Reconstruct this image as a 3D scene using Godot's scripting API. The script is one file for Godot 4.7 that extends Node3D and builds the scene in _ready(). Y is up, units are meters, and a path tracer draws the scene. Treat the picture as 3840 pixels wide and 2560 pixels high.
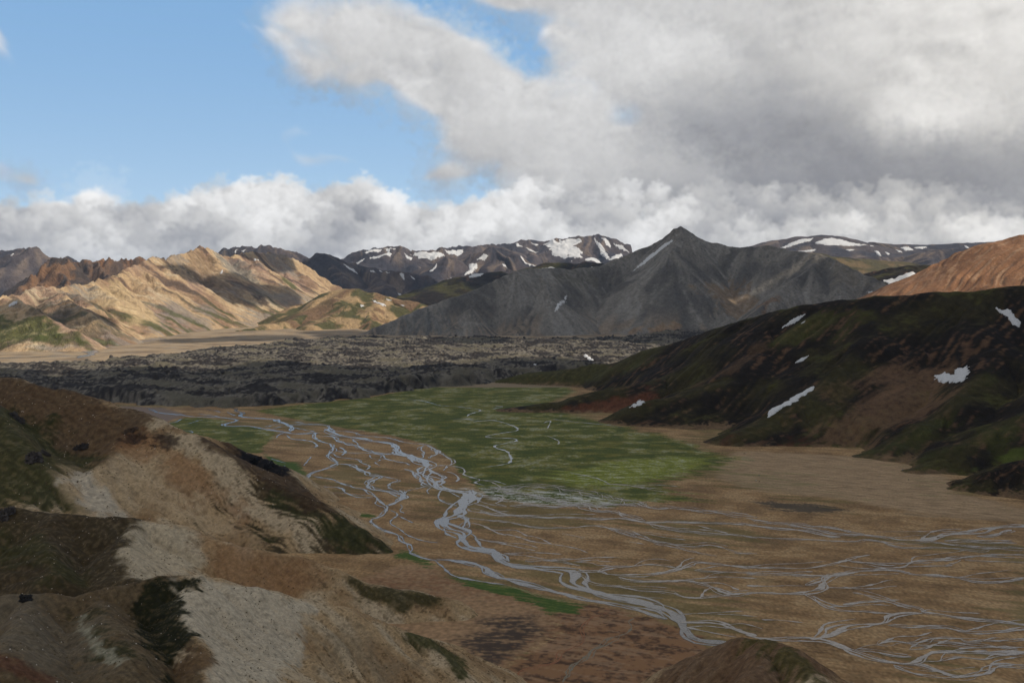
extends Node3D
# A wide valley between rhyolite mountains: braided river plain, meadow, lava field and hills, under broken cloud.
# Metres, y up, the plain at y = 0; the viewpoint is a hillside 180 m above it looking along -z.

var grids := {}
var fbm: FastNoiseLite
var one: FastNoiseLite
var rid: FastNoiseLite
var billow: FastNoiseLite
var grain_texture: ImageTexture
var grain_normal: ImageTexture
const SUN := Vector3(0.741, 0.656, 0.143)      # towards the sun

func make_noise(seed_: int, octaves: int, fractal := FastNoiseLite.FRACTAL_FBM) -> FastNoiseLite:
	var n := FastNoiseLite.new()
	n.seed = seed_
	n.noise_type = FastNoiseLite.TYPE_SIMPLEX_SMOOTH
	n.frequency = 1.0
	n.fractal_type = fractal if octaves > 1 else FastNoiseLite.FRACTAL_NONE
	n.fractal_octaves = octaves
	return n

func tag(o: Node, label: String, category: String, group := "", kind := "") -> void:
	o.set_meta("label", label)
	o.set_meta("category", category)
	if group != "":
		o.set_meta("group", group)
	if kind != "":
		o.set_meta("kind", kind)

func ramp(a: float, b: float, x: float) -> float:
	var t := clampf((x - a) / (b - a), 0.0, 1.0)
	return t * t * (3.0 - 2.0 * t)

func _ready() -> void:
	fbm = make_noise(3, 4)
	one = make_noise(11, 1)
	rid = make_noise(23, 4, FastNoiseLite.FRACTAL_RIDGED)
	billow = make_noise(41, 3)
	billow.fractal_gain = 0.42
	view_and_light()
	textures()
	build_floor()
	build_hills()
	build_lava()
	build_water()
	build_snow()
	build_clouds()
	build_small_things()

# ---------------------------------------------------------------- camera, sky, sun
func view_and_light() -> void:
	var cam := Camera3D.new()
	cam.name = "camera"
	add_child(cam)
	cam.position = Vector3(0, 180, 0)
	cam.rotation_degrees.x = -3.570
	cam.fov = 37.526
	cam.near = 1.0
	cam.far = 60000.0
	cam.current = true
	var env := Environment.new()
	env.background_mode = Environment.BG_SKY
	env.sky = Sky.new()
	env.sky.sky_material = sky_material()
	env.tonemap_mode = Environment.TONE_MAPPER_LINEAR
	env.tonemap_exposure = 1.0
	env.fog_enabled = true
	env.fog_density = 0.000016
	env.fog_light_color = Color(0.75, 0.83, 0.95)
	env.sdfgi_enabled = true
	env.ssao_enabled = true
	env.ssil_enabled = true
	var we := WorldEnvironment.new()
	we.name = "environment"
	we.environment = env
	add_child(we)
	var sun := DirectionalLight3D.new()
	sun.name = "sun"
	add_child(sun)
	sun.look_at_from_position(Vector3.ZERO, -SUN, Vector3.UP)
	sun.light_energy = 1.6
	sun.light_color = Color(1.0, 0.955, 0.88)
	sun.light_angular_distance = 0.6
	sun.shadow_enabled = true

# soft heaps of cloud: azimuth, elevation, half width, half height (degrees), density, brightness
var heaps := PackedFloat32Array([
	-12.50, 13.86, 1.8, 1.3, 0.75, 0.66,
	-9.57, 13.44, 2.6, 2.0, 0.9, 0.70,
	-6.71, 12.97, 2.8, 2.2, 0.95, 0.68,
	-4.05, 11.76, 2.4, 1.9, 0.95, 0.66,
	-1.86, 10.27, 2.6, 2.1, 1.0, 0.68,
	0.83, 8.51, 3.4, 2.2, 1.0, 0.66,
	-10.07, 11.39, 2.5, 0.9, 0.5, 0.42,
	-0.64, 7.56, 2.0, 0.9, 0.5, 0.45,
	-4.32, 5.86, 2.2, 0.65, 0.8, 0.55,
	-25.46, 5.13, 0.8, 0.5, 0.75, 0.42,
	-9.89, 6.57, 2.0, 0.35, 0.45, 0.45,
	-26.70, 12.11, 0.8, 1.2, 0.6, 0.5,
	-26.90, 5.46, 0.7, 0.7, 0.6, 0.5,
	1.31, 15.63, 4.0, 1.0, 0.7, 0.6,
	6.66, 12.85, 4.4, 3.2, 1.2, 0.66,
	9.30, 12.09, 2.6, 1.5, 1.2, 0.92,
	3.77, 8.73, 2.0, 1.4, 0.6, 0.78,
	5.49, 6.33, 4.2, 1.8, 1.1, 0.58,
	12.64, 9.23, 4.0, 3.4, 1.2, 0.5,
	14.53, 6.86, 4.6, 2.3, 2.2, 0.25,
	18.41, 5.00, 4.8, 1.3, 2.0, 0.26,
	11.48, 8.11, 3.0, 2.0, 1.2, 0.36,
	19.37, 11.58, 6.0, 3.6, 1.3, 0.64,
	24.57, 12.84, 5.5, 2.4, 1.6, 0.92,
	22.02, 8.01, 2.0, 0.9, 1.8, 1.1,
	24.65, 9.68, 3.6, 2.0, 1.1, 0.64,
	25.79, 4.97, 4.6, 1.1, 1.8, 0.30,
	22.75, 3.85, 5.0, 1.2, 1.0, 0.42,
	23.40, 2.78, 4.5, 0.6, 1.6, 0.88,
	26.46, 2.32, 1.3, 0.55, -1.6, 0.7,
	9.14, 4.85, 4.0, 1.4, 1.0, 0.52,
	12.71, 3.84, 4.5, 1.5, 1.1, 0.62,
	7.47, 1.96, 0.9, 0.5, 0.6, 0.9,
	6.45, 9.05, 1.0, 0.7, -0.45, 0.6,
	-3.79, 15.05, 1.3, 0.8, -0.9, 0.6,
	-1.97, 14.06, 1.2, 0.8, -1.0, 0.6,
	-0.02, 13.05, 1.2, 1.0, -1.2, 0.6,
	1.44, 11.79, 0.8, 0.7, -0.9, 0.6,
	-22.78, 4.03, 0.9, 0.5, 1.2, 1.1,
	-13.93, 4.05, 1.6, 1.0, 0.4, 0.82,
	-6.66, 3.96, 0.7, 0.7, 1.2, 1.1,
	-11.58, 4.09, 1.0, 0.9, 0.4, 0.72,
	-24.46, 3.14, 2.6, 0.9, 0.5, 0.50,
	-19.60, 2.78, 2.6, 0.8, 0.5, 0.52,
	-9.20, 3.40, 2.2, 1.0, 0.5, 0.55,
	-3.11, 2.95, 2.6, 1.0, 0.6, 0.60,
	1.82, 3.93, 2.6, 1.4, 0.9, 0.62,
	-4.29, 12.90, 1.2, 0.8, 0.5, 0.78,
	25.92, 7.45, 2.2, 1.6, 1.0, 0.62,
	4.21, 19.89, 10.0, 4.5, 1.1, 0.55,
	17.04, 17.70, 8.0, 4.0, 1.1, 0.6,
	9.35, 7.93, 1.2, 0.5, -0.3, 0.6,
])
# the tops of the bank of cumulus that lies along the horizon: azimuth, elevation
var bank := PackedFloat32Array([-34.14, 3.86, -28.78, 3.66, -26.85, 3.82, -25.66, 3.81, -24.23, 4.21, -22.78, 4.12, -21.52, 3.66, -20.01, 3.93, -17.79, 4.56, -16.66, 4.93, -14.83, 5.49, -12.74, 5.45, -11.57, 4.90, -10.14, 5.19, -8.46, 5.53, -7.25, 5.11, -6.04, 4.35, -4.33, 3.97, -2.37, 4.37, -0.64, 4.91, 1.82, 5.15, 5.50, 4.88, 15.02, 4.97, 25.81, 4.20, 33.24, 4.11])

func bank_top(az: float) -> float:
	var i := 0
	while i < bank.size() - 4 and bank[i + 2] < az:
		i += 2
	return lerpf(bank[i + 1], bank[i + 3], clampf((az - bank[i]) / (bank[i + 2] - bank[i]), 0.0, 1.0))

func puff(az: float, el: float) -> float:
	# billows, finer towards the horizon where the clouds are far away
	var k := 0.30 / (1.0 + maxf(el, 0.0) * 0.085)
	var px := az * k * 0.80 + 0.22 * one.get_noise_2d(az * 0.22, el * 0.4)
	var py := el * k * 1.30 + 0.22 * one.get_noise_2d(az * 0.22 + 30.0, el * 0.4 + 9.0)
	return 0.66 * billow.get_noise_2d(px, py) + 0.26 * billow.get_noise_2d(px * 2.1 + 40.0, py * 2.1) + 0.10 * billow.get_noise_2d(px * 5.0, py * 5.0 + 17.0)

func cloud_at(az: float, el: float) -> Vector2:
	# x: how dense the cloud is in this direction, y: how bright it is
	var dens := -0.22
	var sum := 0.10
	var light := 0.10 * 0.58
	var top := bank_top(clampf(az, -45.0, 45.0))
	var b := clampf((top - el) / 0.42, -1.0, 1.15)
	var inside := ramp(50.0, 34.0, absf(az)) * ramp(26.0, 17.0, el)
	for i in range(0, heaps.size() if inside > 0.0 else 0, 6):
		var dx := (az - heaps[i]) / heaps[i + 2]
		var dy := (el - heaps[i + 1]) / heaps[i + 3]
		var q := dx * dx + dy * dy
		if q < 7.0:
			var w := exp(-q * 0.85)
			dens += w * heaps[i + 4]
			if heaps[i + 4] > 0.0:
				sum += w * heaps[i + 4]
				light += w * heaps[i + 4] * heaps[i + 5]
	dens = maxf(dens, b) if b > 0.0 else maxf(dens, b * 0.5)
	# beyond the heaps an unseen deck goes on, its brightness shaped for the ground light
	var s := 1.0 / maxf(sin(deg_to_rad(el)) + 0.16, 0.05)
	var px := sin(deg_to_rad(az)) * s
	var pz := cos(deg_to_rad(az)) * s
	var deck := 0.85 + 1.3 * fbm.get_noise_2d(px * 0.30 + 5.0, pz * 0.30)
	dens = lerpf(deck, dens, inside)
	light = lerpf(lerpf(0.44, 0.74, ramp(8.0, 60.0, el)) + 0.16 * fbm.get_noise_2d(px * 0.5, pz * 0.5 + 50.0), light / sum, inside)
	return Vector2(dens, light)

func sky_color(az: float, el: float) -> Color:
	var e := maxf(el, 0.0)
	var blue := Color(0.190, 0.385, 0.68).lerp(Color(0.46, 0.69, 0.92), exp(-e / 8.0))
	blue = blue.lerp(Color(0.62, 0.78, 0.90), exp(-e / 4.5) * 0.8)
	var c := cloud_at(az, e)
	var p := puff(az, e)
	var dens := c.x + p * 0.95 - 0.28
	var cover := ramp(-0.10, 0.62, dens)
	if cover <= 0.0:
		return blue
	# the side of each billow that is turned to the sun is brighter
	var toward := puff(az + 0.5, e + 0.45)
	var lit := c.y * (1.0 + 0.9 * clampf(p - toward, -0.4, 0.4)) + 0.08 * p
	lit += 0.10 * (1.0 - ramp(0.1, 0.7, dens)) - 0.07 * ramp(0.6, 1.6, dens)
	lit = clampf(lit, 0.17, 0.95)
	var cold := ramp(0.62, 0.25, lit)
	var cloud := Color(lit, lit, lit).lerp(Color(lit * 0.93, lit * 0.97, lit * 1.10), cold * (0.9 if absf(az) < 34.0 and el < 18.0 else 0.3))
	cloud = cloud.lerp(Color(lit * 1.03, lit, lit * 0.95), ramp(4.0, 26.0, az) * 0.7)
	return blue.lerp(cloud, cover)

# Cumulus billows: overlapping soft balls of cloud, each brighter where it is turned to the sun, far ones first.
func heap_up(im: Image, i0: int, j0: int, w: int, h: int) -> void:
	var rng := RandomNumberGenerator.new()
	rng.seed = 77
	var per := 360.0 / w
	var balls := []
	for n in 5200:
		var az := rng.randf_range(-34.0, 34.0)
		var el := rng.randf_range(0.0, 19.0) if n % 3 else rng.randf_range(0.0, 6.0)
		var c := cloud_at(az, el)
		var low := bank_top(az) > el
		var dens := c.x + 0.6 * puff(az, el) - 0.28
		if dens < 0.04:
			continue
		var r := rng.randf_range(0.2, 1.0) if low else rng.randf_range(0.35, 2.4) * lerpf(0.3, 1.0, ramp(0.0, 0.5, dens))
		balls.append([el - (3.0 if low else 0.0), az, el, r, c.y, low, dens, rng.randf()])
	balls.sort_custom(func(p, q): return p[0] > q[0])
	for b in balls:
		var r: float = b[3]
		if r < 0.15:
			continue
		var n := int(r * 1.3 / per) + 1
		var ci := int((b[1] + 180.0) / per) - i0
		var cj := int((90.0 - b[2]) / per) - j0
		var strong: float = (0.50 if b[5] else 0.13) * ramp(0.05, 0.4, b[6])
		var tone: float = b[4] * (0.80 + 0.42 * b[7]) * (lerpf(0.86, 1.14, clampf(b[2] / maxf(bank_top(b[1]), 0.5), 0.0, 1.0)) * (0.98 + 0.55 * billow.get_noise_2d(b[1] * 0.16 + 3.0, b[2] * 0.4)) if b[5] else 1.0)
		for j in range(maxi(cj - n, 0), mini(cj + n + 1, 282)):
			for i in range(maxi(ci - n, 0), mini(ci + n + 1, 800)):
				var dx := (i - ci) * per / r
				var dy := (cj - j) * per / r
				var d := sqrt(dx * dx + dy * dy)
				if d > 1.3:
					continue
				var e := billow.get_noise_2d(i * 0.085 + b[7] * 40.0, j * 0.11)
				var e2 := billow.get_noise_2d(i * 0.23 + 9.0, j * 0.27 + b[7] * 20.0)
				var a := ramp(1.0, 0.62, d + 0.5 * e + 0.3 * e2) * strong
				if a < 0.004:
					continue
				var up := 0.40 * dx + 0.80 * dy + 0.5 * e + 0.3 * e2
				var lit := clampf(tone * (1.0 + 0.36 * up), 0.2, 0.97)
				var cold := ramp(0.62, 0.25, lit) * 0.9
				var warm := ramp(4.0, 26.0, b[1]) * 0.7
				var q := Color(lit * lerpf(1.0, 0.93, cold) * lerpf(1.0, 1.03, warm), lit * lerpf(1.0, 0.97, cold), lit * lerpf(1.0, 1.10, cold) * lerpf(1.0, 0.95, warm))
				im.set_pixel(i, j, im.get_pixel(i, j).lerp(q.linear_to_srgb(), a))

func sky_material() -> PanoramaSkyMaterial:
	var w := 4096
	var h := 2048
	var sky := Image.create(512, 256, false, Image.FORMAT_RGB8)
	for j in 256:
		var el := 90.0 - (j + 0.5) * 180.0 / 256.0
		for i in 512:
			sky.set_pixel(i, j, sky_color((i + 0.5) * 360.0 / 512.0 - 180.0, el).linear_to_srgb() if el > -1.0 else sky.get_pixel(i, j - 1))
	sky.resize(w, h, Image.INTERPOLATE_CUBIC)
	# the part of the horizon towards -z, at the same density of detail as the picture
	var i0 := w / 2 - 400
	var j0 := h / 2 - 270
	var fine := Image.create(800, 282, false, Image.FORMAT_RGB8)
	for j in 282:
		var el := 90.0 - (j0 + j + 0.5) * 180.0 / h
		for i in 800:
			fine.set_pixel(i, j, sky_color((i0 + i + 0.5) * 360.0 / w - 180.0, el).linear_to_srgb())
	heap_up(fine, i0, j0, w, h)
	sky.blit_rect(fine, Rect2i(0, 0, 800, 282), Vector2i(i0, j0))
	# a panorama begins and ends at -z
	var turned := Image.create(w, h, false, Image.FORMAT_RGB8)
	turned.blit_rect(sky, Rect2i(w / 2, 0, w / 2, h), Vector2i(0, 0))
	turned.blit_rect(sky, Rect2i(0, 0, w / 2, h), Vector2i(w / 2, 0))
	var m := PanoramaSkyMaterial.new()
	m.panorama = ImageTexture.create_from_image(turned)
	return m

# ---------------------------------------------------------------- materials
func textures() -> void:
	var im := Image.create(512, 512, false, Image.FORMAT_RGB8)
	var bump := Image.create(512, 512, false, Image.FORMAT_RGB8)
	var a := make_noise(5, 1)
	var cell := make_noise(8, 1)
	cell.noise_type = FastNoiseLite.TYPE_CELLULAR
	# seamless: the plane is wound on two circles
	for j in 512:
		var v := j / 512.0 * TAU
		for i in 512:
			var u := i / 512.0 * TAU
			var g := a.get_noise_3d(cos(u) * 9.0 + cos(v) * 13.0, sin(u) * 9.0 + 4.0, sin(v) * 9.0) * 0.35
			g += a.get_noise_3d(cos(u) * 34.0 + cos(v) * 41.0, sin(u) * 34.0, sin(v) * 34.0) * 0.4
			g += a.get_noise_3d(cos(u) * 80.0 + cos(v) * 97.0, sin(u) * 80.0, sin(v) * 80.0 + 7.0) * 0.45
			var t := clampf(0.80 + g * 0.27, 0.3, 1.0)
			im.set_pixel(i, j, Color(t, t, t))
			var b := clampf(0.5 + g * 0.5, 0.0, 1.0)
			bump.set_pixel(i, j, Color(b, b, b))
	grain_texture = ImageTexture.create_from_image(im)
	bump.bump_map_to_normal_map(6.0)
	grain_normal = ImageTexture.create_from_image(bump)

func earth(tile: float, bumpy := 0.6) -> StandardMaterial3D:
	var m := StandardMaterial3D.new()
	m.vertex_color_use_as_albedo = true
	m.vertex_color_is_srgb = true
	m.roughness = 0.95
	m.metallic_specular = 0.2
	m.albedo_color = Color(1, 1, 1)
	m.albedo_texture = grain_texture
	m.uv1_triplanar = true
	m.uv1_world_triplanar = true
	m.uv1_scale = Vector3.ONE / tile
	if bumpy > 0.0:
		m.normal_enabled = true
		m.normal_texture = grain_normal
		m.normal_scale = bumpy
	return m

# ---------------------------------------------------------------- terrain
func floor_y(z: float) -> float:
	return maxf(0.0, (-z - 2300.0) * 0.006)

func height_at(g: Dictionary, x: float, z: float) -> float:
	var fx := clampf((x - g.x0) / g.step, 0.0, g.nx - 1.001)
	var fz := clampf((z - g.z0) / g.stepz, 0.0, g.nz - 1.001)
	var i := int(fx)
	var j := int(fz)
	var h: PackedFloat32Array = g.h
	var k: int = j * g.nx + i
	return lerpf(lerpf(h[k], h[k + 1], fx - i), lerpf(h[k + g.nx], h[k + g.nx + 1], fx - i), fz - j)

func grid_mesh(g: Dictionary, colors: PackedColorArray, keep_all := false) -> ArrayMesh:
	var nx: int = g.nx
	var nz: int = g.nz
	var h: PackedFloat32Array = g.h
	var nrm: PackedVector3Array = g.n
	var place := PackedInt32Array()
	place.resize(nx * nz)
	place.fill(-1)
	var v := PackedVector3Array()
	var nn := PackedVector3Array()
	var cc := PackedColorArray()
	var idx := PackedInt32Array()
	for j in nz - 1:
		var low := floor_y(g.z0 + j * g.stepz) - 1.0
		for i in nx - 1:
			var k := j * nx + i
			if not keep_all and h[k] < low and h[k + 1] < low and h[k + nx] < low and h[k + nx + 1] < low:
				continue
			for q in [k, k + 1, k + nx, k + nx + 1]:
				if place[q] < 0:
					place[q] = v.size()
					v.append(Vector3(g.x0 + (q % nx) * g.step, h[q], g.z0 + (q / nx) * g.stepz))
					nn.append(nrm[q])
					cc.append(colors[q])
			var a := place[k]
			var b := place[k + 1]
			var c := place[k + nx]
			var d := place[k + nx + 1]
			if absf(h[k] - h[k + nx + 1]) < absf(h[k + 1] - h[k + nx]):
				idx.append_array([a, b, d, a, d, c])
			else:
				idx.append_array([a, b, c, b, d, c])
	var arr := []
	arr.resize(Mesh.ARRAY_MAX)
	arr[Mesh.ARRAY_VERTEX] = v
	arr[Mesh.ARRAY_NORMAL] = nn
	arr[Mesh.ARRAY_COLOR] = cc
	arr[Mesh.ARRAY_INDEX] = idx
	var m := ArrayMesh.new()
	m.add_surface_from_arrays(Mesh.PRIMITIVE_TRIANGLES, arr)
	return m

func grid_normals(g: Dictionary) -> void:
	var nx: int = g.nx
	var nz: int = g.nz
	var h: PackedFloat32Array = g.h
	var n := PackedVector3Array()
	n.resize(nx * nz)
	for j in nz:
		var ja := maxi(j - 1, 0) * nx
		var jb := mini(j + 1, nz - 1) * nx
		for i in nx:
			var ia := maxi(i - 1, 0)
			var ib := mini(i + 1, nx - 1)
			n[j * nx + i] = Vector3((h[j * nx + ia] - h[j * nx + ib]) / (g.step * (ib - ia)), 1.0, (h[ja + i] - h[jb + i]) / (g.stepz * (jb - ja) / nx)).normalized()
	g.n = n

# A hill is a set of ridge lines from which the ground falls away, with gullies that run straight down from the ridges.
func hill(called: String, o: Dictionary) -> MeshInstance3D:
	var x0: float = o.box[0]
	var z0: float = o.box[2]
	var step: float = o.step
	var stepz: float = o.get("stepz", step)
	var nx := int((o.box[1] - x0) / step) + 1
	var nz := int((o.box[3] - z0) / stepz) + 1
	var base: float = o.get("base", -3.0)
	var slope: float = o.slope
	var spur: float = o.get("spur", slope)
	var sl := PackedFloat32Array()
	var rnd: float = o.get("round", 8.0)
	var warp: float = o.get("warp", 8.0)
	var warp_l: float = o.get("warp_length", 140.0)
	var toe: float = o.get("toe", 14.0)
	var gully: float = o.get("gully", 6.0)
	var gl: float = o.get("gully_length", 40.0)
	var stretch: float = o.get("stretch", 7.0)
	var spread: float = o.get("spread", 60.0)
	var rough: float = o.get("rough", 1.5)
	var rl: float = o.get("rough_length", 30.0)
	var crag: float = o.get("crag", 0.0)
	var off: float = o.get("seed", 0) * 531.0
	var fine: float = o.get("fine", gl * 0.28)
	var flow: Vector2 = o.get("flow", Vector2.ZERO).normalized()
	# ridge segments
	var ax := PackedFloat32Array()
	var az := PackedFloat32Array()
	var ah := PackedFloat32Array()
	var dx := PackedFloat32Array()
	var dz := PackedFloat32Array()
	var dh := PackedFloat32Array()
	var inv := PackedFloat32Array()
	for line in o.ridges:
		for i in line.size() - 1:
			var a: Vector3 = line[i]
			var b: Vector3 = line[i + 1]
			ax.append(a.x); az.append(a.z); ah.append(a.y)
			dx.append(b.x - a.x); dz.append(b.z - a.z); dh.append(b.y - a.y)
			sl.append(slope if line == o.ridges[0] else spur)
			inv.append(1.0 / maxf(0.01, (b.x - a.x) * (b.x - a.x) + (b.z - a.z) * (b.z - a.z)))
	var ns := ax.size()
	var h := PackedFloat32Array()
	var s_mid := PackedFloat32Array()
	var s_fine := PackedFloat32Array()
	var s_dist := PackedFloat32Array()
	h.resize(nx * nz); s_mid.resize(nx * nz); s_fine.resize(nx * nz); s_dist.resize(nx * nz)
	var top := 0.0
	for q in ns:
		top = maxf(top, ah[q])
	var blk := 12
	slope = maxf(slope, spur)
	var reach := slope * 0.75 * blk * (step + stepz) + slope * warp * 2.0
	for bj in range(0, nz, blk):
		for bi in range(0, nx, blk):
			var cx := x0 + (bi + blk * 0.5) * step
			var cz := z0 + (bj + blk * 0.5) * stepz
			var hs := PackedFloat32Array()
			var most := -1e9
			for q in ns:
				var px := cx - ax[q]
				var pz := cz - az[q]
				var t := clampf((px * dx[q] + pz * dz[q]) * inv[q], 0.0, 1.0)
				px -= dx[q] * t
				pz -= dz[q] * t
				var v := ah[q] + dh[q] * t - sl[q] * (sqrt(px * px + pz * pz + rnd * rnd) - rnd)
				hs.append(v)
				most = maxf(most, v)
			var near := PackedInt32Array()
			for q in ns:
				if hs[q] > most - 2.0 * reach:
					near.append(q)
			for j in range(bj, mini(bj + blk, nz)):
				var z := z0 + j * stepz
				for i in range(bi, mini(bi + blk, nx)):
					var x := x0 + i * step
					var k := j * nx + i
					if most < base - 3.0 * toe - reach:
						h[k] = base - 5.0
						continue
					var wx := x + warp * one.get_noise_2d(x / warp_l + off, z / warp_l)
					var wz := z + warp * one.get_noise_2d(x / warp_l + 71.0, z / warp_l + off)
					var best := -1e9
					var bx := 0.0
					var bz := 0.0
					var bd := 0.0
					for q in near:
						var px := wx - ax[q]
						var pz := wz - az[q]
						var t := clampf((px * dx[q] + pz * dz[q]) * inv[q], 0.0, 1.0)
						px -= dx[q] * t
						pz -= dz[q] * t
						var d := sqrt(px * px + pz * pz)
						var v := ah[q] + dh[q] * t - sl[q] * (sqrt(d * d + rnd * rnd) - rnd)
						if v > best:
							best = v
							bd = d
							var s := spread / maxf(d, 0.01)
							bx = wx - px + px * s
							bz = wz - pz + pz * s
					var e := best - base
					if e < toe:
						e = toe * exp(e / toe - 1.0) * 1.4 - toe * 0.4
					var mid := 0.0
					var fin := 0.0
					if flow != Vector2.ZERO:
						var al := wx * flow.x + wz * flow.y
						var ac := wz * flow.x - wx * flow.y + 0.22 * gl * one.get_noise_2d(x / (gl * 5.0), z / (gl * 5.0))
						mid = one.get_noise_2d(ac / gl + off, al / (gl * stretch))
						fin = one.get_noise_2d(ac / fine, al / (fine * stretch * 1.4) + off)
					else:
						mid = one.get_noise_3d(bx / gl + off, bz / gl, bd / (gl * stretch))
						fin = one.get_noise_3d(bx / fine, bz / fine + off, bd / (fine * stretch * 1.6))
					var fac := ramp(rnd * 0.5, rnd + gl * 0.9, bd) * clampf(e / (toe * 2.0), 0.0, 1.0) * (0.25 + 1.3 * ramp(-0.4, 0.6, one.get_noise_2d(x / (gl * 4.0) + off, z / (gl * 4.0))))
					e -= fac * (gully * (1.0 - absf(mid)) * (1.0 - absf(mid)) + gully * 0.20 * (1.0 - absf(fin)))
					e += rough * fbm.get_noise_2d(x / rl + off, z / rl) * clampf(e / toe, 0.0, 1.0)
					if crag > 0.0:
						e += crag * maxf(0.0, rid.get_noise_2d(x / (rl * 1.2) + off, z / (rl * 1.2))) * (0.25 + exp(-bd / (gl * 1.2))) * clampf(e / (toe * 3.0), 0.0, 1.0)
					h[k] = base + e
					s_mid[k] = mid
					s_fine[k] = fin
					s_dist[k] = bd
	var g := {"x0": x0, "z0": z0, "step": step, "stepz": stepz, "nx": nx, "nz": nz, "h": h}
	grid_normals(g)
	grids[called] = g
	var colors := PackedColorArray()
	colors.resize(nx * nz)
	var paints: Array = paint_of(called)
	var boxes := []
	for p in paints:
		var r := Rect2(p.p[0], Vector2.ZERO)
		for c in p.p:
			r = r.expand(c)
		boxes.append(r.grow(p.get("r", 0.0) + p.get("soft", 6.0) + p.get("rag", 10.0)))
	var low_l: float = o.get("patch_length", 160.0)
	for j in nz:
		var z := z0 + j * stepz
		for i in nx:
			var k := j * nx + i
			if h[k] < base - 4.0:
				continue
			var x := x0 + i * step
			var lo := fbm.get_noise_2d(x / low_l + off + 90.0, z / low_l)
			var hi := fbm.get_noise_2d(x / (low_l * 0.09) + 33.0, z / (low_l * 0.09) + off)
			var c := skin(o.skin, x, h[k], z, g.n[k], s_dist[k], s_fine[k], s_mid[k], lo, hi)
			if o.has("apron") and h[k] < 12.0:
				var gravel: Vector3 = o.apron
				c = c.lerp(gravel * (1.0 + 0.5 * hi), ramp(3.4, 2.2, h[k] + 5.0 * hi + 3.5 * s_mid[k] + 4.0 * lo) * 0.9)
			for n in paints.size():
				if boxes[n].has_point(Vector2(x, z)):
					var p: Dictionary = paints[n]
					var sd: float = polygon_distance(p.p, Vector2(x, z), p.get("closed", true)) - p.get("r", 0.0)
					var rag: float = p.get("rag", 10.0)
					sd += rag * (p.get("streak", 0.35) * (s_fine[k] + 1.3 * s_mid[k]) + 1.5 * fbm.get_noise_2d(x / (rag * 3.5) + n * 9.0, z / (rag * 3.5)) + 0.5 * hi)
					var soft: float = p.get("soft", 6.0)
					var w: float = ramp(soft, -soft, sd) * p.get("a", 1.0) * (1.0 - 0.35 * ramp(0.15, 0.6, hi + 0.4 * s_fine[k]))
					if w > 0.0:
						var pc: Vector3 = p.c
						c = c.lerp(pc * (1.0 + 0.50 * hi + 0.18 * s_fine[k]), w)
			colors[k] = Color(c.x, c.y, c.z).linear_to_srgb()
	g.c = colors
	var mi := MeshInstance3D.new()
	mi.name = called
	mi.mesh = grid_mesh(g, colors)
	mi.material_override = earth(o.get("tile", 60.0), o.get("bump", 0.5))
	tag(mi, o.label, o.get("category", "hill"), o.get("group", ""), "structure")
	add_child(mi, true)
	return mi

func polygon_distance(p: Array, at: Vector2, closed: bool) -> float:
	var best := 1e12
	var inside := false
	var n := p.size()
	for i in (n if closed else n - 1):
		var a: Vector2 = p[i]
		var b: Vector2 = p[(i + 1) % n]
		var e := b - a
		var w := at - a
		var t := clampf(w.dot(e) / maxf(e.length_squared(), 0.0001), 0.0, 1.0)
		best = minf(best, (w - e * t).length_squared())
		if closed and (a.y > at.y) != (b.y > at.y) and at.x < e.x * (at.y - a.y) / e.y + a.x:
			inside = not inside
	return -sqrt(best) if inside else sqrt(best)

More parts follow.
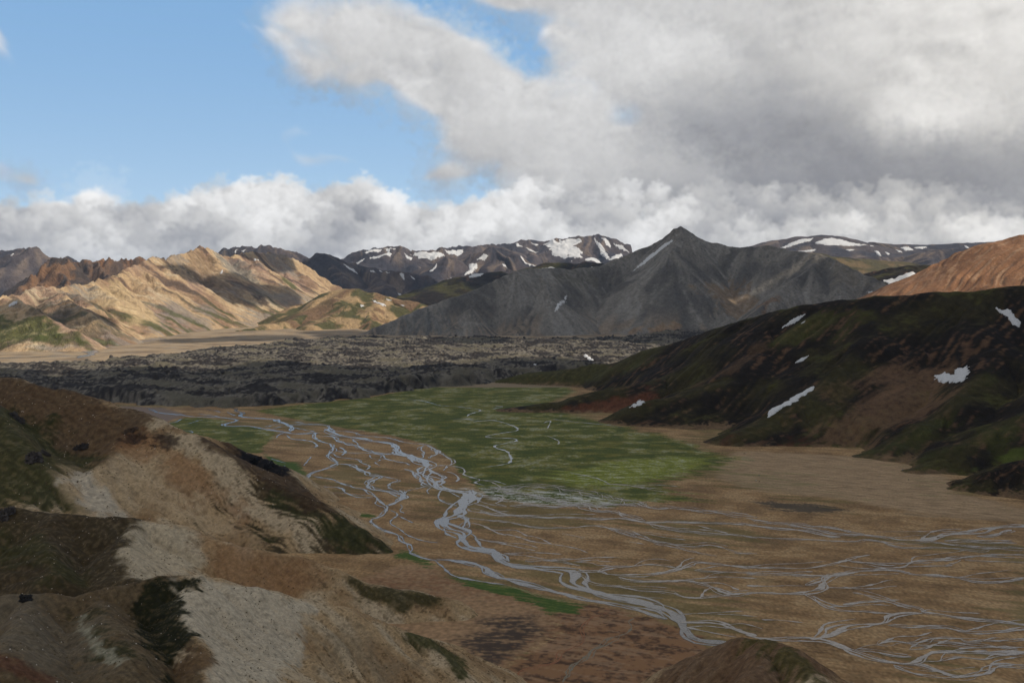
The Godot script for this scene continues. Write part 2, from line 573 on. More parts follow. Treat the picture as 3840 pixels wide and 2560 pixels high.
# base colours of the ground on each hill: x, height, z, normal, distance from the ridge, fine and coarse streak, patches, speckle
func skin(kind: String, x: float, y: float, z: float, n: Vector3, d: float, st: float, sm: float, lo: float, hi: float) -> Vector3:
	var c := Vector3.ONE * 0.2
	match kind:
		"near":
			c = Vector3(0.50, 0.345, 0.190).lerp(Vector3(0.30, 0.180, 0.090), ramp(0.02, 0.5, lo + 0.25 * st) * 0.7)
			c = c.lerp(Vector3(0.56, 0.43, 0.275), ramp(0.05, 0.5, sm * 0.6 - lo))
			c *= 1.0 + 0.32 * hi + 0.18 * st
			c = c.lerp(Vector3(0.095, 0.065, 0.036), ramp(0.30, 0.5, hi + 0.5 * st) * 0.7)
		"dark":
			c = Vector3(0.024, 0.018, 0.013).lerp(Vector3(0.045, 0.037, 0.016), ramp(-0.1, 0.4, lo + 0.15 * st))
			c = c.lerp(Vector3(0.070, 0.064, 0.019), ramp(0.12, 0.5, lo * 0.8 + 0.4 * ramp(0.84, 0.97, n.y) - 0.22 + 0.15 * hi))
			c = c.lerp(Vector3(0.15, 0.085, 0.048), ramp(0.22, 0.5, 0.5 * st - 0.6 * lo + 0.4 * hi) * 0.65)
			c *= 1.0 + 0.45 * hi + 0.16 * st
		"grey":
			c = Vector3(0.250, 0.228, 0.200).lerp(Vector3(0.140, 0.130, 0.120), ramp(-0.2, 0.35, lo + 0.4 * sm))
			c = c.lerp(Vector3(0.30, 0.280, 0.255), ramp(0.15, 0.6, st * 0.45 - lo * 0.7 + 0.4 * hi) * 0.8)
			c = c.lerp(Vector3(0.05, 0.05, 0.05), ramp(0.35, 0.6, hi - 0.2 * st) * 0.6)
			c = c.lerp(Vector3(0.30, 0.235, 0.175), ramp(95.0, 20.0, y) * ramp(-0.05, 0.4, 0.6 * st + lo) * 0.8)
			c *= 1.0 + 0.25 * hi + 0.12 * st
		"tan":
			c = Vector3(0.52, 0.365, 0.215).lerp(Vector3(0.31, 0.200, 0.130), ramp(-0.1, 0.3, lo + 0.3 * sm))
			c = c.lerp(Vector3(0.36, 0.24, 0.185), ramp(0.05, 0.35, fbm.get_noise_2d(x / 420.0, z / 420.0 + 31.0)) * 0.7)
			c = c.lerp(Vector3(0.54, 0.43, 0.29), ramp(0.15, 0.6, 0.5 * st - lo * 0.7))
			c = c.lerp(Vector3(0.12, 0.088, 0.070), ramp(0.22, 0.45, 0.7 * sm + 0.35 * hi + 0.35 * lo - 0.05) * 0.85)
			c = c.lerp(Vector3(0.24, 0.215, 0.19), ramp(0.15, 0.4, fbm.get_noise_2d(x / 300.0 + 7.0, z / 300.0) + 0.3 * st) * 0.7)
			c = c.lerp(Vector3(0.11, 0.115, 0.045), ramp(150.0, 40.0, y) * ramp(0.15, 0.45, 0.6 * sm + 0.4 * lo - 0.3 * hi) * 0.8)
			c *= 1.0 + 0.22 * hi + 0.12 * st
		"mixed":
			c = Vector3(0.42, 0.29, 0.16).lerp(Vector3(0.10, 0.095, 0.045), ramp(-0.25, 0.1, lo + 0.3 * st))
			c = c.lerp(Vector3(0.22, 0.14, 0.085), ramp(0.1, 0.5, sm))
			c *= 1.0 + 0.25 * hi
		"purple":
			c = Vector3(0.105, 0.088, 0.090).lerp(Vector3(0.058, 0.056, 0.068), ramp(-0.2, 0.3, lo + 0.35 * sm))
			c = c.lerp(Vector3(0.20, 0.155, 0.125), ramp(0.2, 0.55, 0.8 * st - 0.5 * lo) * 0.8)
			c *= 1.0 + 0.25 * hi + 0.1 * st
		"crags":
			c = Vector3(0.165, 0.110, 0.080).lerp(Vector3(0.085, 0.068, 0.060), ramp(-0.2, 0.3, lo + 0.4 * sm))
			c = c.lerp(Vector3(0.27, 0.145, 0.078), ramp(0.1, 0.45, 0.5 * st - lo))
			c *= 1.0 + 0.3 * hi
		"orange":
			c = Vector3(0.34, 0.175, 0.095).lerp(Vector3(0.24, 0.125, 0.07), ramp(-0.2, 0.35, lo + 0.4 * st))
			c = c.lerp(Vector3(0.42, 0.26, 0.16), ramp(0.25, 0.6, st))
			c *= 1.0 + 0.2 * hi
		"bluff":
			c = Vector3(0.24, 0.115, 0.07).lerp(Vector3(0.50, 0.40, 0.28), ramp(0.0, 0.4, lo + 0.4 * sm))
			c = c.lerp(Vector3(0.11, 0.12, 0.045), ramp(0.86, 0.97, n.y))
			c *= 1.0 + 0.3 * hi + 0.3 * st
		"moss":
			c = Vector3(0.115, 0.10, 0.055).lerp(Vector3(0.20, 0.145, 0.08), ramp(0.0, 0.4, lo + 0.3 * st))
			c = c.lerp(Vector3(0.045, 0.04, 0.035), ramp(0.1, 0.45, -lo + 0.4 * sm) * 0.8)
			c *= 1.0 + 0.25 * hi
	return Vector3(maxf(c.x, 0.006), maxf(c.y, 0.005), maxf(c.z, 0.004))

func build_hills() -> void:
	# --- the valley's near left side
	hill("near_ridge", {"label": "tall tan and brown scree ridge with mossy hollow above the river plain", "category": "ridge", "box": [-640.0, -40.0, -1010.0, -560.0], "step": 1.35, "slope": 0.56, "round": 4.0, "warp": 5.0, "warp_length": 70.0, "toe": 7.0, "gully": 3.0, "gully_length": 21.0, "fine": 3.2, "spread": 50.0, "rough": 2.6, "rough_length": 34.0, "skin": "near", "seed": 1, "patch_length": 70.0, "tile": 130.0, "bump": 0.45, "flow": Vector2(0.82, 0.57), "stretch": 9.0, "ridges": [
		[Vector3(-535.9, 107.4, -930), Vector3(-450.2, 94.4, -880), Vector3(-407.6, 90.7, -860), Vector3(-341, 79.3, -830), Vector3(-278.9, 66.5, -790), Vector3(-229.6, 54.2, -755), Vector3(-182.8, 39.1, -725), Vector3(-139, 24.9, -695), Vector3(-101.5, 11.6, -668), Vector3(-74.1, -0.7, -645)],
		[Vector3(-289, 63.4, -797), Vector3(-298.7, 58.2, -772), Vector3(-302.7, 51.1, -748), Vector3(-303.6, 42.8, -722), Vector3(-304.2, 32.1, -690), Vector3(-300.7, 23.5, -668)],
		[Vector3(-485, 94.1, -860), Vector3(-418.7, 80.3, -790), Vector3(-364.7, 61.4, -735), Vector3(-322, 44.3, -690)],
		[Vector3(-273.9, 52.7, -830), Vector3(-243.6, 39.9, -850), Vector3(-220.2, 30.7, -845), Vector3(-191.1, 26.3, -815), Vector3(-164, 15, -770)],
	]})
	hill("middle_spur", {"label": "pale spur with dark mossy back and rust streaks between two scree ridges", "category": "ridge", "box": [-420.0, -10.0, -640.0, -440.0], "step": 0.95, "slope": 0.6, "round": 3.0, "warp": 3.0, "warp_length": 50.0, "toe": 5.0, "gully": 1.9, "gully_length": 14.0, "fine": 2.2, "spread": 36.0, "rough": 1.4, "rough_length": 18.0, "skin": "near", "seed": 2, "patch_length": 45.0, "tile": 95.0, "bump": 0.45, "flow": Vector2(0.86, 0.51), "stretch": 9.0, "ridges": [
		[Vector3(-336.9, 49.1, -575), Vector3(-285.6, 48.4, -568), Vector3(-249.3, 46.3, -562), Vector3(-208.9, 44.6, -556), Vector3(-188.4, 43.6, -553), Vector3(-168.2, 36.2, -550), Vector3(-141.2, 30.4, -548), Vector3(-114.4, 24.6, -546), Vector3(-94.7, 19.4, -543), Vector3(-77.6, 14.2, -540), Vector3(-57.1, 10.8, -537), Vector3(-32.9, 6.9, -532)],
		[Vector3(-208.9, 44.6, -556), Vector3(-204, 44.3, -530), Vector3(-197.5, 41.7, -505), Vector3(-185.2, 38.2, -480), Vector3(-167.7, 35.8, -452)],
		[Vector3(-260.4, 47.1, -562), Vector3(-246, 40.8, -520), Vector3(-223.3, 36.5, -480)],
	]})
	hill("front_spur", {"label": "rounded grey white scree spur with black moss on its crown", "category": "ridge", "box": [-300.0, 20.0, -470.0, -250.0], "step": 0.62, "slope": 0.6, "round": 3.0, "warp": 2.6, "warp_length": 40.0, "toe": 5.0, "gully": 1.5, "gully_length": 12.0, "fine": 1.7, "spread": 30.0, "rough": 1.2, "rough_length": 14.0, "skin": "near", "seed": 3, "patch_length": 36.0, "tile": 70.0, "bump": 0.45, "flow": Vector2(0.84, 0.54), "stretch": 9.0, "ridges": [
		[Vector3(-219.2, 60.1, -372), Vector3(-197.1, 58.2, -380), Vector3(-185.6, 57.3, -384), Vector3(-172.2, 54.6, -388), Vector3(-164.4, 56, -392), Vector3(-156.4, 57.4, -396), Vector3(-145.6, 59.2, -400), Vector3(-134.8, 59.8, -402), Vector3(-128.3, 58.9, -404), Vector3(-120.9, 56.8, -406), Vector3(-108.6, 52.8, -410), Vector3(-100.1, 49.3, -412), Vector3(-82.8, 43.7, -416), Vector3(-73.1, 41, -418), Vector3(-53.3, 32, -422), Vector3(-37.7, 26.2, -424), Vector3(-28.3, 20.8, -424), Vector3(-19.9, 13.5, -423), Vector3(-14.6, 8.2, -422)],
		[Vector3(-189, 56.2, -384), Vector3(-173.2, 58.3, -345), Vector3(-161.5, 59.4, -310)],
		[Vector3(-164.4, 55.4, -392), Vector3(-143.2, 56.5, -350), Vector3(-121.1, 55.8, -312)],
		[Vector3(-128.3, 59, -404), Vector3(-123.3, 55.8, -372), Vector3(-111.6, 53.6, -345), Vector3(-96.8, 49.4, -318), Vector3(-78.1, 47.1, -285)],
	]})
	hill("brown_mound", {"label": "brown ridge with mossy green crest rising beside the river bend", "category": "ridge", "box": [20.0, 190.0, -400.0, -240.0], "step": 0.6, "slope": 0.68, "round": 2.5, "warp": 2.0, "warp_length": 30.0, "toe": 4.0, "gully": 1.4, "gully_length": 8.0, "fine": 1.8, "spread": 24.0, "rough": 1.2, "rough_length": 12.0, "skin": "near", "seed": 4, "patch_length": 36.0, "tile": 60.0, "bump": 0.45, "flow": Vector2(-0.7, 0.7), "ridges": [
		[Vector3(81.6, 51.7, -352), Vector3(89.1, 53.6, -345), Vector3(94, 55, -335), Vector3(94.1, 54.6, -315), Vector3(92.2, 51.8, -295)],
		[Vector3(81.6, 51.7, -352), Vector3(69.9, 46.2, -340)],
		[Vector3(89.1, 53.6, -345), Vector3(76.2, 53.8, -310), Vector3(66.4, 52.3, -285)],
	]})
	# --- the dark hills on the right
	hill("dark_hill", {"label": "broad black and olive green hill with long spurs reaching the plain", "category": "hill", "box": [-30.0, 860.0, -1860.0, -860.0], "step": 2.05, "slope": 0.62, "round": 16.0, "warp": 8.0, "warp_length": 120.0, "toe": 12.0, "gully": 4.5, "gully_length": 46.0, "fine": 9.0, "spread": 60.0, "rough": 4.0, "rough_length": 80.0, "skin": "dark", "seed": 5, "patch_length": 120.0, "tile": 210.0, "bump": 0.8, "flow": Vector2(-0.78, 0.62), "stretch": 6.0, "spur": 0.5, "apron": Vector3(0.215, 0.140, 0.080), "ridges": [
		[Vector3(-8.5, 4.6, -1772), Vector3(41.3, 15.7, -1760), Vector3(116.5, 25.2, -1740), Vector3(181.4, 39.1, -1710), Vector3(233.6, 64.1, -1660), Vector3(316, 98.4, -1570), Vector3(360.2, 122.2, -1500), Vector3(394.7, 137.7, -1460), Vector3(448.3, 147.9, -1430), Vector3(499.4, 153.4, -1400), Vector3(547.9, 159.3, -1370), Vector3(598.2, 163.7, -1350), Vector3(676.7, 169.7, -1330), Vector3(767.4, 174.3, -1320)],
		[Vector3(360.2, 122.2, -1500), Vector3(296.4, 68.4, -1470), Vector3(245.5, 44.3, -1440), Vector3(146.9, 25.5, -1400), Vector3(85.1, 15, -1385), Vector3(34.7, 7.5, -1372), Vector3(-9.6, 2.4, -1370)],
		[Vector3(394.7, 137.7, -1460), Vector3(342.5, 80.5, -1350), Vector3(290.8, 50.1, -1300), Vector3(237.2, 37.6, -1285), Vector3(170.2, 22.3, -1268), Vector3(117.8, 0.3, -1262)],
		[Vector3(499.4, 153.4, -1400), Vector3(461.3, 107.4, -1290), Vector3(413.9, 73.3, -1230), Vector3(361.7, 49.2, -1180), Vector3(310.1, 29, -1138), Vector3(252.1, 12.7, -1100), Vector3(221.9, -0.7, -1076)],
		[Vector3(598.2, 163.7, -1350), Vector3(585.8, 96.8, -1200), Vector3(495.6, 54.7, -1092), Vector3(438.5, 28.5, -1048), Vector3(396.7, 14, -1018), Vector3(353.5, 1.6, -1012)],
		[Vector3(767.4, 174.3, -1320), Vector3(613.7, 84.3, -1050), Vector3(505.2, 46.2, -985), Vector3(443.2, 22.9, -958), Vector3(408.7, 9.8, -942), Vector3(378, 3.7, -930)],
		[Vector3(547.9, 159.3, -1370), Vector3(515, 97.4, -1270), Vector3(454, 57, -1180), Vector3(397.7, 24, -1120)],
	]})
	hill("dark_knoll", {"label": "low dark brown knoll at the edge of the plain below the black hill", "category": "hill", "box": [330.0, 620.0, -930.0, -760.0], "step": 1.3, "slope": 0.5, "round": 8.0, "warp": 4.0, "warp_length": 50.0, "toe": 5.0, "gully": 2.5, "gully_length": 22.0, "rough": 1.4, "rough_length": 26.0, "skin": "dark", "seed": 6, "patch_length": 70.0, "tile": 160.0, "bump": 0.8, "apron": Vector3(0.20, 0.130, 0.075), "ridges": [
		[Vector3(525.9, 39.7, -870), Vector3(441.3, 23.4, -858), Vector3(415.5, 14.7, -856), Vector3(382.5, 2.7, -852), Vector3(373.2, -1, -850)],
	]})
	# --- the grey cone
	hill("grey_mountain", {"label": "pointed dark grey scree mountain with a hollow in its face", "category": "mountain", "box": [-620.0, 1420.0, -4150.0, -2880.0], "step": 4.2, "slope": 0.86, "round": 6.0, "warp": 11.0, "warp_length": 160.0, "toe": 26.0, "gully": 4.5, "gully_length": 62.0, "fine": 15.0, "spread": 120.0, "rough": 5.0, "rough_length": 80.0, "crag": 3.5, "skin": "grey", "seed": 7, "patch_length": 230.0, "tile": 560.0, "bump": 0.8, "spur": 0.66, "ridges": [
		[Vector3(-522.8, -9.2, -3120), Vector3(-453.7, 16.3, -3150), Vector3(-357, 56.2, -3180), Vector3(-267, 92.6, -3210), Vector3(-130.2, 141.9, -3270), Vector3(-60.1, 165.7, -3310), Vector3(11.6, 203.1, -3350), Vector3(85.2, 216.7, -3400), Vector3(188, 210, -3480), Vector3(309.2, 223, -3560), Vector3(373.7, 251.2, -3590), Vector3(453.5, 276.4, -3610), Vector3(531.1, 318.3, -3610), Vector3(583.6, 355, -3600), Vector3(605.2, 362.8, -3600), Vector3(626.7, 351.9, -3598), Vector3(669, 320.7, -3590), Vector3(709, 306.4, -3580), Vector3(779.9, 290.1, -3550), Vector3(844.4, 291.6, -3500), Vector3(900.8, 288.5, -3450), Vector3(964.5, 270.6, -3390), Vector3(1000.9, 262.3, -3350), Vector3(1033.2, 249.7, -3300), Vector3(1065.7, 230.4, -3250), Vector3(1112.2, 192.3, -3180), Vector3(1152, 161.3, -3100), Vector3(1199.9, 133.3, -3000)],
		[Vector3(605.2, 362.8, -3600), Vector3(555.9, 277.7, -3490), Vector3(527.5, 209.3, -3400), Vector3(499.9, 144.3, -3310), Vector3(452, 82.5, -3220), Vector3(399.2, 24.2, -3130)],
		[Vector3(555.9, 277.7, -3490), Vector3(603.2, 194.5, -3370), Vector3(665, 110, -3240), Vector3(674.5, 57.3, -3150)],
		[Vector3(1000.9, 262.3, -3350), Vector3(969.3, 219.5, -3270), Vector3(891.4, 168.9, -3200), Vector3(811.7, 121.8, -3130), Vector3(746, 80.1, -3080)],
		[Vector3(1065.7, 230.4, -3250), Vector3(1021.1, 153, -3130), Vector3(956.7, 87.7, -3050)],
		[Vector3(85.2, 216.7, -3400), Vector3(106, 151.4, -3310), Vector3(89.3, 89.5, -3220), Vector3(5.4, 24.7, -3120)],
		[Vector3(-60.1, 165.7, -3310), Vector3(-132.7, 83.4, -3190), Vector3(-182.3, 26.2, -3090)],
	]})
	# --- the sunlit tan range on the left
	hill("tan_range", {"label": "sunlit ochre and tan rhyolite range of sharp spurs beside the far river", "category": "mountain", "box": [-2350.0, -700.0, -5400.0, -2440.0], "step": 5.8, "slope": 0.86, "round": 4.0, "warp": 10.0, "warp_length": 120.0, "toe": 16.0, "gully": 6.0, "gully_length": 48.0, "fine": 12.0, "spread": 110.0, "rough": 6.0, "rough_length": 60.0, "crag": 9.0, "skin": "tan", "seed": 8, "patch_length": 240.0, "tile": 640.0, "bump": 0.8, "flow": Vector2(0.96, -0.08), "spur": 0.62, "stretch": 11.0, "ridges": [
		[Vector3(-1758.9, 143.1, -2850), Vector3(-1441, 121.3, -2830), Vector3(-1413.3, 141.2, -2900), Vector3(-1405.8, 152.8, -3000), Vector3(-1381, 148.3, -3060), Vector3(-1351, 164.8, -3200), Vector3(-1336.4, 182.9, -3400), Vector3(-1350.9, 208.7, -3500), Vector3(-1334.1, 230, -3620), Vector3(-1327, 258.6, -3720), Vector3(-1304.6, 248.4, -3780), Vector3(-1293.4, 269.8, -3860), Vector3(-1278.3, 267.4, -3900), Vector3(-1275.4, 285.8, -3960), Vector3(-1271, 286.9, -4000), Vector3(-1261.7, 308.9, -4100), Vector3(-1249.2, 299.5, -4140), Vector3(-1231.8, 278.2, -4220), Vector3(-1223.8, 270.8, -4300), Vector3(-1209.5, 295, -4600), Vector3(-1170.5, 303.3, -4850), Vector3(-1117.5, 296.6, -4920), Vector3(-1041.4, 257, -4960), Vector3(-953.9, 192.9, -4980), Vector3(-831.9, 119.8, -4980)],
		[Vector3(-1441, 121.3, -2830), Vector3(-1312.7, 117.4, -2680), Vector3(-1196.8, 80.3, -2590), Vector3(-1103.2, 41.4, -2540), Vector3(-1069, 10, -2530)],
		[Vector3(-1405.8, 152.8, -3000), Vector3(-1258.3, 117, -2860), Vector3(-1129.7, 66.2, -2740), Vector3(-1065.5, 19.8, -2680)],
		[Vector3(-1351, 164.8, -3200), Vector3(-1238.5, 124.6, -3130), Vector3(-1164.3, 68, -3120), Vector3(-1142.6, 10.9, -3150)],
		[Vector3(-1350.9, 208.7, -3500), Vector3(-1248.1, 151.9, -3430), Vector3(-1197, 86, -3450), Vector3(-1188.1, 23.7, -3540)],
		[Vector3(-1327, 258.6, -3720), Vector3(-1242.5, 197.5, -3680), Vector3(-1162.8, 117.7, -3700), Vector3(-1126.7, 32, -3800)],
		[Vector3(-1261.7, 308.9, -4100), Vector3(-1183.2, 251.4, -4040), Vector3(-1071.9, 157.6, -3990), Vector3(-1004.5, 50.1, -4060)],
		[Vector3(-1223.8, 270.8, -4300), Vector3(-1069.6, 232.7, -4210), Vector3(-1041.2, 178.2, -4180), Vector3(-970.6, 69.5, -4260)],
		[Vector3(-1144.1, 302, -4880), Vector3(-1048.5, 198.3, -4700), Vector3(-922.4, 64.2, -4620)],
		[Vector3(-1293.4, 269.8, -3860), Vector3(-1209.5, 178.4, -3800), Vector3(-1094.3, 60.1, -3850)],
		[Vector3(-1381, 148.3, -3060), Vector3(-1276.6, 115.4, -2990), Vector3(-1176.1, 65.9, -2930), Vector3(-1112.3, 24.3, -2900)],
		[Vector3(-1344, 172.8, -3320), Vector3(-1240.1, 123.5, -3270), Vector3(-1177.8, 63.3, -3290), Vector3(-1164.8, 18.1, -3340)],
		[Vector3(-1339.4, 223.5, -3600), Vector3(-1245.3, 164.7, -3550), Vector3(-1176.6, 95.1, -3570), Vector3(-1152, 29.5, -3660)],
		[Vector3(-1308.1, 245.4, -3790), Vector3(-1222.4, 192.9, -3740), Vector3(-1132.9, 115, -3760), Vector3(-1077.9, 43.4, -3850)],
		[Vector3(-1275.4, 282.4, -3960), Vector3(-1193.1, 210.4, -3910), Vector3(-1107.1, 137.9, -3900), Vector3(-1056.9, 56.7, -3960)],
		[Vector3(-1214.9, 291.5, -4620), Vector3(-1120, 238.2, -4500), Vector3(-1005.6, 160.9, -4420), Vector3(-930.4, 65.4, -4420)],
		[Vector3(-1117.5, 292.4, -4920), Vector3(-1004.3, 200.6, -4780), Vector3(-904.7, 114.5, -4740)],
	]})
	hill("river_bluff", {"label": "low rust and cream bank cut by the far river below the green slope", "category": "bluff", "box": [-1600.0, -1000.0, -2720.0, -2440.0], "step": 3.0, "slope": 1.5, "round": 3.0, "warp": 6.0, "warp_length": 40.0, "toe": 3.0, "gully": 3.0, "gully_length": 14.0, "rough": 1.0, "rough_length": 20.0, "skin": "bluff", "seed": 29, "patch_length": 60.0, "tile": 300.0, "ridges": [
		[Vector3(-1583.9, 9.4, -2540), Vector3(-1365.9, 11.2, -2545), Vector3(-1233.3, 12.4, -2545), Vector3(-1144.8, 14.6, -2545), Vector3(-1082.7, 17.6, -2550)],
	]})
	hill("low_range", {"label": "low green and ochre hill with pale bluffs beyond the lava field", "category": "hill", "box": [-1250.0, -100.0, -4150.0, -3180.0], "step": 5.0, "slope": 0.40, "round": 26.0, "warp": 24.0, "warp_length": 150.0, "toe": 12.0, "gully": 13.0, "gully_length": 70.0, "rough": 6.0, "rough_length": 80.0, "skin": "mixed", "seed": 9, "patch_length": 170.0, "tile": 640.0, "bump": 0.8, "ridges": [
		[Vector3(-895.2, 10.3, -3350), Vector3(-813.5, 25.5, -3500), Vector3(-762, 50.9, -3640), Vector3(-713.7, 96.7, -3780), Vector3(-654.7, 141.7, -3860), Vector3(-599.6, 140, -3860), Vector3(-482.9, 115.6, -3820), Vector3(-313.5, 79, -3770), Vector3(-154.8, 48.1, -3720)],
		[Vector3(-654.7, 141.7, -3860), Vector3(-615.3, 84.5, -3680), Vector3(-665.4, 35.3, -3520), Vector3(-706, 20.1, -3420)],
		[Vector3(-541.8, 128.6, -3840), Vector3(-511.4, 62.6, -3620), Vector3(-476.8, 26.4, -3480)],
	]})
	# --- behind
	hill("purple_mountain", {"label": "brown purple mountain with slivers of snow behind the ochre range", "category": "mountain", "box": [-1600.0, -200.0, -6300.0, -4900.0], "step": 8.0, "slope": 0.6, "round": 16.0, "warp": 40.0, "warp_length": 260.0, "toe": 40.0, "gully": 30.0, "gully_length": 130.0, "rough": 12.0, "rough_length": 140.0, "crag": 8.0, "skin": "purple", "seed": 10, "patch_length": 380.0, "tile": 900.0, "base": 10.0, "bump": 0.8, "spur": 0.46, "ridges": [
		[Vector3(-1343.6, 230, -5800), Vector3(-1189.3, 273.4, -5700), Vector3(-1080.7, 316.4, -5650), Vector3(-1022.7, 322.4, -5600), Vector3(-948.2, 286.2, -5600), Vector3(-859.1, 245.2, -5600), Vector3(-741.1, 237.5, -5550), Vector3(-615.7, 218, -5500), Vector3(-492.5, 198.8, -5450), Vector3(-364.4, 142.7, -5400)],
		[Vector3(-1022.7, 322.4, -5600), Vector3(-916.2, 180, -5350), Vector3(-771.6, 68.7, -5150)],
		[Vector3(-741.1, 237.5, -5550), Vector3(-678.8, 134.2, -5300), Vector3(-565.5, 47.7, -5100)],
	]})
	hill("dark_peaks", {"label": "jagged dark peaks peering over the ochre domes", "category": "mountain", "box": [-2300.0, -900.0, -7100.0, -5900.0], "step": 10.0, "slope": 0.5, "round": 12.0, "warp": 40.0, "warp_length": 240.0, "toe": 40.0, "gully": 28.0, "gully_length": 110.0, "rough": 14.0, "rough_length": 120.0, "crag": 16.0, "skin": "purple", "seed": 11, "patch_length": 380.0, "tile": 1000.0, "base": 10.0, "bump": 0.8, "ridges": [
		[Vector3(-1982.6, 278.1, -6500), Vector3(-1877.8, 325.7, -6500), Vector3(-1804.1, 367.6, -6500), Vector3(-1691.6, 384.4, -6500), Vector3(-1635.6, 378.8, -6500), Vector3(-1579.2, 395.6, -6500), Vector3(-1523.3, 384.4, -6500), Vector3(-1411.7, 336.9, -6500), Vector3(-1302.6, 306.1, -6500), Vector3(-1168.7, 236.1, -6500)],
	]})
	hill("plateau_mountain", {"label": "grey brown flat topped mountain ending in a cliff beyond the orange crags", "category": "mountain", "box": [-4000.0, -1900.0, -6900.0, -5300.0], "step": 11.0, "slope": 0.52, "round": 30.0, "warp": 40.0, "warp_length": 260.0, "toe": 40.0, "gully": 30.0, "gully_length": 120.0, "rough": 14.0, "rough_length": 130.0, "crag": 22.0, "skin": "purple", "seed": 12, "patch_length": 380.0, "tile": 1000.0, "base": 10.0, "bump": 0.8, "ridges": [
		[Vector3(-3950.4, 353.6, -6200), Vector3(-3096.9, 343, -6100), Vector3(-2914.6, 349.4, -6050), Vector3(-2860.6, 351.5, -6030), Vector3(-2804.2, 303.9, -5990), Vector3(-2735.2, 267.2, -5950), Vector3(-2616.3, 230.9, -5900), Vector3(-2438.6, 200.4, -5900)],
		[Vector3(-3096.9, 343, -6100), Vector3(-2873, 205.2, -5850), Vector3(-2728.9, 106.8, -5650)],
		[Vector3(-2914.9, 277.8, -6300), Vector3(-2905.4, 295.9, -6400), Vector3(-2849.6, 315.2, -6400), Vector3(-2808.8, 290.4, -6400), Vector3(-2699.1, 257.3, -6400)],
	]})
	hill("orange_crags", {"label": "craggy orange and brown ridge with rock pinnacles behind the tan range", "category": "ridge", "box": [-2700.0, -1150.0, -5600.0, -4400.0], "step": 7.5, "slope": 0.8, "round": 7.0, "warp": 34.0, "warp_length": 150.0, "toe": 30.0, "gully": 30.0, "gully_length": 70.0, "rough": 12.0, "rough_length": 80.0, "crag": 26.0, "skin": "crags", "seed": 13, "patch_length": 260.0, "tile": 800.0, "base": 8.0, "bump": 0.8, "spur": 0.6, "ridges": [
		[Vector3(-2475.8, 47.9, -4700), Vector3(-2366.6, 104.1, -4750), Vector3(-2301.7, 188.3, -4800), Vector3(-2256.7, 200.8, -4820), Vector3(-2227.9, 234.4, -4850), Vector3(-2186.4, 268.7, -4900), Vector3(-2144.6, 256.4, -4920), Vector3(-2127.9, 248, -4930), Vector3(-2086.9, 265.4, -4950), Vector3(-2028.7, 261.6, -4980), Vector3(-1929, 255.5, -5000), Vector3(-1839, 267.1, -5050), Vector3(-1709.7, 261.4, -5100)],
		[Vector3(-2186.4, 268.7, -4900), Vector3(-2085.3, 180, -4700), Vector3(-2000.7, 121, -4550)],
		[Vector3(-2028.7, 261.6, -4980), Vector3(-1902.6, 159.5, -4750)],
	]})
	hill("snow_mountain", {"label": "long dark mountain streaked with snowfields on the skyline", "category": "mountain", "box": [-1500.0, 1000.0, -9100.0, -7200.0], "step": 9.0, "slope": 0.5, "round": 60.0, "warp": 50.0, "warp_length": 300.0, "toe": 60.0, "gully": 36.0, "gully_length": 150.0, "rough": 16.0, "rough_length": 160.0, "crag": 18.0, "skin": "purple", "seed": 14, "patch_length": 420.0, "tile": 1300.0, "base": 20.0, "bump": 0.8, "spur": 0.4, "ridges": [
		[Vector3(-1351.3, 229.8, -7700), Vector3(-1260.7, 306.2, -7700), Vector3(-1193.6, 365.8, -7700), Vector3(-993.7, 408.9, -7700), Vector3(-860.8, 412.2, -7700), Vector3(-804.5, 382.4, -7700), Vector3(-642.4, 383.7, -7750), Vector3(-511.7, 411.9, -7800), Vector3(-371.7, 421.6, -7900), Vector3(-203.7, 435, -8000), Vector3(-103.9, 455.3, -8300), Vector3(113, 492.9, -8450), Vector3(275.1, 487.5, -8500), Vector3(458.4, 509.4, -8500), Vector3(579.2, 534.9, -8500), Vector3(762.6, 531.3, -8500), Vector3(883.9, 480.2, -8500), Vector3(1061.6, 405.7, -8450), Vector3(1320.8, 324.9, -8400), Vector3(1685.5, 180, -8400)],
		[Vector3(579.2, 534.9, -8500), Vector3(535.5, 318.8, -8050), Vector3(512.8, 180, -7700)],
		[Vector3(-860.8, 412.2, -7700), Vector3(-754.6, 275.7, -7400)],
		[Vector3(113, 492.9, -8450), Vector3(118.9, 354.6, -8100)],
	]})
	hill("snow_foothills", {"label": "grey and green foothills with snow in their gullies below the skyline mountain", "category": "hill", "box": [-800.0, 500.0, -6900.0, -5500.0], "step": 7.5, "slope": 0.44, "round": 22.0, "warp": 44.0, "warp_length": 220.0, "toe": 40.0, "gully": 30.0, "gully_length": 110.0, "rough": 12.0, "rough_length": 120.0, "crag": 12.0, "skin": "purple", "seed": 15, "patch_length": 300.0, "tile": 1000.0, "base": 12.0, "bump": 0.8, "ridges": [
		[Vector3(-752.3, 125.6, -6300), Vector3(-620.5, 191, -6350), Vector3(-526.9, 234.8, -6350), Vector3(-400.8, 315.2, -6400), Vector3(-320.7, 276.6, -6400), Vector3(-227.3, 348.1, -6500), Vector3(-138.5, 388.8, -6550), Vector3(22.5, 342.5, -6500), Vector3(113.4, 257.3, -6400), Vector3(310.6, 180, -6300)],
		[Vector3(-400.8, 315.2, -6400), Vector3(-385.1, 180, -6100), Vector3(-449.5, 78, -5900)],
		[Vector3(-138.5, 388.8, -6550), Vector3(-124.3, 233.9, -6250), Vector3(-145.4, 128.2, -6000)],
	]})
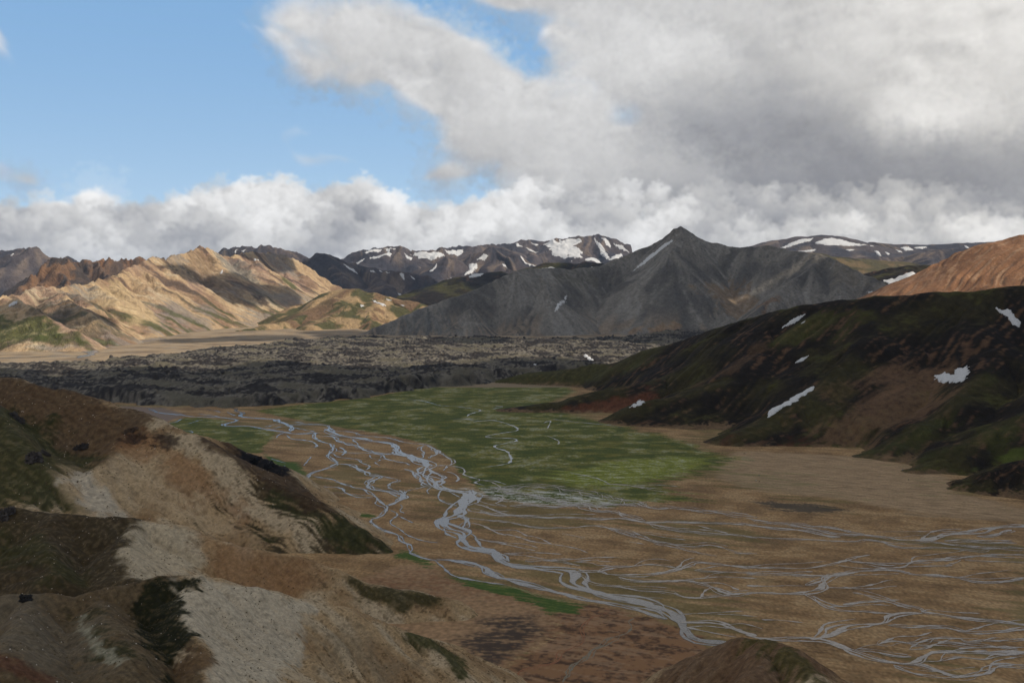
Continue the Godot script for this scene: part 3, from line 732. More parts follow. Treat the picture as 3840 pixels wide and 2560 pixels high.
	hill("dark_mound", {"label": "low black mound with a single snow patch before the foothills", "category": "hill", "box": [-560.0, 520.0, -5600.0, -4500.0], "step": 7.5, "slope": 0.34, "round": 60.0, "warp": 34.0, "warp_length": 220.0, "toe": 24.0, "gully": 12.0, "gully_length": 110.0, "rough": 7.0, "rough_length": 120.0, "skin": "dark", "seed": 16, "patch_length": 340.0, "tile": 800.0, "base": 8.0, "bump": 0.8, "ridges": [
		[Vector3(-458.4, 63.5, -4900), Vector3(-350.4, 141.1, -5000), Vector3(-238, 193.1, -5050), Vector3(-86, 217.4, -5100), Vector3(30.9, 197.6, -5100), Vector3(185.3, 158, -5100)],
		[Vector3(127.2, 241.1, -5450), Vector3(216.2, 267.7, -5500), Vector3(335, 260.6, -5500), Vector3(415.8, 272.5, -5500), Vector3(518.1, 253.5, -5500), Vector3(692.6, 215.3, -5450)],
	]})
	# --- the skyline on the right
	hill("snow_dome", {"label": "smooth purple dome with two large snowfields on the skyline", "category": "mountain", "box": [1700.0, 4300.0, -8300.0, -6500.0], "step": 10.0, "slope": 0.30, "round": 130.0, "warp": 40.0, "warp_length": 400.0, "toe": 60.0, "gully": 18.0, "gully_length": 190.0, "rough": 10.0, "rough_length": 220.0, "skin": "purple", "seed": 17, "patch_length": 480.0, "tile": 1300.0, "base": 30.0, "bump": 0.8, "ridges": [
		[Vector3(1794.8, 309.3, -7500), Vector3(1958.4, 412.6, -7500), Vector3(2044.8, 467.4, -7500), Vector3(2183.5, 493.2, -7500), Vector3(2293.3, 502.8, -7500), Vector3(2400.2, 493.2, -7500), Vector3(2562.7, 457.7, -7500), Vector3(2725, 438.4, -7500), Vector3(2912.7, 438.4, -7500), Vector3(3103.8, 432, -7500), Vector3(3317.1, 441.6, -7500), Vector3(3640.2, 457.7, -7500), Vector3(4121.7, 477.1, -7500)],
	]})
	hill("purple_foothills", {"label": "streaky purple foothills with scattered snow below the smooth dome", "category": "hill", "box": [1500.0, 3500.0, -6500.0, -5200.0], "step": 8.5, "slope": 0.36, "round": 40.0, "warp": 46.0, "warp_length": 260.0, "toe": 40.0, "gully": 26.0, "gully_length": 120.0, "rough": 9.0, "rough_length": 130.0, "skin": "purple", "seed": 18, "patch_length": 330.0, "tile": 1000.0, "base": 25.0, "bump": 0.8, "ridges": [
		[Vector3(1616.9, 309.3, -6000), Vector3(1823.9, 324.8, -6000), Vector3(2052.2, 309.3, -6000), Vector3(2311.3, 309.3, -6000), Vector3(2419.5, 335.1, -6000), Vector3(2522.6, 353.2, -6000), Vector3(2654.5, 360.9, -6000), Vector3(2807.2, 363.5, -6000), Vector3(2987.9, 381.6, -6000), Vector3(3298.1, 397, -6000)],
		[Vector3(2311.3, 309.3, -6000), Vector3(2196.3, 254.4, -5750)],
		[Vector3(2522.6, 353.2, -6000), Vector3(2373.9, 266, -5700)],
		[Vector3(2987.9, 381.6, -6000), Vector3(2477.1, 276.6, -5600), Vector3(2243.5, 246.4, -5500)],
	]})
	hill("moss_ridge", {"label": "flat mossy olive ridge behind the shoulder of the grey mountain", "category": "hill", "box": [1150.0, 2200.0, -5100.0, -4200.0], "step": 7.0, "slope": 0.25, "round": 60.0, "warp": 20.0, "warp_length": 200.0, "toe": 20.0, "gully": 8.0, "gully_length": 90.0, "rough": 6.0, "rough_length": 120.0, "skin": "moss", "seed": 19, "patch_length": 260.0, "tile": 750.0, "base": 20.0, "bump": 0.8, "ridges": [
		[Vector3(1225.4, 317.7, -4700), Vector3(1409.4, 294.2, -4650), Vector3(1573.5, 271.2, -4600), Vector3(1719.8, 258.5, -4550), Vector3(1812.1, 240.2, -4500), Vector3(1931.3, 208.8, -4450)],
	]})
	hill("snowpatch_hill", {"label": "dark brown hill holding one big snow patch beside the orange slope", "category": "hill", "box": [1080.0, 2300.0, -4250.0, -3350.0], "step": 5.5, "slope": 0.36, "round": 22.0, "warp": 24.0, "warp_length": 150.0, "toe": 20.0, "gully": 12.0, "gully_length": 60.0, "rough": 6.0, "rough_length": 80.0, "skin": "dark", "seed": 20, "patch_length": 190.0, "tile": 620.0, "base": 20.0, "bump": 0.8, "ridges": [
		[Vector3(1272, 163.2, -3900), Vector3(1390.9, 200.2, -3900), Vector3(1482.2, 221.8, -3880), Vector3(1542.7, 231.6, -3860), Vector3(1683.4, 233.1, -3850), Vector3(1852.7, 246.4, -3850)],
		[Vector3(1542.7, 231.6, -3860), Vector3(1526.5, 164.1, -3680), Vector3(1451.1, 103.3, -3550)],
	]})
	hill("orange_slope", {"label": "smooth orange brown mountainside catching the sun on the valley's far right shoulder", "category": "mountain", "box": [850.0, 2000.0, -3150.0, -2000.0], "step": 3.6, "slope": 0.50, "round": 40.0, "warp": 18.0, "warp_length": 160.0, "toe": 20.0, "gully": 7.0, "gully_length": 40.0, "fine": 9.0, "spread": 120.0, "stretch": 10.0, "rough": 4.0, "rough_length": 70.0, "skin": "orange", "seed": 21, "patch_length": 200.0, "tile": 400.0, "base": 10.0, "bump": 0.8, "flow": Vector2(-0.75, 0.66), "ridges": [
		[Vector3(995.2, 123.8, -2600), Vector3(1037.6, 141.8, -2600), Vector3(1114.9, 196.8, -2600), Vector3(1188.7, 247.2, -2600), Vector3(1244.1, 274, -2600), Vector3(1318.7, 290.8, -2600), Vector3(1416.9, 305.3, -2600), Vector3(1596.3, 303.1, -2600)],
	]})

# ---------------------------------------------------------------- the floor of the valley
func far_color(x: float, z: float) -> Vector3:
	var n1 := fbm.get_noise_2d(x / 160.0 + z / 900.0, z / 60.0)
	var n2 := fbm.get_noise_2d(x / 40.0, z / 30.0 + 5.0)
	var c := Vector3(0.40, 0.295, 0.185).lerp(Vector3(0.22, 0.165, 0.115), ramp(-0.1, 0.35, n1 + 0.4 * n2))
	c = c.lerp(Vector3(0.34, 0.31, 0.27), ramp(0.1, 0.4, n2 - n1 * 0.5) * 0.6)
	return c

func sheet(called: String, xs: PackedFloat32Array, zs: PackedFloat32Array, drop: float) -> MeshInstance3D:
	var v := PackedVector3Array()
	var nn := PackedVector3Array()
	var cc := PackedColorArray()
	var idx := PackedInt32Array()
	for z in zs:
		for x in xs:
			v.append(Vector3(x, minf(floor_y(z), 40.0) - drop, z))
			nn.append(Vector3.UP)
			var c := far_color(x, z)
			cc.append(Color(c.x, c.y, c.z).linear_to_srgb())
	var nx := xs.size()
	for j in zs.size() - 1:
		for i in nx - 1:
			var k := j * nx + i
			idx.append_array([k, k + 1, k + nx, k + 1, k + nx + 1, k + nx])
	var arr := []
	arr.resize(Mesh.ARRAY_MAX)
	arr[Mesh.ARRAY_VERTEX] = v
	arr[Mesh.ARRAY_NORMAL] = nn
	arr[Mesh.ARRAY_COLOR] = cc
	arr[Mesh.ARRAY_INDEX] = idx
	var mi := MeshInstance3D.new()
	mi.name = called
	mi.mesh = ArrayMesh.new()
	mi.mesh.add_surface_from_arrays(Mesh.PRIMITIVE_TRIANGLES, arr)
	add_child(mi, true)
	return mi

func steps(a: float, b: float, n: int) -> PackedFloat32Array:
	var out := PackedFloat32Array()
	for i in n + 1:
		out.append(lerpf(a, b, float(i) / n))
	return out

func build_floor() -> void:
	# bare ground to the horizon, below everything else
	var xs := PackedFloat32Array([-40000, -20000, -12000, -8000, -5000, -3000, -1500, 0, 1500, 3000, 5000, 8000, 12000, 20000, 40000])
	var zs := PackedFloat32Array([8000, 3000, 0, -400, -1000, -1640, -2300, -3500, -5000, -6500, -9000, -14000, -22000, -45000])
	zs.reverse()
	var t := sheet("terrain", xs, zs, 1.6)
	t.material_override = earth(120.0, 0.3)
	tag(t, "bare brown ground stretching to the horizon beneath the hills", "ground", "", "structure")
	# the gravel plain of the far river, in the sun
	var fz := steps(-5600.0, -1900.0, 230)
	var f := sheet("far_plain", steps(-1900.0, 600.0, 250), fz, 0.0)
	f.material_override = earth(90.0, 0.3)
	tag(f, "pale sandy gravel plain of the far river below the ochre range", "plain", "", "structure")
	# the near plain: gravel, sand and meadow
	var x0 := -600.0
	var x1 := 520.0
	var z0 := -1660.0
	var z1 := -400.0
	var w := 1800
	var h := 920
	var areas := [
		[Vector2(-351.8, -1365.2), Vector2(-298.1, -1436.9), Vector2(-215.4, -1516.5), Vector2(-142.5, -1670.5), Vector2(-71, -1698), Vector2(-27.1, -1726.5), Vector2(3.1, -1802.1), Vector2(93.2, -1726.5), Vector2(99.9, -1592.8), Vector2(46, -1426.9), Vector2(77.5, -1325.5), Vector2(121.7, -1245), Vector2(186.2, -1109.9), Vector2(211.9, -1044.6), Vector2(231.6, -1011), Vector2(202.1, -954.2), Vector2(161.9, -915.6), Vector2(127.6, -872.4), Vector2(139.9, -831.3), Vector2(163.4, -803.3), Vector2(114.1, -803.3), Vector2(77.2, -786.2), Vector2(25.8, -793.9), Vector2(-16.6, -822.9), Vector2(-34.8, -872.4), Vector2(-46.5, -915.6), Vector2(-64.2, -1006), Vector2(-87.8, -1080.5), Vector2(-138.3, -1147.3), Vector2(-196.6, -1197.6), Vector2(-236.8, -1245), Vector2(-298.3, -1300.3)],
		[Vector2(21.6, -915.6), Vector2(63.8, -947.5), Vector2(96.6, -986.5), Vector2(170.2, -1013.5), Vector2(203.1, -1001), Vector2(163.7, -926), Vector2(104, -866.8), Vector2(58.1, -861.3)],
		[Vector2(-432.4, -1233.7), Vector2(-424.4, -1295.9), Vector2(-397.9, -1295.9), Vector2(-358.7, -1262.2), Vector2(-361.8, -1226.8), Vector2(-319, -1216.5), Vector2(-274.7, -1167.7), Vector2(-268.2, -1108.4), Vector2(-269.1, -1075.6), Vector2(-256.9, -1029.8), Vector2(-280.2, -1034.7), Vector2(-317.6, -1075.6), Vector2(-349.9, -1108.4), Vector2(-376.8, -1149.3), Vector2(-405.7, -1193.3)],
		[Vector2(-256.6, -1024.9), Vector2(-228.7, -987.7), Vector2(-208.9, -974.4), Vector2(-199.5, -944.8), Vector2(-190.7, -920.7), Vector2(-179.5, -855.4), Vector2(-190.2, -876.1), Vector2(-211.9, -920.7), Vector2(-229, -961.5)],
		[Vector2(-43.6, -857.6), Vector2(-9.8, -861.3), Vector2(45.6, -839.9), Vector2(86.3, -806.5), Vector2(76.5, -778.7), Vector2(25.7, -790.8), Vector2(-19.9, -809.7)],
		[Vector2(182.1, -981.8), Vector2(238.6, -1041.9), Vector2(303.9, -1031.4), Vector2(360.7, -1001), Vector2(389.4, -963.2), Vector2(397.2, -885.7), Vector2(373.2, -839.9), Vector2(408.8, -761.1), Vector2(394.2, -733.5), Vector2(308.6, -761.1), Vector2(261.1, -822.9), Vector2(196.9, -857.6)],
		[Vector2(-70.6, -623.3), Vector2(-49.1, -622), Vector2(-36.7, -594.5), Vector2(-12.5, -578.9), Vector2(13.6, -559.9), Vector2(39.5, -544.1), Vector2(20.8, -529.1), Vector2(26.3, -504.7), Vector2(3.4, -469.1), Vector2(-11.5, -438.1), Vector2(-56.9, -414.2), Vector2(-94, -589.9)],
		[Vector2(-17.4, -526.4), Vector2(-2.3, -533.7), Vector2(14.9, -534.6), Vector2(17.8, -513.2), Vector2(25.6, -503.9), Vector2(11.9, -487.1), Vector2(3.9, -466.3), Vector2(-11.7, -443.2), Vector2(-20.8, -464.8), Vector2(-34.6, -494.9), Vector2(-15.7, -508.1), Vector2(-29.2, -520.1)],
		[Vector2(-53.9, -620.8), Vector2(-40.7, -603.8), Vector2(-19.5, -589.9), Vector2(-5.9, -582.1), Vector2(13.7, -563), Vector2(32.4, -550.9), Vector2(39.6, -545), Vector2(34.9, -530.9), Vector2(19.1, -530.9), Vector2(12.1, -548), Vector2(-5.7, -562), Vector2(-17.6, -572.4), Vector2(-36.5, -592.2)],
		[Vector2(25.6, -503.9), Vector2(20.8, -529.1), Vector2(39.5, -544.1), Vector2(56.7, -541.2), Vector2(65.2, -529.1), Vector2(83.4, -513.2), Vector2(97.6, -494.9), Vector2(84.3, -425.9), Vector2(-14.2, -425.9), Vector2(3.9, -466.3)],
		[Vector2(194.2, -807.3), Vector2(218.9, -798.3), Vector2(245.7, -790.5), Vector2(262.9, -772.9), Vector2(231.7, -763.2), Vector2(202.6, -780.3)],
		[Vector2(-123.8, -764.7), Vector2(-105.5, -758.7), Vector2(-105.1, -745.6), Vector2(-114.6, -749.9)],
		[Vector2(-74.2, -658.3), Vector2(-66.3, -651.6), Vector2(-52.8, -632.5), Vector2(-48.7, -624.3), Vector2(-51.3, -613.4), Vector2(-59.5, -629.4), Vector2(-68.3, -636.6), Vector2(-77, -640.8)],
		[Vector2(-568.2, -1417.7), Vector2(-488.5, -1395.1), Vector2(-433.3, -1323.4), Vector2(-436.9, -1240.7), Vector2(-481.6, -1307.5)],
	]
	var sds := []
	for a in areas:
		var small := Image.create(280, 315, false, Image.FORMAT_RF)
		var box := Rect2(a[0], Vector2.ZERO)
		for p in a:
			box = box.expand(p)
		box = box.grow(70.0)
		for j in 315:
			for i in 280:
				var p := Vector2(x0 + (i + 0.5) * (x1 - x0) / 280.0, z0 + (j + 0.5) * (z1 - z0) / 315.0)
				small.set_pixel(i, j, Color(polygon_distance(a, p, true) if box.has_point(p) else 70.0, 0, 0))
		small.resize(w, h, Image.INTERPOLATE_BILINEAR)
		sds.append(small.get_data().to_float32_array())
	var s0: PackedFloat32Array = sds[0]
	var s1: PackedFloat32Array = sds[1]
	var s2: PackedFloat32Array = sds[2]
	var s3: PackedFloat32Array = sds[3]
	var s4: PackedFloat32Array = sds[4]
	var s5: PackedFloat32Array = sds[5]
	var s6: PackedFloat32Array = sds[6]
	var s7: PackedFloat32Array = sds[7]
	var s8: PackedFloat32Array = sds[8]
	var s9: PackedFloat32Array = sds[9]
	var s10: PackedFloat32Array = sds[10]
	var s11: PackedFloat32Array = sds[11]
	var s12: PackedFloat32Array = sds[12]
	var s13: PackedFloat32Array = sds[13]
	var px := PackedByteArray()
	px.resize(w * h * 3)
	for j in h:
		var z := z0 + (j + 0.5) * (z1 - z0) / h
		for i in w:
			var x := x0 + (i + 0.5) * (x1 - x0) / w
			var k := j * w + i
			var al := x * 0.93 + z * 0.37
			var ac := z * 0.93 - x * 0.37
			var n1 := fbm.get_noise_2d(al / 95.0, ac / 15.0)
			var n2 := fbm.get_noise_2d(al / 22.0 + 40.0, ac / 3.6)
			var lo := one.get_noise_2d(x / 170.0, z / 170.0)
			var c := Vector3(0.240, 0.146, 0.070).lerp(Vector3(0.155, 0.094, 0.046), ramp(-0.15, 0.45, n1 * 0.7 + n2 * 0.35) * 0.8)
			c = c.lerp(Vector3(0.315, 0.208, 0.105), ramp(0.12, 0.32, n2 - n1 * 0.6 + lo * 0.2) * 0.8)
			var n6 := fbm.get_noise_2d(al / 14.0 + n1 * 1.5, ac / 6.5 + 80.0)
			c = c.lerp(Vector3(0.085, 0.056, 0.031), ramp(0.09, 0.0, absf(n6 + 0.05)) * 0.4 * ramp(-0.1, 0.3, lo + n1))
			var n9 := fbm.get_noise_2d(x / 46.0 + 12.0, z / 40.0)
			c = c.lerp(Vector3(0.335, 0.225, 0.118), ramp(0.10, 0.40, n9 + 0.3 * n2) * 0.55)
			c = c.lerp(Vector3(0.120, 0.074, 0.038), ramp(0.12, 0.42, -n9 + 0.3 * n2) * 0.55)
			c *= 1.0 + 0.6 * fbm.get_noise_2d(x / 2.6, z / 3.4)
			c = c.lerp(Vector3(0.11, 0.095, 0.035), ramp(0.25, 0.6, lo + n1) * 0.55)
			var m := ramp(5.0, -5.0, s5[k] + 16.0 * n1 + 10.0 * n2)
			if m > 0.0:
				c = c.lerp(Vector3(0.285, 0.198, 0.118) * (1.0 + 0.7 * n2 + 0.35 * n1), m * 0.8)
				c = c.lerp(Vector3(0.10, 0.105, 0.036), m * ramp(0.22, 0.42, n1 + 0.35 * n2 + 0.2 * lo - s5[k] * -0.002) * 0.6)
				c = c.lerp(Vector3(0.14, 0.092, 0.054), m * ramp(0.055, 0.0, absf(n6 - 0.08)) * 0.6)
			m = ramp(3.0, -3.0, s10[k] + 9.0 * n1 + 13.0 * n2)
			if m > 0.0:
				c = c.lerp(Vector3(0.045, 0.04, 0.032), m * 0.85)
			m = ramp(5.0, -5.0, s13[k] + 8.0 * n2)
			if m > 0.0:
				c = c.lerp(Vector3(0.17, 0.125, 0.10), m)
			var d0 := minf(s0[k], s2[k])
			if d0 < 34.0:
				var n3 := fbm.get_noise_2d(x / 34.0, z / 24.0 + 9.0)
				m = ramp(1.6, -1.6, d0 + 7.0 * n2 + 3.0 * n1) if x < 60.0 else ramp(7.0, -7.0, d0 + 16.0 * n2 + 30.0 * n1 * ramp(60.0, 130.0, x))
				if m > 0.0:
					var n7 := fbm.get_noise_2d(x / 75.0 + 3.0, z / 60.0)
					var g := Vector3(0.070, 0.080, 0.018).lerp(Vector3(0.150, 0.142, 0.040), ramp(-0.15, 0.3, n3 * 0.6 + n7 + 0.2 * n2))
					g = g.lerp(Vector3(0.25, 0.255, 0.185), ramp(0.14, 0.42, n3 * 0.5 + n7 * 0.7 + 0.55 * fbm.get_noise_2d(x / 9.0, z / 16.0) - 0.05) * 0.5)
					g *= 1.0 + 0.6 * fbm.get_noise_2d(x / 3.0, z / 5.0)
					g = g.lerp(Vector3(0.045, 0.062, 0.018), ramp(0.1, 0.4, -n3) * 0.6)
					g = g.lerp(Vector3(0.155, 0.130, 0.030), ramp(0.18, 0.4, fbm.get_noise_2d(x / 60.0 + 4.0, z / 30.0)) * 0.5)
					c = c.lerp(g, m)
			if s1[k] < 26.0:
				m = ramp(5.0, -9.0, s1[k] + 22.0 * n1 + 9.0 * n2)
				c = c.lerp(Vector3(0.185, 0.200, 0.030).lerp(Vector3(0.36, 0.37, 0.26), ramp(0.18, 0.42, n2)).lerp(Vector3(0.085, 0.095, 0.018), ramp(0.05, 0.35, -n2)), m * 0.85)
			m = minf(s3[k], minf(s11[k], s12[k]))
			if m < 16.0:
				m = ramp(1.5, -1.5, m + 7.0 * n2)
				c = c.lerp(Vector3(0.055, 0.085, 0.02).lerp(Vector3(0.12, 0.125, 0.045), ramp(-0.1, 0.4, n2 + lo)), m)
			if s4[k] < 18.0:
				m = ramp(4.0, -4.0, s4[k] + 8.0 * n1) * ramp(-0.05, 0.12, n2 + 0.15 * n1)
				c = c.lerp(Vector3(0.46, 0.45, 0.42), m * 0.85)
			if s6[k] < 10.0:
				var n4 := 0.75 * fbm.get_noise_2d(x / 26.0 - z / 40.0 + n1, z / 5.5 + 0.6 * lo) + 0.4 * fbm.get_noise_2d(x / 8.0, z / 6.0)
				m = ramp(2.5, -2.5, s6[k] + 5.0 * n2)
				var g := Vector3(0.255, 0.158, 0.086).lerp(Vector3(0.17, 0.092, 0.048), ramp(-0.1, 0.4, n4 + lo)) * (1.0 + 0.4 * n4 + 0.5 * fbm.get_noise_2d(x / 4.0, z / 4.0))
				var mm := ramp(3.0, -7.0, s7[k] + 15.0 * n4 + 5.0 * n2)
				g = g.lerp(Vector3(0.036, 0.028, 0.024), mm * ramp(-0.22, 0.16, n4 - s7[k] * 0.010) * 0.9)
				c = c.lerp(g, m)
			if s9[k] < 10.0:
				var n5 := 0.6 * rid.get_noise_2d(x / 30.0 + n1 * 0.6, z / 24.0 + n2 * 0.3) + 0.5 * fbm.get_noise_2d(x / 7.0, z / 8.0)
				m = ramp(2.0, -2.0, s9[k] + 7.0 * n2)
				var g := Vector3(0.205, 0.110, 0.056).lerp(Vector3(0.070, 0.040, 0.024), ramp(0.05, 0.5, n5))
				g = g.lerp(Vector3(0.27, 0.17, 0.10), ramp(0.0, 0.4, n2 - n1) * 0.6)
				c = c.lerp(g, m)
			if s8[k] < 10.0:
				m = ramp(1.8, -2.2, s8[k] + 6.0 * n2 + 3.0 * n1)
				c = c.lerp(Vector3(0.042, 0.075, 0.016).lerp(Vector3(0.085, 0.11, 0.026), ramp(-0.2, 0.4, n2)), m)
			var r := Color(c.x, c.y, c.z).linear_to_srgb()
			px[k * 3] = clampi(int(r.r * 255.0), 0, 255)
			px[k * 3 + 1] = clampi(int(r.g * 255.0), 0, 255)
			px[k * 3 + 2] = clampi(int(r.b * 255.0), 0, 255)
	var im := Image.create_from_data(w, h, false, Image.FORMAT_RGB8, px)
	var v := PackedVector3Array()
	var nn := PackedVector3Array()
	var uv := PackedVector2Array()
	var idx := PackedInt32Array()
	for j in 13:
		for i in 13:
			v.append(Vector3(lerpf(x0, x1, i / 12.0), 0.0, lerpf(z0, z1, j / 12.0)))
			nn.append(Vector3.UP)
			uv.append(Vector2(i / 12.0, j / 12.0))
	for j in 12:
		for i in 12:
			var k := j * 13 + i
			idx.append_array([k, k + 1, k + 13, k + 1, k + 14, k + 13])
	var arr := []
	arr.resize(Mesh.ARRAY_MAX)
	arr[Mesh.ARRAY_VERTEX] = v
	arr[Mesh.ARRAY_NORMAL] = nn
	arr[Mesh.ARRAY_TEX_UV] = uv
	arr[Mesh.ARRAY_INDEX] = idx
	var mi := MeshInstance3D.new()
	mi.name = "valley_floor"
	mi.mesh = ArrayMesh.new()
	mi.mesh.add_surface_from_arrays(Mesh.PRIMITIVE_TRIANGLES, arr)
	var mat := StandardMaterial3D.new()
	mat.albedo_texture = ImageTexture.create_from_image(im)
	mat.texture_repeat = false
	mat.roughness = 0.95
	mat.metallic_specular = 0.2
	mi.material_override = mat
	tag(mi, "flat brown gravel plain with a green meadow crossed by braided water", "plain", "", "structure")
	add_child(mi, true)

# ---------------------------------------------------------------- the lava field
func build_lava() -> void:
	var edge: Array = [Vector2(-1109.2, -1726.5), Vector2(-800.3, -1562.6), Vector2(-672.9, -1505.3), Vector2(-571.3, -1447), Vector2(-477.7, -1412.2), Vector2(-401, -1402.5), Vector2(-353.3, -1407.3), Vector2(-308.6, -1457.3), Vector2(-267.9, -1478.3), Vector2(-216.2, -1522.1), Vector2(-172, -1605.3), Vector2(-129, -1684.1), Vector2(-71.5, -1712.1), Vector2(-20.6, -1818), Vector2(19.5, -1867.4), Vector2(101.7, -1884.5), Vector2(214.7, -2023.2), Vector2(353.7, -2366.7), Vector2(549.9, -2729.5), Vector2(788.3, -3110.5)] + [Vector2(878, -3351.8), Vector2(574, -3120.6), Vector2(416.3, -2961.6), Vector2(214.3, -2837.7), Vector2(29.4, -2818), Vector2(-155.2, -2837.7), Vector2(-407.1, -2877.8), Vector2(-501.8, -2779.5), Vector2(-617.2, -2652.6), Vector2(-709.2, -2490.1), Vector2(-766, -2332.8), Vector2(-831.8, -2185.6), Vector2(-881.4, -2099.7), Vector2(-955, -2042.4), Vector2(-1021.6, -1998.7), Vector2(-1236.2, -1926.6)]
	var g := {"x0": -1300.0, "z0": -3720.0, "step": 3.1, "stepz": 6.0, "nx": 740, "nz": 395}
	var nx: int = g.nx
	var nz: int = g.nz
	var cnx := 76
	var coarse := PackedFloat32Array()
	for j in 80:
		for i in cnx:
			coarse.append(polygon_distance(edge, Vector2(-1300.0 + i * 31.0, -3720.0 + j * 30.0), true))
	var h := PackedFloat32Array()
	h.resize(nx * nz)
	var mossy := PackedFloat32Array()
	mossy.resize(nx * nz)
	var bumps := [[[Vector2(168.8, -1901.9)], 90.0, 60.0, 24.0], [[Vector2(59.1, -1834.2)], 70.0, 50.0, 16.0], [[Vector2(-72.7, -1741.1)], 90.0, 55.0, 12.0], [[Vector2(-163, -1657)], 60.0, 50.0, 9.0], [[Vector2(422.7, -3005.7)], 160.0, 120.0, 16.0], [[Vector2(-419.2, -1562.6)], 130.0, 60.0, 7.0]]
	for j in nz:
		var z: float = g.z0 + j * 6.0
		for i in nx:
			var x: float = g.x0 + i * 3.1
			var k := j * nx + i
			var ci := i / 10
			var cj := j / 5
			var q := cj * cnx + ci
			var fi := i / 10.0 - ci
			var fj := j / 5.0 - cj
			var sd := lerpf(lerpf(coarse[q], coarse[q + 1], fi), lerpf(coarse[q + cnx], coarse[q + cnx + 1], fi), fj)
			sd += 16.0 * one.get_noise_2d(x / 45.0, z / 45.0)
			if sd > 12.0:
				h[k] = -4.0
				continue
			var rise := ramp(10.0, -26.0, sd)
			var body := 11.0 + 9.0 * fbm.get_noise_2d(x / 260.0, z / 260.0)
			for b in bumps:
				var p: Vector2 = b[0][0]
				var ex: float = (x - p.x) / b[1]
				var ez: float = (z - p.y) / b[2]
				var e := ex * ex + ez * ez
				if e < 5.0:
					body += b[3] * exp(-e * 1.6)
			var calm := ramp(0.02, 0.35, fbm.get_noise_2d(x / 170.0 + 9.0, z / 110.0))
			var wx := x + 26.0 * one.get_noise_2d(x / 90.0, z / 70.0)
			var wz := z + 22.0 * one.get_noise_2d(x / 80.0 + 40.0, z / 80.0)
			var lump := 6.0 * (rid.get_noise_2d(wx / 150.0, wz / 55.0) + 0.2) * (1.0 - 0.4 * calm) + 3.8 * rid.get_noise_2d(wx / 46.0 + 3.0, wz / 24.0) * (1.0 - 0.65 * calm)
			lump += 3.6 * absf(fbm.get_noise_2d(x / 11.0, z / 15.0)) * (1.0 - 0.6 * calm) * ramp(-0.3, 0.3, fbm.get_noise_2d(x / 120.0 + 20.0, z / 90.0))
			h[k] = floor_y(z) - 2.0 + rise * (body + lump)
			mossy[k] = calm
	g.h = h
	grid_normals(g)
	var cc := PackedColorArray()
	cc.resize(nx * nz)
	for j in nz:
		var z: float = g.z0 + j * 6.0
		for i in nx:
			var k := j * nx + i
			var x: float = g.x0 + i * 3.1
			var n: Vector3 = g.n[k]
			var hi := fbm.get_noise_2d(x / 9.0, z / 12.0)
			var lo := fbm.get_noise_2d(x / 140.0 + 50.0, z / 90.0)
			var c := Vector3(0.046, 0.041, 0.039) * (1.0 + 0.6 * hi)
			c = c.lerp(Vector3(0.095, 0.082, 0.072), ramp(0.1, 0.5, hi + lo))
			var moss := ramp(-0.05, 0.40, lo * 1.1 + 0.7 * hi + mossy[k] * 0.4 + 0.10) * ramp(0.45, 0.85, n.y)
			c = c.lerp(Vector3(0.27, 0.240, 0.198).lerp(Vector3(0.170, 0.150, 0.108), ramp(0.05, 0.45, lo + 0.3 * mossy[k])), moss * 0.85)
			cc[k] = Color(c.x, c.y, c.z).linear_to_srgb()
	grids["lava_field"] = g
	var mi := MeshInstance3D.new()
	mi.name = "lava_field"
	mi.mesh = grid_mesh(g, cc)
	mi.material_override = earth(300.0, 1.0)
	tag(mi, "rough grey lava field furred with pale moss across the valley", "lava field", "", "structure")
	add_child(mi, true)

# ---------------------------------------------------------------- water
var lay := 0

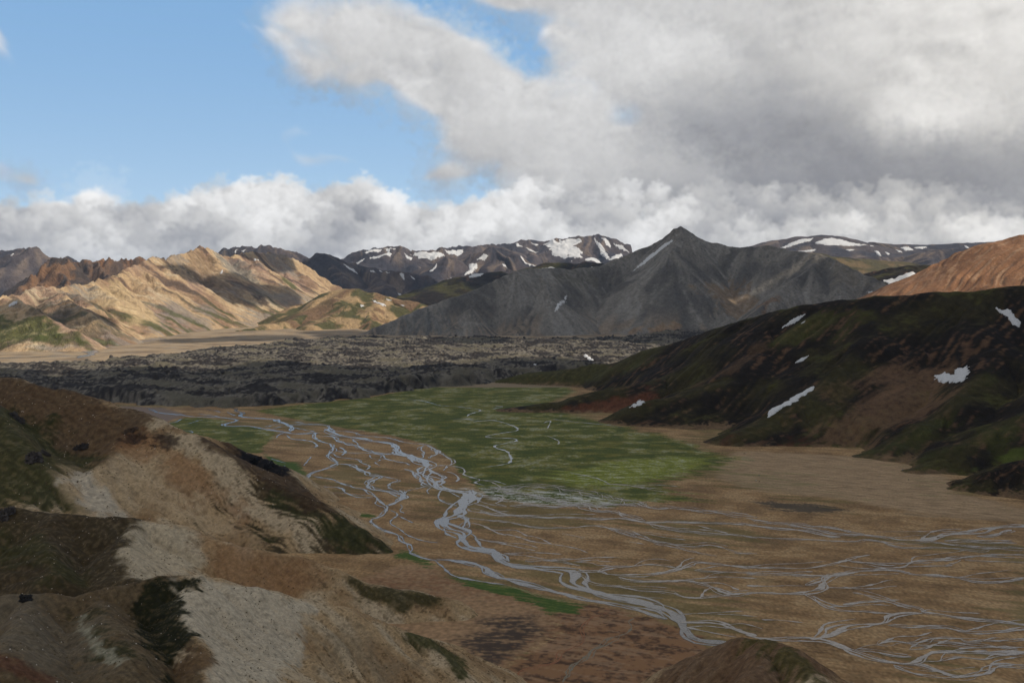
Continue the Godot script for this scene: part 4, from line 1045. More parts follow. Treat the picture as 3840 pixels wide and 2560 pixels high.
func ribbon(w: Dictionary, pts: Array, width: float, strands: int, spread: float, lift: float, margin := 0.0) -> void:
	var c := Curve3D.new()
	for i in pts.size():
		var a: Vector2 = pts[maxi(i - 1, 0)]
		var b: Vector2 = pts[mini(i + 1, pts.size() - 1)]
		var t := (b - a) / 6.0
		c.add_point(Vector3(pts[i].x, 0, pts[i].y), Vector3(-t.x, 0, -t.y), Vector3(t.x, 0, t.y))
	var total := c.get_baked_length()
	var n := clampi(int(total / clampf(width * 0.7, 1.6, 6.0)), 6, 400)
	for s in strands:
		lay += 1
		var y := lift + 0.012 + lay * 0.0003
		var own := width if strands == 1 else width * (0.62 if s == 0 else 0.36)
		var reach := 0.0 if s == 0 else spread
		var first: int = w.v.size()
		for i in n + 1:
			var f := float(i) / n
			var p := c.sample_baked(f * total)
			var q := c.sample_baked(minf(f * total + 1.5, total)) - c.sample_baked(maxf(f * total - 1.5, 0.0))
			var side := Vector3(-q.z, 0, q.x).normalized()
			var ends := ramp(0.0, 0.06, f) * ramp(1.0, 0.94, f)
			var sway := one.get_noise_2d(f * total / (width * 9.0 + 14.0), lay * 7.3) * (reach * ends + width * 0.25 + 0.4)
			sway += one.get_noise_2d(f * total / 6.0, lay * 3.1 + 50.0) * minf(width * 0.12, 0.5)
			p += side * sway
			var swell := one.get_noise_2d(f * total / (width * 3.5 + 5.0), lay * 5.7 + 90.0)
			var wide := own * 0.5 * (0.74 + 0.85 * maxf(swell, -0.4) + 0.6 * maxf(0.0, swell - 0.3)) * (0.2 + 0.8 * ends)
			wide = maxf(wide, 0.14) + margin * (0.6 + 0.9 * one.get_noise_2d(f * total / 9.0, lay * 2.3))
			var r1 := wide * (1.0 + 0.5 * one.get_noise_2d(f * total / 3.0, lay * 11.0))
			var r2 := wide * (1.0 + 0.5 * one.get_noise_2d(f * total / 3.0 + 70.0, lay * 11.0))
			var g := floor_y(p.z)
			w.v.append(Vector3(p.x, g + y, p.z) - side * r1)
			w.v.append(Vector3(p.x, g + y, p.z) + side * r2)
			w.n.append(Vector3.UP)
			w.n.append(Vector3.UP)
		for i in n:
			var k := first + i * 2
			w.i.append_array([k, k + 2, k + 1, k + 1, k + 2, k + 3])

func ribbons(called: String, label: String, category: String, streams: Array, m: StandardMaterial3D, lift: float, margin := 0.0) -> void:
	lay = 0
	var w := {"v": PackedVector3Array(), "n": PackedVector3Array(), "i": PackedInt32Array()}
	for s in streams:
		ribbon(w, s[3], s[0], s[1], s[2], lift, margin)
		if called.begins_with("rivulets") and s[3].size() > 3:
			for n in 1:
				# side threads leave the channel and lose themselves in the gravel
				var rng := RandomNumberGenerator.new()
				rng.seed = int(s[3][0].x * 13.0 + s[3][1].y * 7.0) + n
				var a := rng.randi_range(0, s[3].size() - 3)
				var shift := Vector2(rng.randf_range(-6.0, 6.0), rng.randf_range(4.0, 16.0) * (1.0 if n else -1.0))
				var side := []
				for q in range(a, mini(a + 4, s[3].size())):
					side.append(s[3][q] + shift * minf(1.0, (q - a) * 0.6) + Vector2(rng.randf_range(-3.0, 3.0), rng.randf_range(-2.0, 2.0)) * minf(1.0, q - a))
				ribbon(w, side, rng.randf_range(0.7, 1.5), 1, 0.0, lift, margin * 0.6)
	var arr := []
	arr.resize(Mesh.ARRAY_MAX)
	arr[Mesh.ARRAY_VERTEX] = w.v
	arr[Mesh.ARRAY_NORMAL] = w.n
	arr[Mesh.ARRAY_INDEX] = w.i
	var mi := MeshInstance3D.new()
	mi.name = called
	mi.mesh = ArrayMesh.new()
	mi.mesh.add_surface_from_arrays(Mesh.PRIMITIVE_TRIANGLES, arr)
	mi.material_override = m
	tag(mi, label, category, "", "structure")
	add_child(mi, true)

func water(called: String, label: String, streams: Array, tone: Color, lift := 0.0) -> void:
	if called.ends_with("river"):
		var wet := earth(40.0, 0.0)
		wet.vertex_color_use_as_albedo = false
		wet.albedo_color = Color(0.19, 0.145, 0.105).linear_to_srgb()
		ribbons(called + "_margin", "damp silt lining the " + label, "gravel", streams, wet, lift, 3.0 if called == "far_river" else 0.45)
	var m := StandardMaterial3D.new()
	m.albedo_color = Color(tone.r * 1.15, tone.g * 1.15, tone.b * 1.15).linear_to_srgb()
	m.albedo_texture = grain_texture
	m.uv1_triplanar = true
	m.uv1_world_triplanar = true
	m.uv1_scale = Vector3.ONE / 120.0
	m.roughness = 0.45 if called == "rivulets" else 0.2
	m.metallic_specular = 0.4 if called == "rivulets" else 0.46
	ribbons(called, label, "water", streams, m, lift + 0.07)

func build_water() -> void:
	water("river", "milky blue river braiding over brown gravel between scree ridge and meadow", [
		[2.0, 1, 0.0, [Vector2(-538.8, -1401.3), Vector2(-508.8, -1397.7), Vector2(-479.4, -1395.1), Vector2(-450.6, -1397.7), Vector2(-424.2, -1401.3)]],
		[3.4, 3, 4.0, [Vector2(-508.5, -1390.6), Vector2(-486.4, -1360.4), Vector2(-469.2, -1339.6), Vector2(-444.6, -1325), Vector2(-414.1, -1303.6), Vector2(-394.2, -1301.3), Vector2(-373.5, -1295.9), Vector2(-353.5, -1277), Vector2(-351.5, -1255), Vector2(-354.7, -1233.7), Vector2(-345.8, -1219.9), Vector2(-324.5, -1218.6), Vector2(-307.3, -1209.8), Vector2(-293.4, -1193.3), Vector2(-275, -1177.2), Vector2(-252.4, -1161.5), Vector2(-233.1, -1160.3), Vector2(-224.8, -1167.7)]],
		[4.7, 3, 6.0, [Vector2(-394.4, -1401.3), Vector2(-376.4, -1364.6), Vector2(-363, -1339.6), Vector2(-358.6, -1311.4), Vector2(-344.9, -1295.9), Vector2(-320.8, -1284.5), Vector2(-303.3, -1277), Vector2(-286.2, -1247.8), Vector2(-278.5, -1226.8), Vector2(-268.4, -1213.2), Vector2(-262.6, -1199.8), Vector2(-261.5, -1177.2)]],
		[2.7, 2, 3.1, [Vector2(-419.1, -1329.8), Vector2(-399.6, -1319.4), Vector2(-381.4, -1301.3)]],
		[2.0, 1, 0.0, [Vector2(-435.9, -1383.6), Vector2(-418.5, -1374.9), Vector2(-394.3, -1349.5)]],
		[2.0, 1, 0.0, [Vector2(-385.6, -1352), Vector2(-373.8, -1327.4), Vector2(-364, -1315.4)]],
		[1.5, 1, 0.0, [Vector2(-433.1, -1237.2), Vector2(-423.9, -1256.4), Vector2(-426.1, -1288.3)]],
		[1.5, 1, 0.0, [Vector2(-403.9, -1240.7), Vector2(-400.6, -1260.8), Vector2(-396.3, -1277)]],
		[1.4, 1, 0.0, [Vector2(-403.6, -1190), Vector2(-387.9, -1183.6), Vector2(-376.1, -1174), Vector2(-375.9, -1155.4), Vector2(-367.9, -1148.1), Vector2(-367.6, -1132.6)]],
		[2.7, 3, 4.0, [Vector2(-278.5, -1226.8), Vector2(-262.9, -1233.7), Vector2(-237.7, -1235.1)]],
		[1.6, 1, 0.0, [Vector2(-279.4, -1258.6), Vector2(-260.7, -1247.8)]],
		[1.6, 1, 0.0, [Vector2(-267.2, -1131.4), Vector2(-269.7, -1158.4), Vector2(-258.5, -1167.7)]],
		[2.0, 1, 0.0, [Vector2(-259.1, -1149.3), Vector2(-250.2, -1125.6), Vector2(-234.9, -1114.1), Vector2(-222.2, -1105.6), Vector2(-212, -1080.9), Vector2(-211.5, -1065)]],
		[2.0, 2, 3.0, [Vector2(-298.2, -1213.2), Vector2(-293.1, -1233.7), Vector2(-286.7, -1240.7)]],
		[1.6, 2, 3.0, [Vector2(-289.1, -1199.8), Vector2(-283.3, -1213.2), Vector2(-278.7, -1223.4)]],
		[1.1, 1, 0.0, [Vector2(-241.8, -996.8), Vector2(-230.1, -983.2), Vector2(-221.7, -974.4)]],
		[1.2, 1, 0.0, [Vector2(-218.8, -961.5), Vector2(-219.8, -948.9), Vector2(-217.8, -936.6), Vector2(-210.9, -926.6)]],
		[2.5, 2, 4.0, [Vector2(-271.7, -1239.9), Vector2(-251, -1237.6), Vector2(-232.7, -1229.9), Vector2(-221.4, -1210.9), Vector2(-213.5, -1185.3), Vector2(-198.3, -1178.2), Vector2(-181.2, -1164.3), Vector2(-174.9, -1150.6), Vector2(-158.8, -1140.6), Vector2(-144.4, -1132.7), Vector2(-133.7, -1121.1), Vector2(-121.5, -1102.2), Vector2(-108.2, -1089.9), Vector2(-96.8, -1083.9), Vector2(-84.1, -1060.4), Vector2(-76.4, -1035.2), Vector2(-67.3, -1011.2), Vector2(-60.5, -990.7), Vector2(-59.1, -966.2), Vector2(-63, -959.1)]],
		[4.7, 4, 8.0, [Vector2(-221.4, -1210.9), Vector2(-218.4, -1185.3), Vector2(-209.9, -1171.2), Vector2(-197.9, -1150.6), Vector2(-181.7, -1134), Vector2(-166.4, -1121.1), Vector2(-148.9, -1105.3), Vector2(-135, -1089.9), Vector2(-126.3, -1066.2), Vector2(-121.7, -1043.5), Vector2(-113.3, -1027.1), Vector2(-102.3, -1011.2), Vector2(-91.2, -990.7), Vector2(-82.8, -975.9)]],
		[3.1, 3, 3.5, [Vector2(-254.6, -1160.8), Vector2(-241.5, -1164.3), Vector2(-230.6, -1167.7), Vector2(-225, -1134), Vector2(-213.9, -1108.4), Vector2(-198.9, -1086.9), Vector2(-191.3, -1066.2), Vector2(-187.8, -1046.3), Vector2(-189, -1021.7), Vector2(-180.1, -998.3), Vector2(-172.6, -975.9), Vector2(-174.9, -954.5), Vector2(-179.7, -933.9), Vector2(-184.4, -918.6), Vector2(-185.5, -899.5), Vector2(-184.2, -889.3), Vector2(-178.6, -877.3)]],
		[3.1, 4, 6.0, [Vector2(-220.1, -1140.6), Vector2(-206.6, -1140.6), Vector2(-195.8, -1114.7), Vector2(-178.7, -1083.9), Vector2(-167.9, -1077.9), Vector2(-158.5, -1054.7), Vector2(-145.3, -1035.2), Vector2(-131.6, -1024.4), Vector2(-120.1, -1021.7), Vector2(-106.9, -1011.2), Vector2(-96.2, -995.7)]],
		[2.5, 2, 5.0, [Vector2(-185.9, -1046.3), Vector2(-174.5, -1035.2), Vector2(-160.9, -1032.5), Vector2(-146.4, -1029.8), Vector2(-132.8, -1019.1), Vector2(-127.7, -1000.8), Vector2(-117.7, -985.7), Vector2(-105, -975.9), Vector2(-100, -961.5)]],
		[2.1, 2, 3.0, [Vector2(-185.3, -1027.1), Vector2(-177.4, -1008.6), Vector2(-163.3, -1000.8), Vector2(-154.4, -990.7), Vector2(-148.6, -975.9), Vector2(-139.4, -961.5), Vector2(-136.5, -947.5), Vector2(-137.8, -938.4)]],
		[3.1, 4, 5.0, [Vector2(-170.4, -968.6), Vector2(-159.3, -965.3), Vector2(-152.3, -954.5), Vector2(-140.9, -936.2), Vector2(-130.4, -916.4), Vector2(-120.7, -905.8), Vector2(-121, -895.4), Vector2(-125, -883.3), Vector2(-125.9, -867.6), Vector2(-120.7, -852.4), Vector2(-110.4, -845), Vector2(-102.2, -841.4), Vector2(-93, -827.1), Vector2(-88.8, -816.7), Vector2(-93.4, -798.3)]],
		[2.1, 2, 4.0, [Vector2(-121.5, -912.1), Vector2(-109.2, -899.5), Vector2(-102.3, -889.3), Vector2(-107.9, -875.3), Vector2(-107.6, -859.9), Vector2(-99.6, -845), Vector2(-91.8, -830.6)]],
		[2.5, 2, 3.0, [Vector2(-181.4, -907.9), Vector2(-171.1, -901.6), Vector2(-160.2, -891.3), Vector2(-149.4, -875.3), Vector2(-137.4, -859.9), Vector2(-126.6, -850.5), Vector2(-120.4, -834.2), Vector2(-113.2, -820.1), Vector2(-108.4, -806.5), Vector2(-100.9, -788.6)]],
		[1.7, 1, 0.0, [Vector2(-180.6, -887.3), Vector2(-172.6, -871.4), Vector2(-162.9, -861.8), Vector2(-152.3, -859.9), Vector2(-145.2, -850.5), Vector2(-140.8, -837.7), Vector2(-133.7, -827.1), Vector2(-126.6, -820.1), Vector2(-114.4, -818.4)]],
		[1.5, 1, 0.0, [Vector2(-179.8, -871.4), Vector2(-173.1, -858), Vector2(-164.2, -852.4), Vector2(-159.7, -845), Vector2(-161.5, -834.2), Vector2(-154.2, -823.6), Vector2(-142.2, -806.5)]],
		[0.9, 1, 0.0, [Vector2(-157.7, -834.2), Vector2(-147.7, -837.7), Vector2(-137.9, -834.2), Vector2(-126.2, -827.1), Vector2(-119.4, -832.4)]],
		[6.7, 5, 9.0, [Vector2(-103.4, -1021.7), Vector2(-88.5, -980.8), Vector2(-82.4, -961.5), Vector2(-83.1, -938.4), Vector2(-81.6, -912.1), Vector2(-74.4, -895.4), Vector2(-68.3, -879.3), Vector2(-63.6, -859.9), Vector2(-53.6, -850.5), Vector2(-43.3, -845), Vector2(-36, -837.7), Vector2(-31.6, -823.6), Vector2(-33.2, -806.5), Vector2(-37.5, -787)]],
		[6.0, 4, 9.0, [Vector2(-124.9, -1054.7), Vector2(-112.7, -1021.7), Vector2(-99, -995.7), Vector2(-86.3, -975.9)]],
		[2.0, 1, 0.0, [Vector2(-82.4, -971), Vector2(-74.6, -961.5), Vector2(-63, -959.1), Vector2(-64.1, -936.2)]],
		[1.5, 1, 0.0, [Vector2(-61.1, -929.5), Vector2(-53.8, -920.7), Vector2(-48.5, -899.5), Vector2(-50, -883.3)]],
		[2.0, 1, 0.0, [Vector2(-62.3, -961.5), Vector2(-47.7, -949.8), Vector2(-44.3, -933.9), Vector2(-45.2, -916.4), Vector2(-37.2, -903.7), Vector2(-29.3, -891.3), Vector2(-32.2, -879.3), Vector2(-24.6, -865.6)]],
		[1.1, 1, 0.0, [Vector2(-29.3, -891.3), Vector2(-17.1, -887.3), Vector2(-4.8, -871.4)]],
		[2.5, 2, 3.0, [Vector2(-90.3, -1000.8), Vector2(-91.3, -1032.5), Vector2(-97.1, -1054.7), Vector2(-95.3, -1077.9)]],
		[3.1, 3, 4.0, [Vector2(-83, -1000.8), Vector2(-77.7, -1027.1), Vector2(-81.3, -1049.1), Vector2(-77, -1043.5)]],
		[3.1, 3, 4.0, [Vector2(-102.4, -943), Vector2(-91.2, -925.1), Vector2(-84.5, -907.9), Vector2(-82.2, -891.3), Vector2(-75.6, -871.4), Vector2(-66.8, -859.9)]],
		[3.8, 3, 4.3, [Vector2(-77.6, -933.9), Vector2(-67.8, -916.4), Vector2(-62.7, -903.7), Vector2(-63.2, -887.3), Vector2(-68.3, -879.3)]],
		[1.1, 1, 0.0, [Vector2(-73.4, -863.7), Vector2(-81.2, -854.3), Vector2(-88.8, -845), Vector2(-89.6, -830.6)]],
		[2.1, 2, 2.0, [Vector2(-59.7, -848.7), Vector2(-61.2, -827.1), Vector2(-59.2, -809.9), Vector2(-51.7, -796.6), Vector2(-43.9, -787)]],
		[1.4, 1, 0.0, [Vector2(-55.7, -846.8), Vector2(-49.6, -834.2), Vector2(-43.4, -818.4)]],
		[0.9, 1, 0.0, [Vector2(-70.7, -859.9), Vector2(-72.6, -845), Vector2(-69.4, -834.2)]],
		[2.0, 2, 2.0, [Vector2(-179.6, -1121.1), Vector2(-171.7, -1096), Vector2(-165.9, -1077.9), Vector2(-158.5, -1054.7)]],
		[2.0, 1, 0.0, [Vector2(-184.5, -1066.2), Vector2(-174.9, -1043.5), Vector2(-173.2, -1016.4)]],
		[1.4, 1, 0.0, [Vector2(-245.6, -1119.8), Vector2(-232.4, -1114.7), Vector2(-217.5, -1096), Vector2(-212, -1077.9), Vector2(-212.7, -1066.2)]],
		[1.1, 1, 0.0, [Vector2(-169.7, -1089.9), Vector2(-157.7, -1096)]],
		[2.0, 2, 3.0, [Vector2(-265.4, -1210.9), Vector2(-248.4, -1192.5), Vector2(-233, -1174.7)]],
		[1.1, 1, 0.0, [Vector2(-147.1, -1021.7), Vector2(-140.5, -1000.8), Vector2(-131.9, -990.7), Vector2(-134.4, -975.9), Vector2(-126.8, -959.1)]],
		[1.1, 1, 0.0, [Vector2(-203.6, -1011.2), Vector2(-201.9, -975.9), Vector2(-201.6, -961.5)]],
		[3.3, 2, 3.7, [Vector2(-109.5, -809.2), Vector2(-103.6, -792.7), Vector2(-98.8, -783.2), Vector2(-98.3, -767.7), Vector2(-99.9, -752.8), Vector2(-104.5, -741.4), Vector2(-100.8, -724.8), Vector2(-95.3, -712.8), Vector2(-87, -703.7), Vector2(-81, -696.1), Vector2(-77.7, -683.9), Vector2(-74.4, -676.7), Vector2(-69.4, -669.7), Vector2(-67, -658.3), Vector2(-66.7, -649.5), Vector2(-59.5, -641.9), Vector2(-52, -636.6), Vector2(-45.9, -632.5)]],
		[4.0, 2, 4.6, [Vector2(-95.3, -847.9), Vector2(-90.6, -833.4), Vector2(-90.6, -819.4), Vector2(-93.7, -800.9), Vector2(-98.5, -786.3)]],
		[1.5, 1, 0.0, [Vector2(-95.5, -773.8), Vector2(-88.1, -758.7), Vector2(-90.2, -741.4), Vector2(-88.6, -727.5), Vector2(-80.4, -714.1), Vector2(-74.9, -698.7), Vector2(-68.2, -688.7), Vector2(-60, -681.5), Vector2(-50.3, -676.7)]],
		[1.1, 1, 0.0, [Vector2(-89.9, -792.7), Vector2(-86.7, -783.2), Vector2(-86.7, -770.8), Vector2(-83.1, -763.2)]],
		[1.1, 1, 0.0, [Vector2(-86.1, -752.8), Vector2(-78, -741.4), Vector2(-73.1, -733)]],
		[7.7, 4, 8.8, [Vector2(-34.9, -847.9), Vector2(-35.8, -816), Vector2(-38.4, -792.7), Vector2(-41.1, -773.8), Vector2(-45, -755.8), Vector2(-51.8, -744.2), Vector2(-50.8, -730.2), Vector2(-43.2, -714.1), Vector2(-36.4, -708.9), Vector2(-32.7, -698.7), Vector2(-32.4, -679.1), Vector2(-28.1, -665.1), Vector2(-20, -658.3), Vector2(-12.6, -651.6), Vector2(-7.7, -640.8), Vector2(-3.4, -630.4)]],
		[4.0, 4, 4.6, [Vector2(-40.3, -758.7), Vector2(-34.8, -744.2), Vector2(-34.1, -730.2), Vector2(-36.1, -716.7)]],
		[1.7, 1, 0.0, [Vector2(-49.9, -716.7), Vector2(-46.3, -701.2), Vector2(-38.5, -688.7)]],
		[1.9, 1, 0.0, [Vector2(-48.8, -632.5), Vector2(-43.7, -618.3), Vector2(-39.7, -608.5), Vector2(-34.7, -599.1), Vector2(-27.8, -593.6), Vector2(-16.8, -588.1), Vector2(-3.1, -581)]],
		[7.4, 3, 8.4, [Vector2(-33.4, -666.2), Vector2(-21.8, -660.5), Vector2(-11.8, -655), Vector2(-8.7, -646.7), Vector2(-7.8, -633.5), Vector2(-2.7, -623.3), Vector2(7.9, -617.1), Vector2(18.4, -613.4), Vector2(28.9, -612.2), Vector2(37.1, -608.5), Vector2(38.6, -599.1), Vector2(36.6, -587.7), Vector2(40.5, -576.7), Vector2(47.8, -568.2), Vector2(55.7, -562), Vector2(64.6, -555.9), Vector2(73.4, -549.9), Vector2(79.6, -540.3), Vector2(83.9, -534.6)]],
		[5.1, 3, 5.8, [Vector2(-48.6, -634.8), Vector2(-39, -632.2), Vector2(-26.4, -625.8), Vector2(-18.3, -618.3), Vector2(-13.8, -606.2), Vector2(-6, -594.5), Vector2(4.2, -586.6), Vector2(14.1, -578.9), Vector2(23.7, -570.3), Vector2(33.1, -562), Vector2(42.1, -553.9), Vector2(51.3, -549.9), Vector2(60, -542.2), Vector2(68.4, -534.6), Vector2(81.9, -521.9)]],
		[6.0, 4, 6.8, [Vector2(64.3, -549.6), Vector2(76.9, -545.6), Vector2(84.8, -533.7), Vector2(87.7, -520.6), Vector2(88.4, -509.8), Vector2(91.1, -497.7), Vector2(96, -491.9), Vector2(107.2, -489.4)]],
		[4.7, 3, 5.4, [Vector2(46.3, -566.1), Vector2(58.7, -559.9), Vector2(70.5, -551.9), Vector2(80, -538.4)]],
	], Color(0.200, 0.182, 0.166))
	water("meadow_stream", "thin winding stream looping through the green meadow", [
		[2.0, 1, 0.0, [Vector2(-158, -1498.7), Vector2(-129.2, -1468.4), Vector2(-102.5, -1422.6), Vector2(-70.5, -1401.5), Vector2(-43, -1370.3), Vector2(-55.4, -1333.2), Vector2(-59.8, -1302.2)]],
		[2.2, 1, 0.0, [Vector2(-79.6, -1284.5), Vector2(-58.8, -1280.5), Vector2(-41.6, -1264.7), Vector2(-23.3, -1271.2), Vector2(-8.3, -1245.4), Vector2(6, -1208.7), Vector2(4.1, -1179.7), Vector2(-19.5, -1157.4), Vector2(-29.1, -1136), Vector2(0.7, -1125.6), Vector2(3.9, -1105.3), Vector2(-16.7, -1080.9), Vector2(-16.4, -1062.2), Vector2(-3.9, -1035.2), Vector2(-1.6, -981.3), Vector2(-9.3, -965.8), Vector2(-25.8, -952.2)]],
		[1.8, 1, 0.0, [Vector2(-27.3, -1381.1), Vector2(-13.5, -1406.3), Vector2(-23.8, -1412.8)]],
		[1.5, 1, 0.0, [Vector2(-9.2, -1378), Vector2(26.3, -1350.8)]],
		[2.4, 2, 3.0, [Vector2(49.2, -1280.5), Vector2(77.6, -1258.2), Vector2(111.9, -1232.9), Vector2(136.1, -1208.7)]],
		[1.4, 1, 0.0, [Vector2(38.8, -1245.4), Vector2(48.6, -1264.7), Vector2(42.7, -1202.8)]],
		[1.2, 1, 0.0, [Vector2(40.7, -1146.6), Vector2(52.1, -1105.3), Vector2(49.6, -1085.7)]],
		[1.4, 1, 0.0, [Vector2(51.7, -922), Vector2(63.3, -915.1), Vector2(78.9, -895), Vector2(86.8, -869.5)]],
	], Color(0.19, 0.195, 0.205), 0.06)
	water("rivulets", "fan of shallow silty rivulets spread over the brown gravel plain", [
		[2.3, 2, 3.5, [Vector2(-36.4, -780), Vector2(-31.8, -770.8), Vector2(-23.1, -764.7), Vector2(-14.6, -755.8), Vector2(-4.1, -754.3)]],
		[1.6, 1, 0.0, [Vector2(-30, -819.4), Vector2(-21.1, -821.1), Vector2(-13.5, -819.4), Vector2(-8.9, -809.2), Vector2(-11.7, -796), Vector2(-4.2, -789.5)]],
		[1.6, 1, 0.0, [Vector2(-31.3, -796), Vector2(-22.3, -786.3), Vector2(-11.3, -767.7), Vector2(-4.1, -760.2)]],
		[1.6, 1, 0.0, [Vector2(-33.6, -748.5), Vector2(-21.1, -742.8), Vector2(-3.9, -733)]],
		[1.7, 1, 0.0, [Vector2(-32.2, -733), Vector2(-21.9, -724.8), Vector2(-16.4, -714.1), Vector2(-11.7, -705), Vector2(-3.7, -696.1)]],
		[1.4, 1, 0.0, [Vector2(-25.9, -688.7), Vector2(-16.3, -681.5), Vector2(-3.6, -673.2)]],
		[1.3, 1, 0.0, [Vector2(-29.7, -810.9), Vector2(-20.4, -796), Vector2(-4.2, -784.7)]],
		[3.0, 3, 4.0, [Vector2(36.8, -607), Vector2(52.9, -608.3), Vector2(59.6, -603.3), Vector2(73.9, -602.1), Vector2(87.2, -604.6), Vector2(100.4, -610.8), Vector2(111.7, -621), Vector2(118.1, -627.6), Vector2(128.8, -624.9), Vector2(142.5, -619.7), Vector2(153.1, -617.1)]],
		[2.2, 3, 3.5, [Vector2(52.8, -607), Vector2(64.7, -617.1), Vector2(76.2, -621), Vector2(85.4, -623.6), Vector2(95.4, -621), Vector2(102.2, -617.1)]],
		[1.4, 1, 0.0, [Vector2(-5.5, -648.1), Vector2(9.9, -643.9), Vector2(21.1, -635.6), Vector2(32.4, -634.2), Vector2(51.7, -639.7), Vector2(69.3, -640.3)]],
		[1.8, 3, 3.5, [Vector2(8.2, -631.5), Vector2(21, -632.9), Vector2(32.1, -628.9), Vector2(42.8, -621)]],
		[1.4, 1, 0.0, [Vector2(39.7, -630.2), Vector2(50, -627.6), Vector2(54.1, -622.3), Vector2(61.4, -621)]],
		[3.0, 3, 4.0, [Vector2(64.8, -597.3), Vector2(72.4, -590.1), Vector2(82.7, -587.8), Vector2(97.1, -590.1), Vector2(103.6, -591.3), Vector2(110.5, -586.6), Vector2(116.2, -579.7), Vector2(119.9, -570.8), Vector2(125.3, -564.3), Vector2(131.8, -566.4), Vector2(140.8, -566.4)]],
		[1.4, 1, 0.0, [Vector2(103.6, -591.3), Vector2(115.6, -594.9), Vector2(126.8, -597.3), Vector2(147.4, -593.7)]],
		[1.4, 1, 0.0, [Vector2(110.5, -586.6), Vector2(124.1, -584.3), Vector2(131.7, -571.9)]],
		[2.2, 3, 3.5, [Vector2(93.3, -566.4), Vector2(98.7, -559), Vector2(106.4, -556.9), Vector2(115.6, -560), Vector2(124.4, -563.2)]],
		[1.8, 3, 3.5, [Vector2(41.6, -602.1), Vector2(44.4, -591.3), Vector2(49.5, -585.5), Vector2(58.8, -580.9), Vector2(67.2, -575.2), Vector2(75.6, -570.8), Vector2(86.8, -568.6), Vector2(94.9, -564.3)]],
		[3.2, 3, 4.0, [Vector2(88.4, -516.9), Vector2(97.6, -516.9), Vector2(106.6, -515.1), Vector2(111.6, -509.8), Vector2(116.5, -504.5), Vector2(124, -497.7)]],
		[1.8, 2, 3.5, [Vector2(112.8, -610.8), Vector2(125.7, -609.5), Vector2(139.4, -605.8), Vector2(150.1, -604.6)]],
		[1.0, 1, 0.0, [Vector2(87.4, -529.9), Vector2(100.2, -530.9), Vector2(112.7, -529.9), Vector2(130.9, -526.1)]],
		[1.0, 1, 0.0, [Vector2(68.7, -559), Vector2(78.6, -557.9), Vector2(85.8, -557.5)]],
		[4.3, 3, 4.0, [Vector2(119, -499.2), Vector2(126.5, -493.4), Vector2(134.7, -490.9), Vector2(145.3, -490.9), Vector2(154.8, -489.3), Vector2(161.5, -482.9), Vector2(166.9, -473.5), Vector2(172.5, -465.3), Vector2(179.2, -460.9), Vector2(187.2, -460.2), Vector2(193.4, -466), Vector2(200.4, -472), Vector2(210.2, -475.1), Vector2(221.6, -475.1), Vector2(249.6, -474.3)]],
		[4.3, 3, 3.5, [Vector2(149.6, -491.7), Vector2(159.4, -498.4), Vector2(166.6, -506.1), Vector2(177.2, -512.3), Vector2(187, -514), Vector2(196, -516.7), Vector2(203.1, -524.1), Vector2(211.2, -528.8), Vector2(221.5, -530.7)]],
		[3.5, 3, 3.5, [Vector2(221.4, -533.6), Vector2(230.6, -529.7), Vector2(240.8, -524.1), Vector2(253.8, -518.6), Vector2(269.4, -512.8)]],
		[2.2, 3, 3.5, [Vector2(223.1, -534.5), Vector2(220.7, -541.4), Vector2(215.3, -547.4), Vector2(208.5, -555.6), Vector2(201.1, -563), Vector2(195.8, -567.3)]],
		[2.9, 3, 3.5, [Vector2(134.7, -566.7), Vector2(151.2, -565.2), Vector2(167.4, -567.3), Vector2(179.2, -575), Vector2(190.5, -593.5), Vector2(196.4, -600.7), Vector2(209.2, -606.8)]],
		[2.2, 2, 3.5, [Vector2(167.1, -566.2), Vector2(169.3, -555.6), Vector2(174.7, -543.4), Vector2(181.9, -535.5), Vector2(196.8, -532.6), Vector2(205.6, -530.7)]],
		[1.7, 2, 2.0, [Vector2(170.9, -560.9), Vector2(175.3, -549.4), Vector2(180.9, -542.4)]],
		[2.5, 2, 3.5, [Vector2(183.2, -545.4), Vector2(193.1, -549.4), Vector2(203.5, -551.1), Vector2(209.5, -549.4), Vector2(213.7, -543.4), Vector2(218.2, -538.4)]],
		[2.6, 3, 3.5, [Vector2(195.6, -512.3), Vector2(206.8, -509.6), Vector2(224.3, -507.8), Vector2(231.1, -502.7), Vector2(243.6, -503.5), Vector2(267.1, -508.2)]],
		[1.8, 3, 4.0, [Vector2(180.3, -485.3), Vector2(189.9, -489.3), Vector2(201, -487.7), Vector2(210.7, -492.6), Vector2(224, -493.4), Vector2(228, -489.3), Vector2(243.5, -490.9), Vector2(259.9, -494.2)]],
		[2.2, 4, 5.0, [Vector2(193.7, -478.2), Vector2(201, -480.5), Vector2(210.6, -486.9), Vector2(218.5, -487.7), Vector2(225.8, -484.5), Vector2(235.9, -481.3), Vector2(246.3, -478.9)]],
		[2.2, 3, 3.5, [Vector2(167.1, -477.4), Vector2(176, -475.1), Vector2(182.8, -470.5), Vector2(190.4, -468.2)]],
		[2.6, 4, 5.0, [Vector2(188.3, -460.2), Vector2(195.2, -453.1), Vector2(201, -447.5), Vector2(208.7, -446.9), Vector2(218.4, -450.3), Vector2(227.2, -457.3), Vector2(241.4, -458.3)]],
		[1.8, 3, 3.5, [Vector2(178.3, -458.7), Vector2(184.8, -447.5), Vector2(196.5, -443.5), Vector2(211.1, -446.2)]],
		[1.6, 2, 3.0, [Vector2(193.9, -463.1), Vector2(202.2, -463.1), Vector2(212.8, -468.2), Vector2(223, -466), Vector2(233.6, -470.5), Vector2(249.2, -473.5)]],
		[2.2, 3, 3.5, [Vector2(172.6, -580.7), Vector2(181.3, -586.4), Vector2(192, -598.2)]],
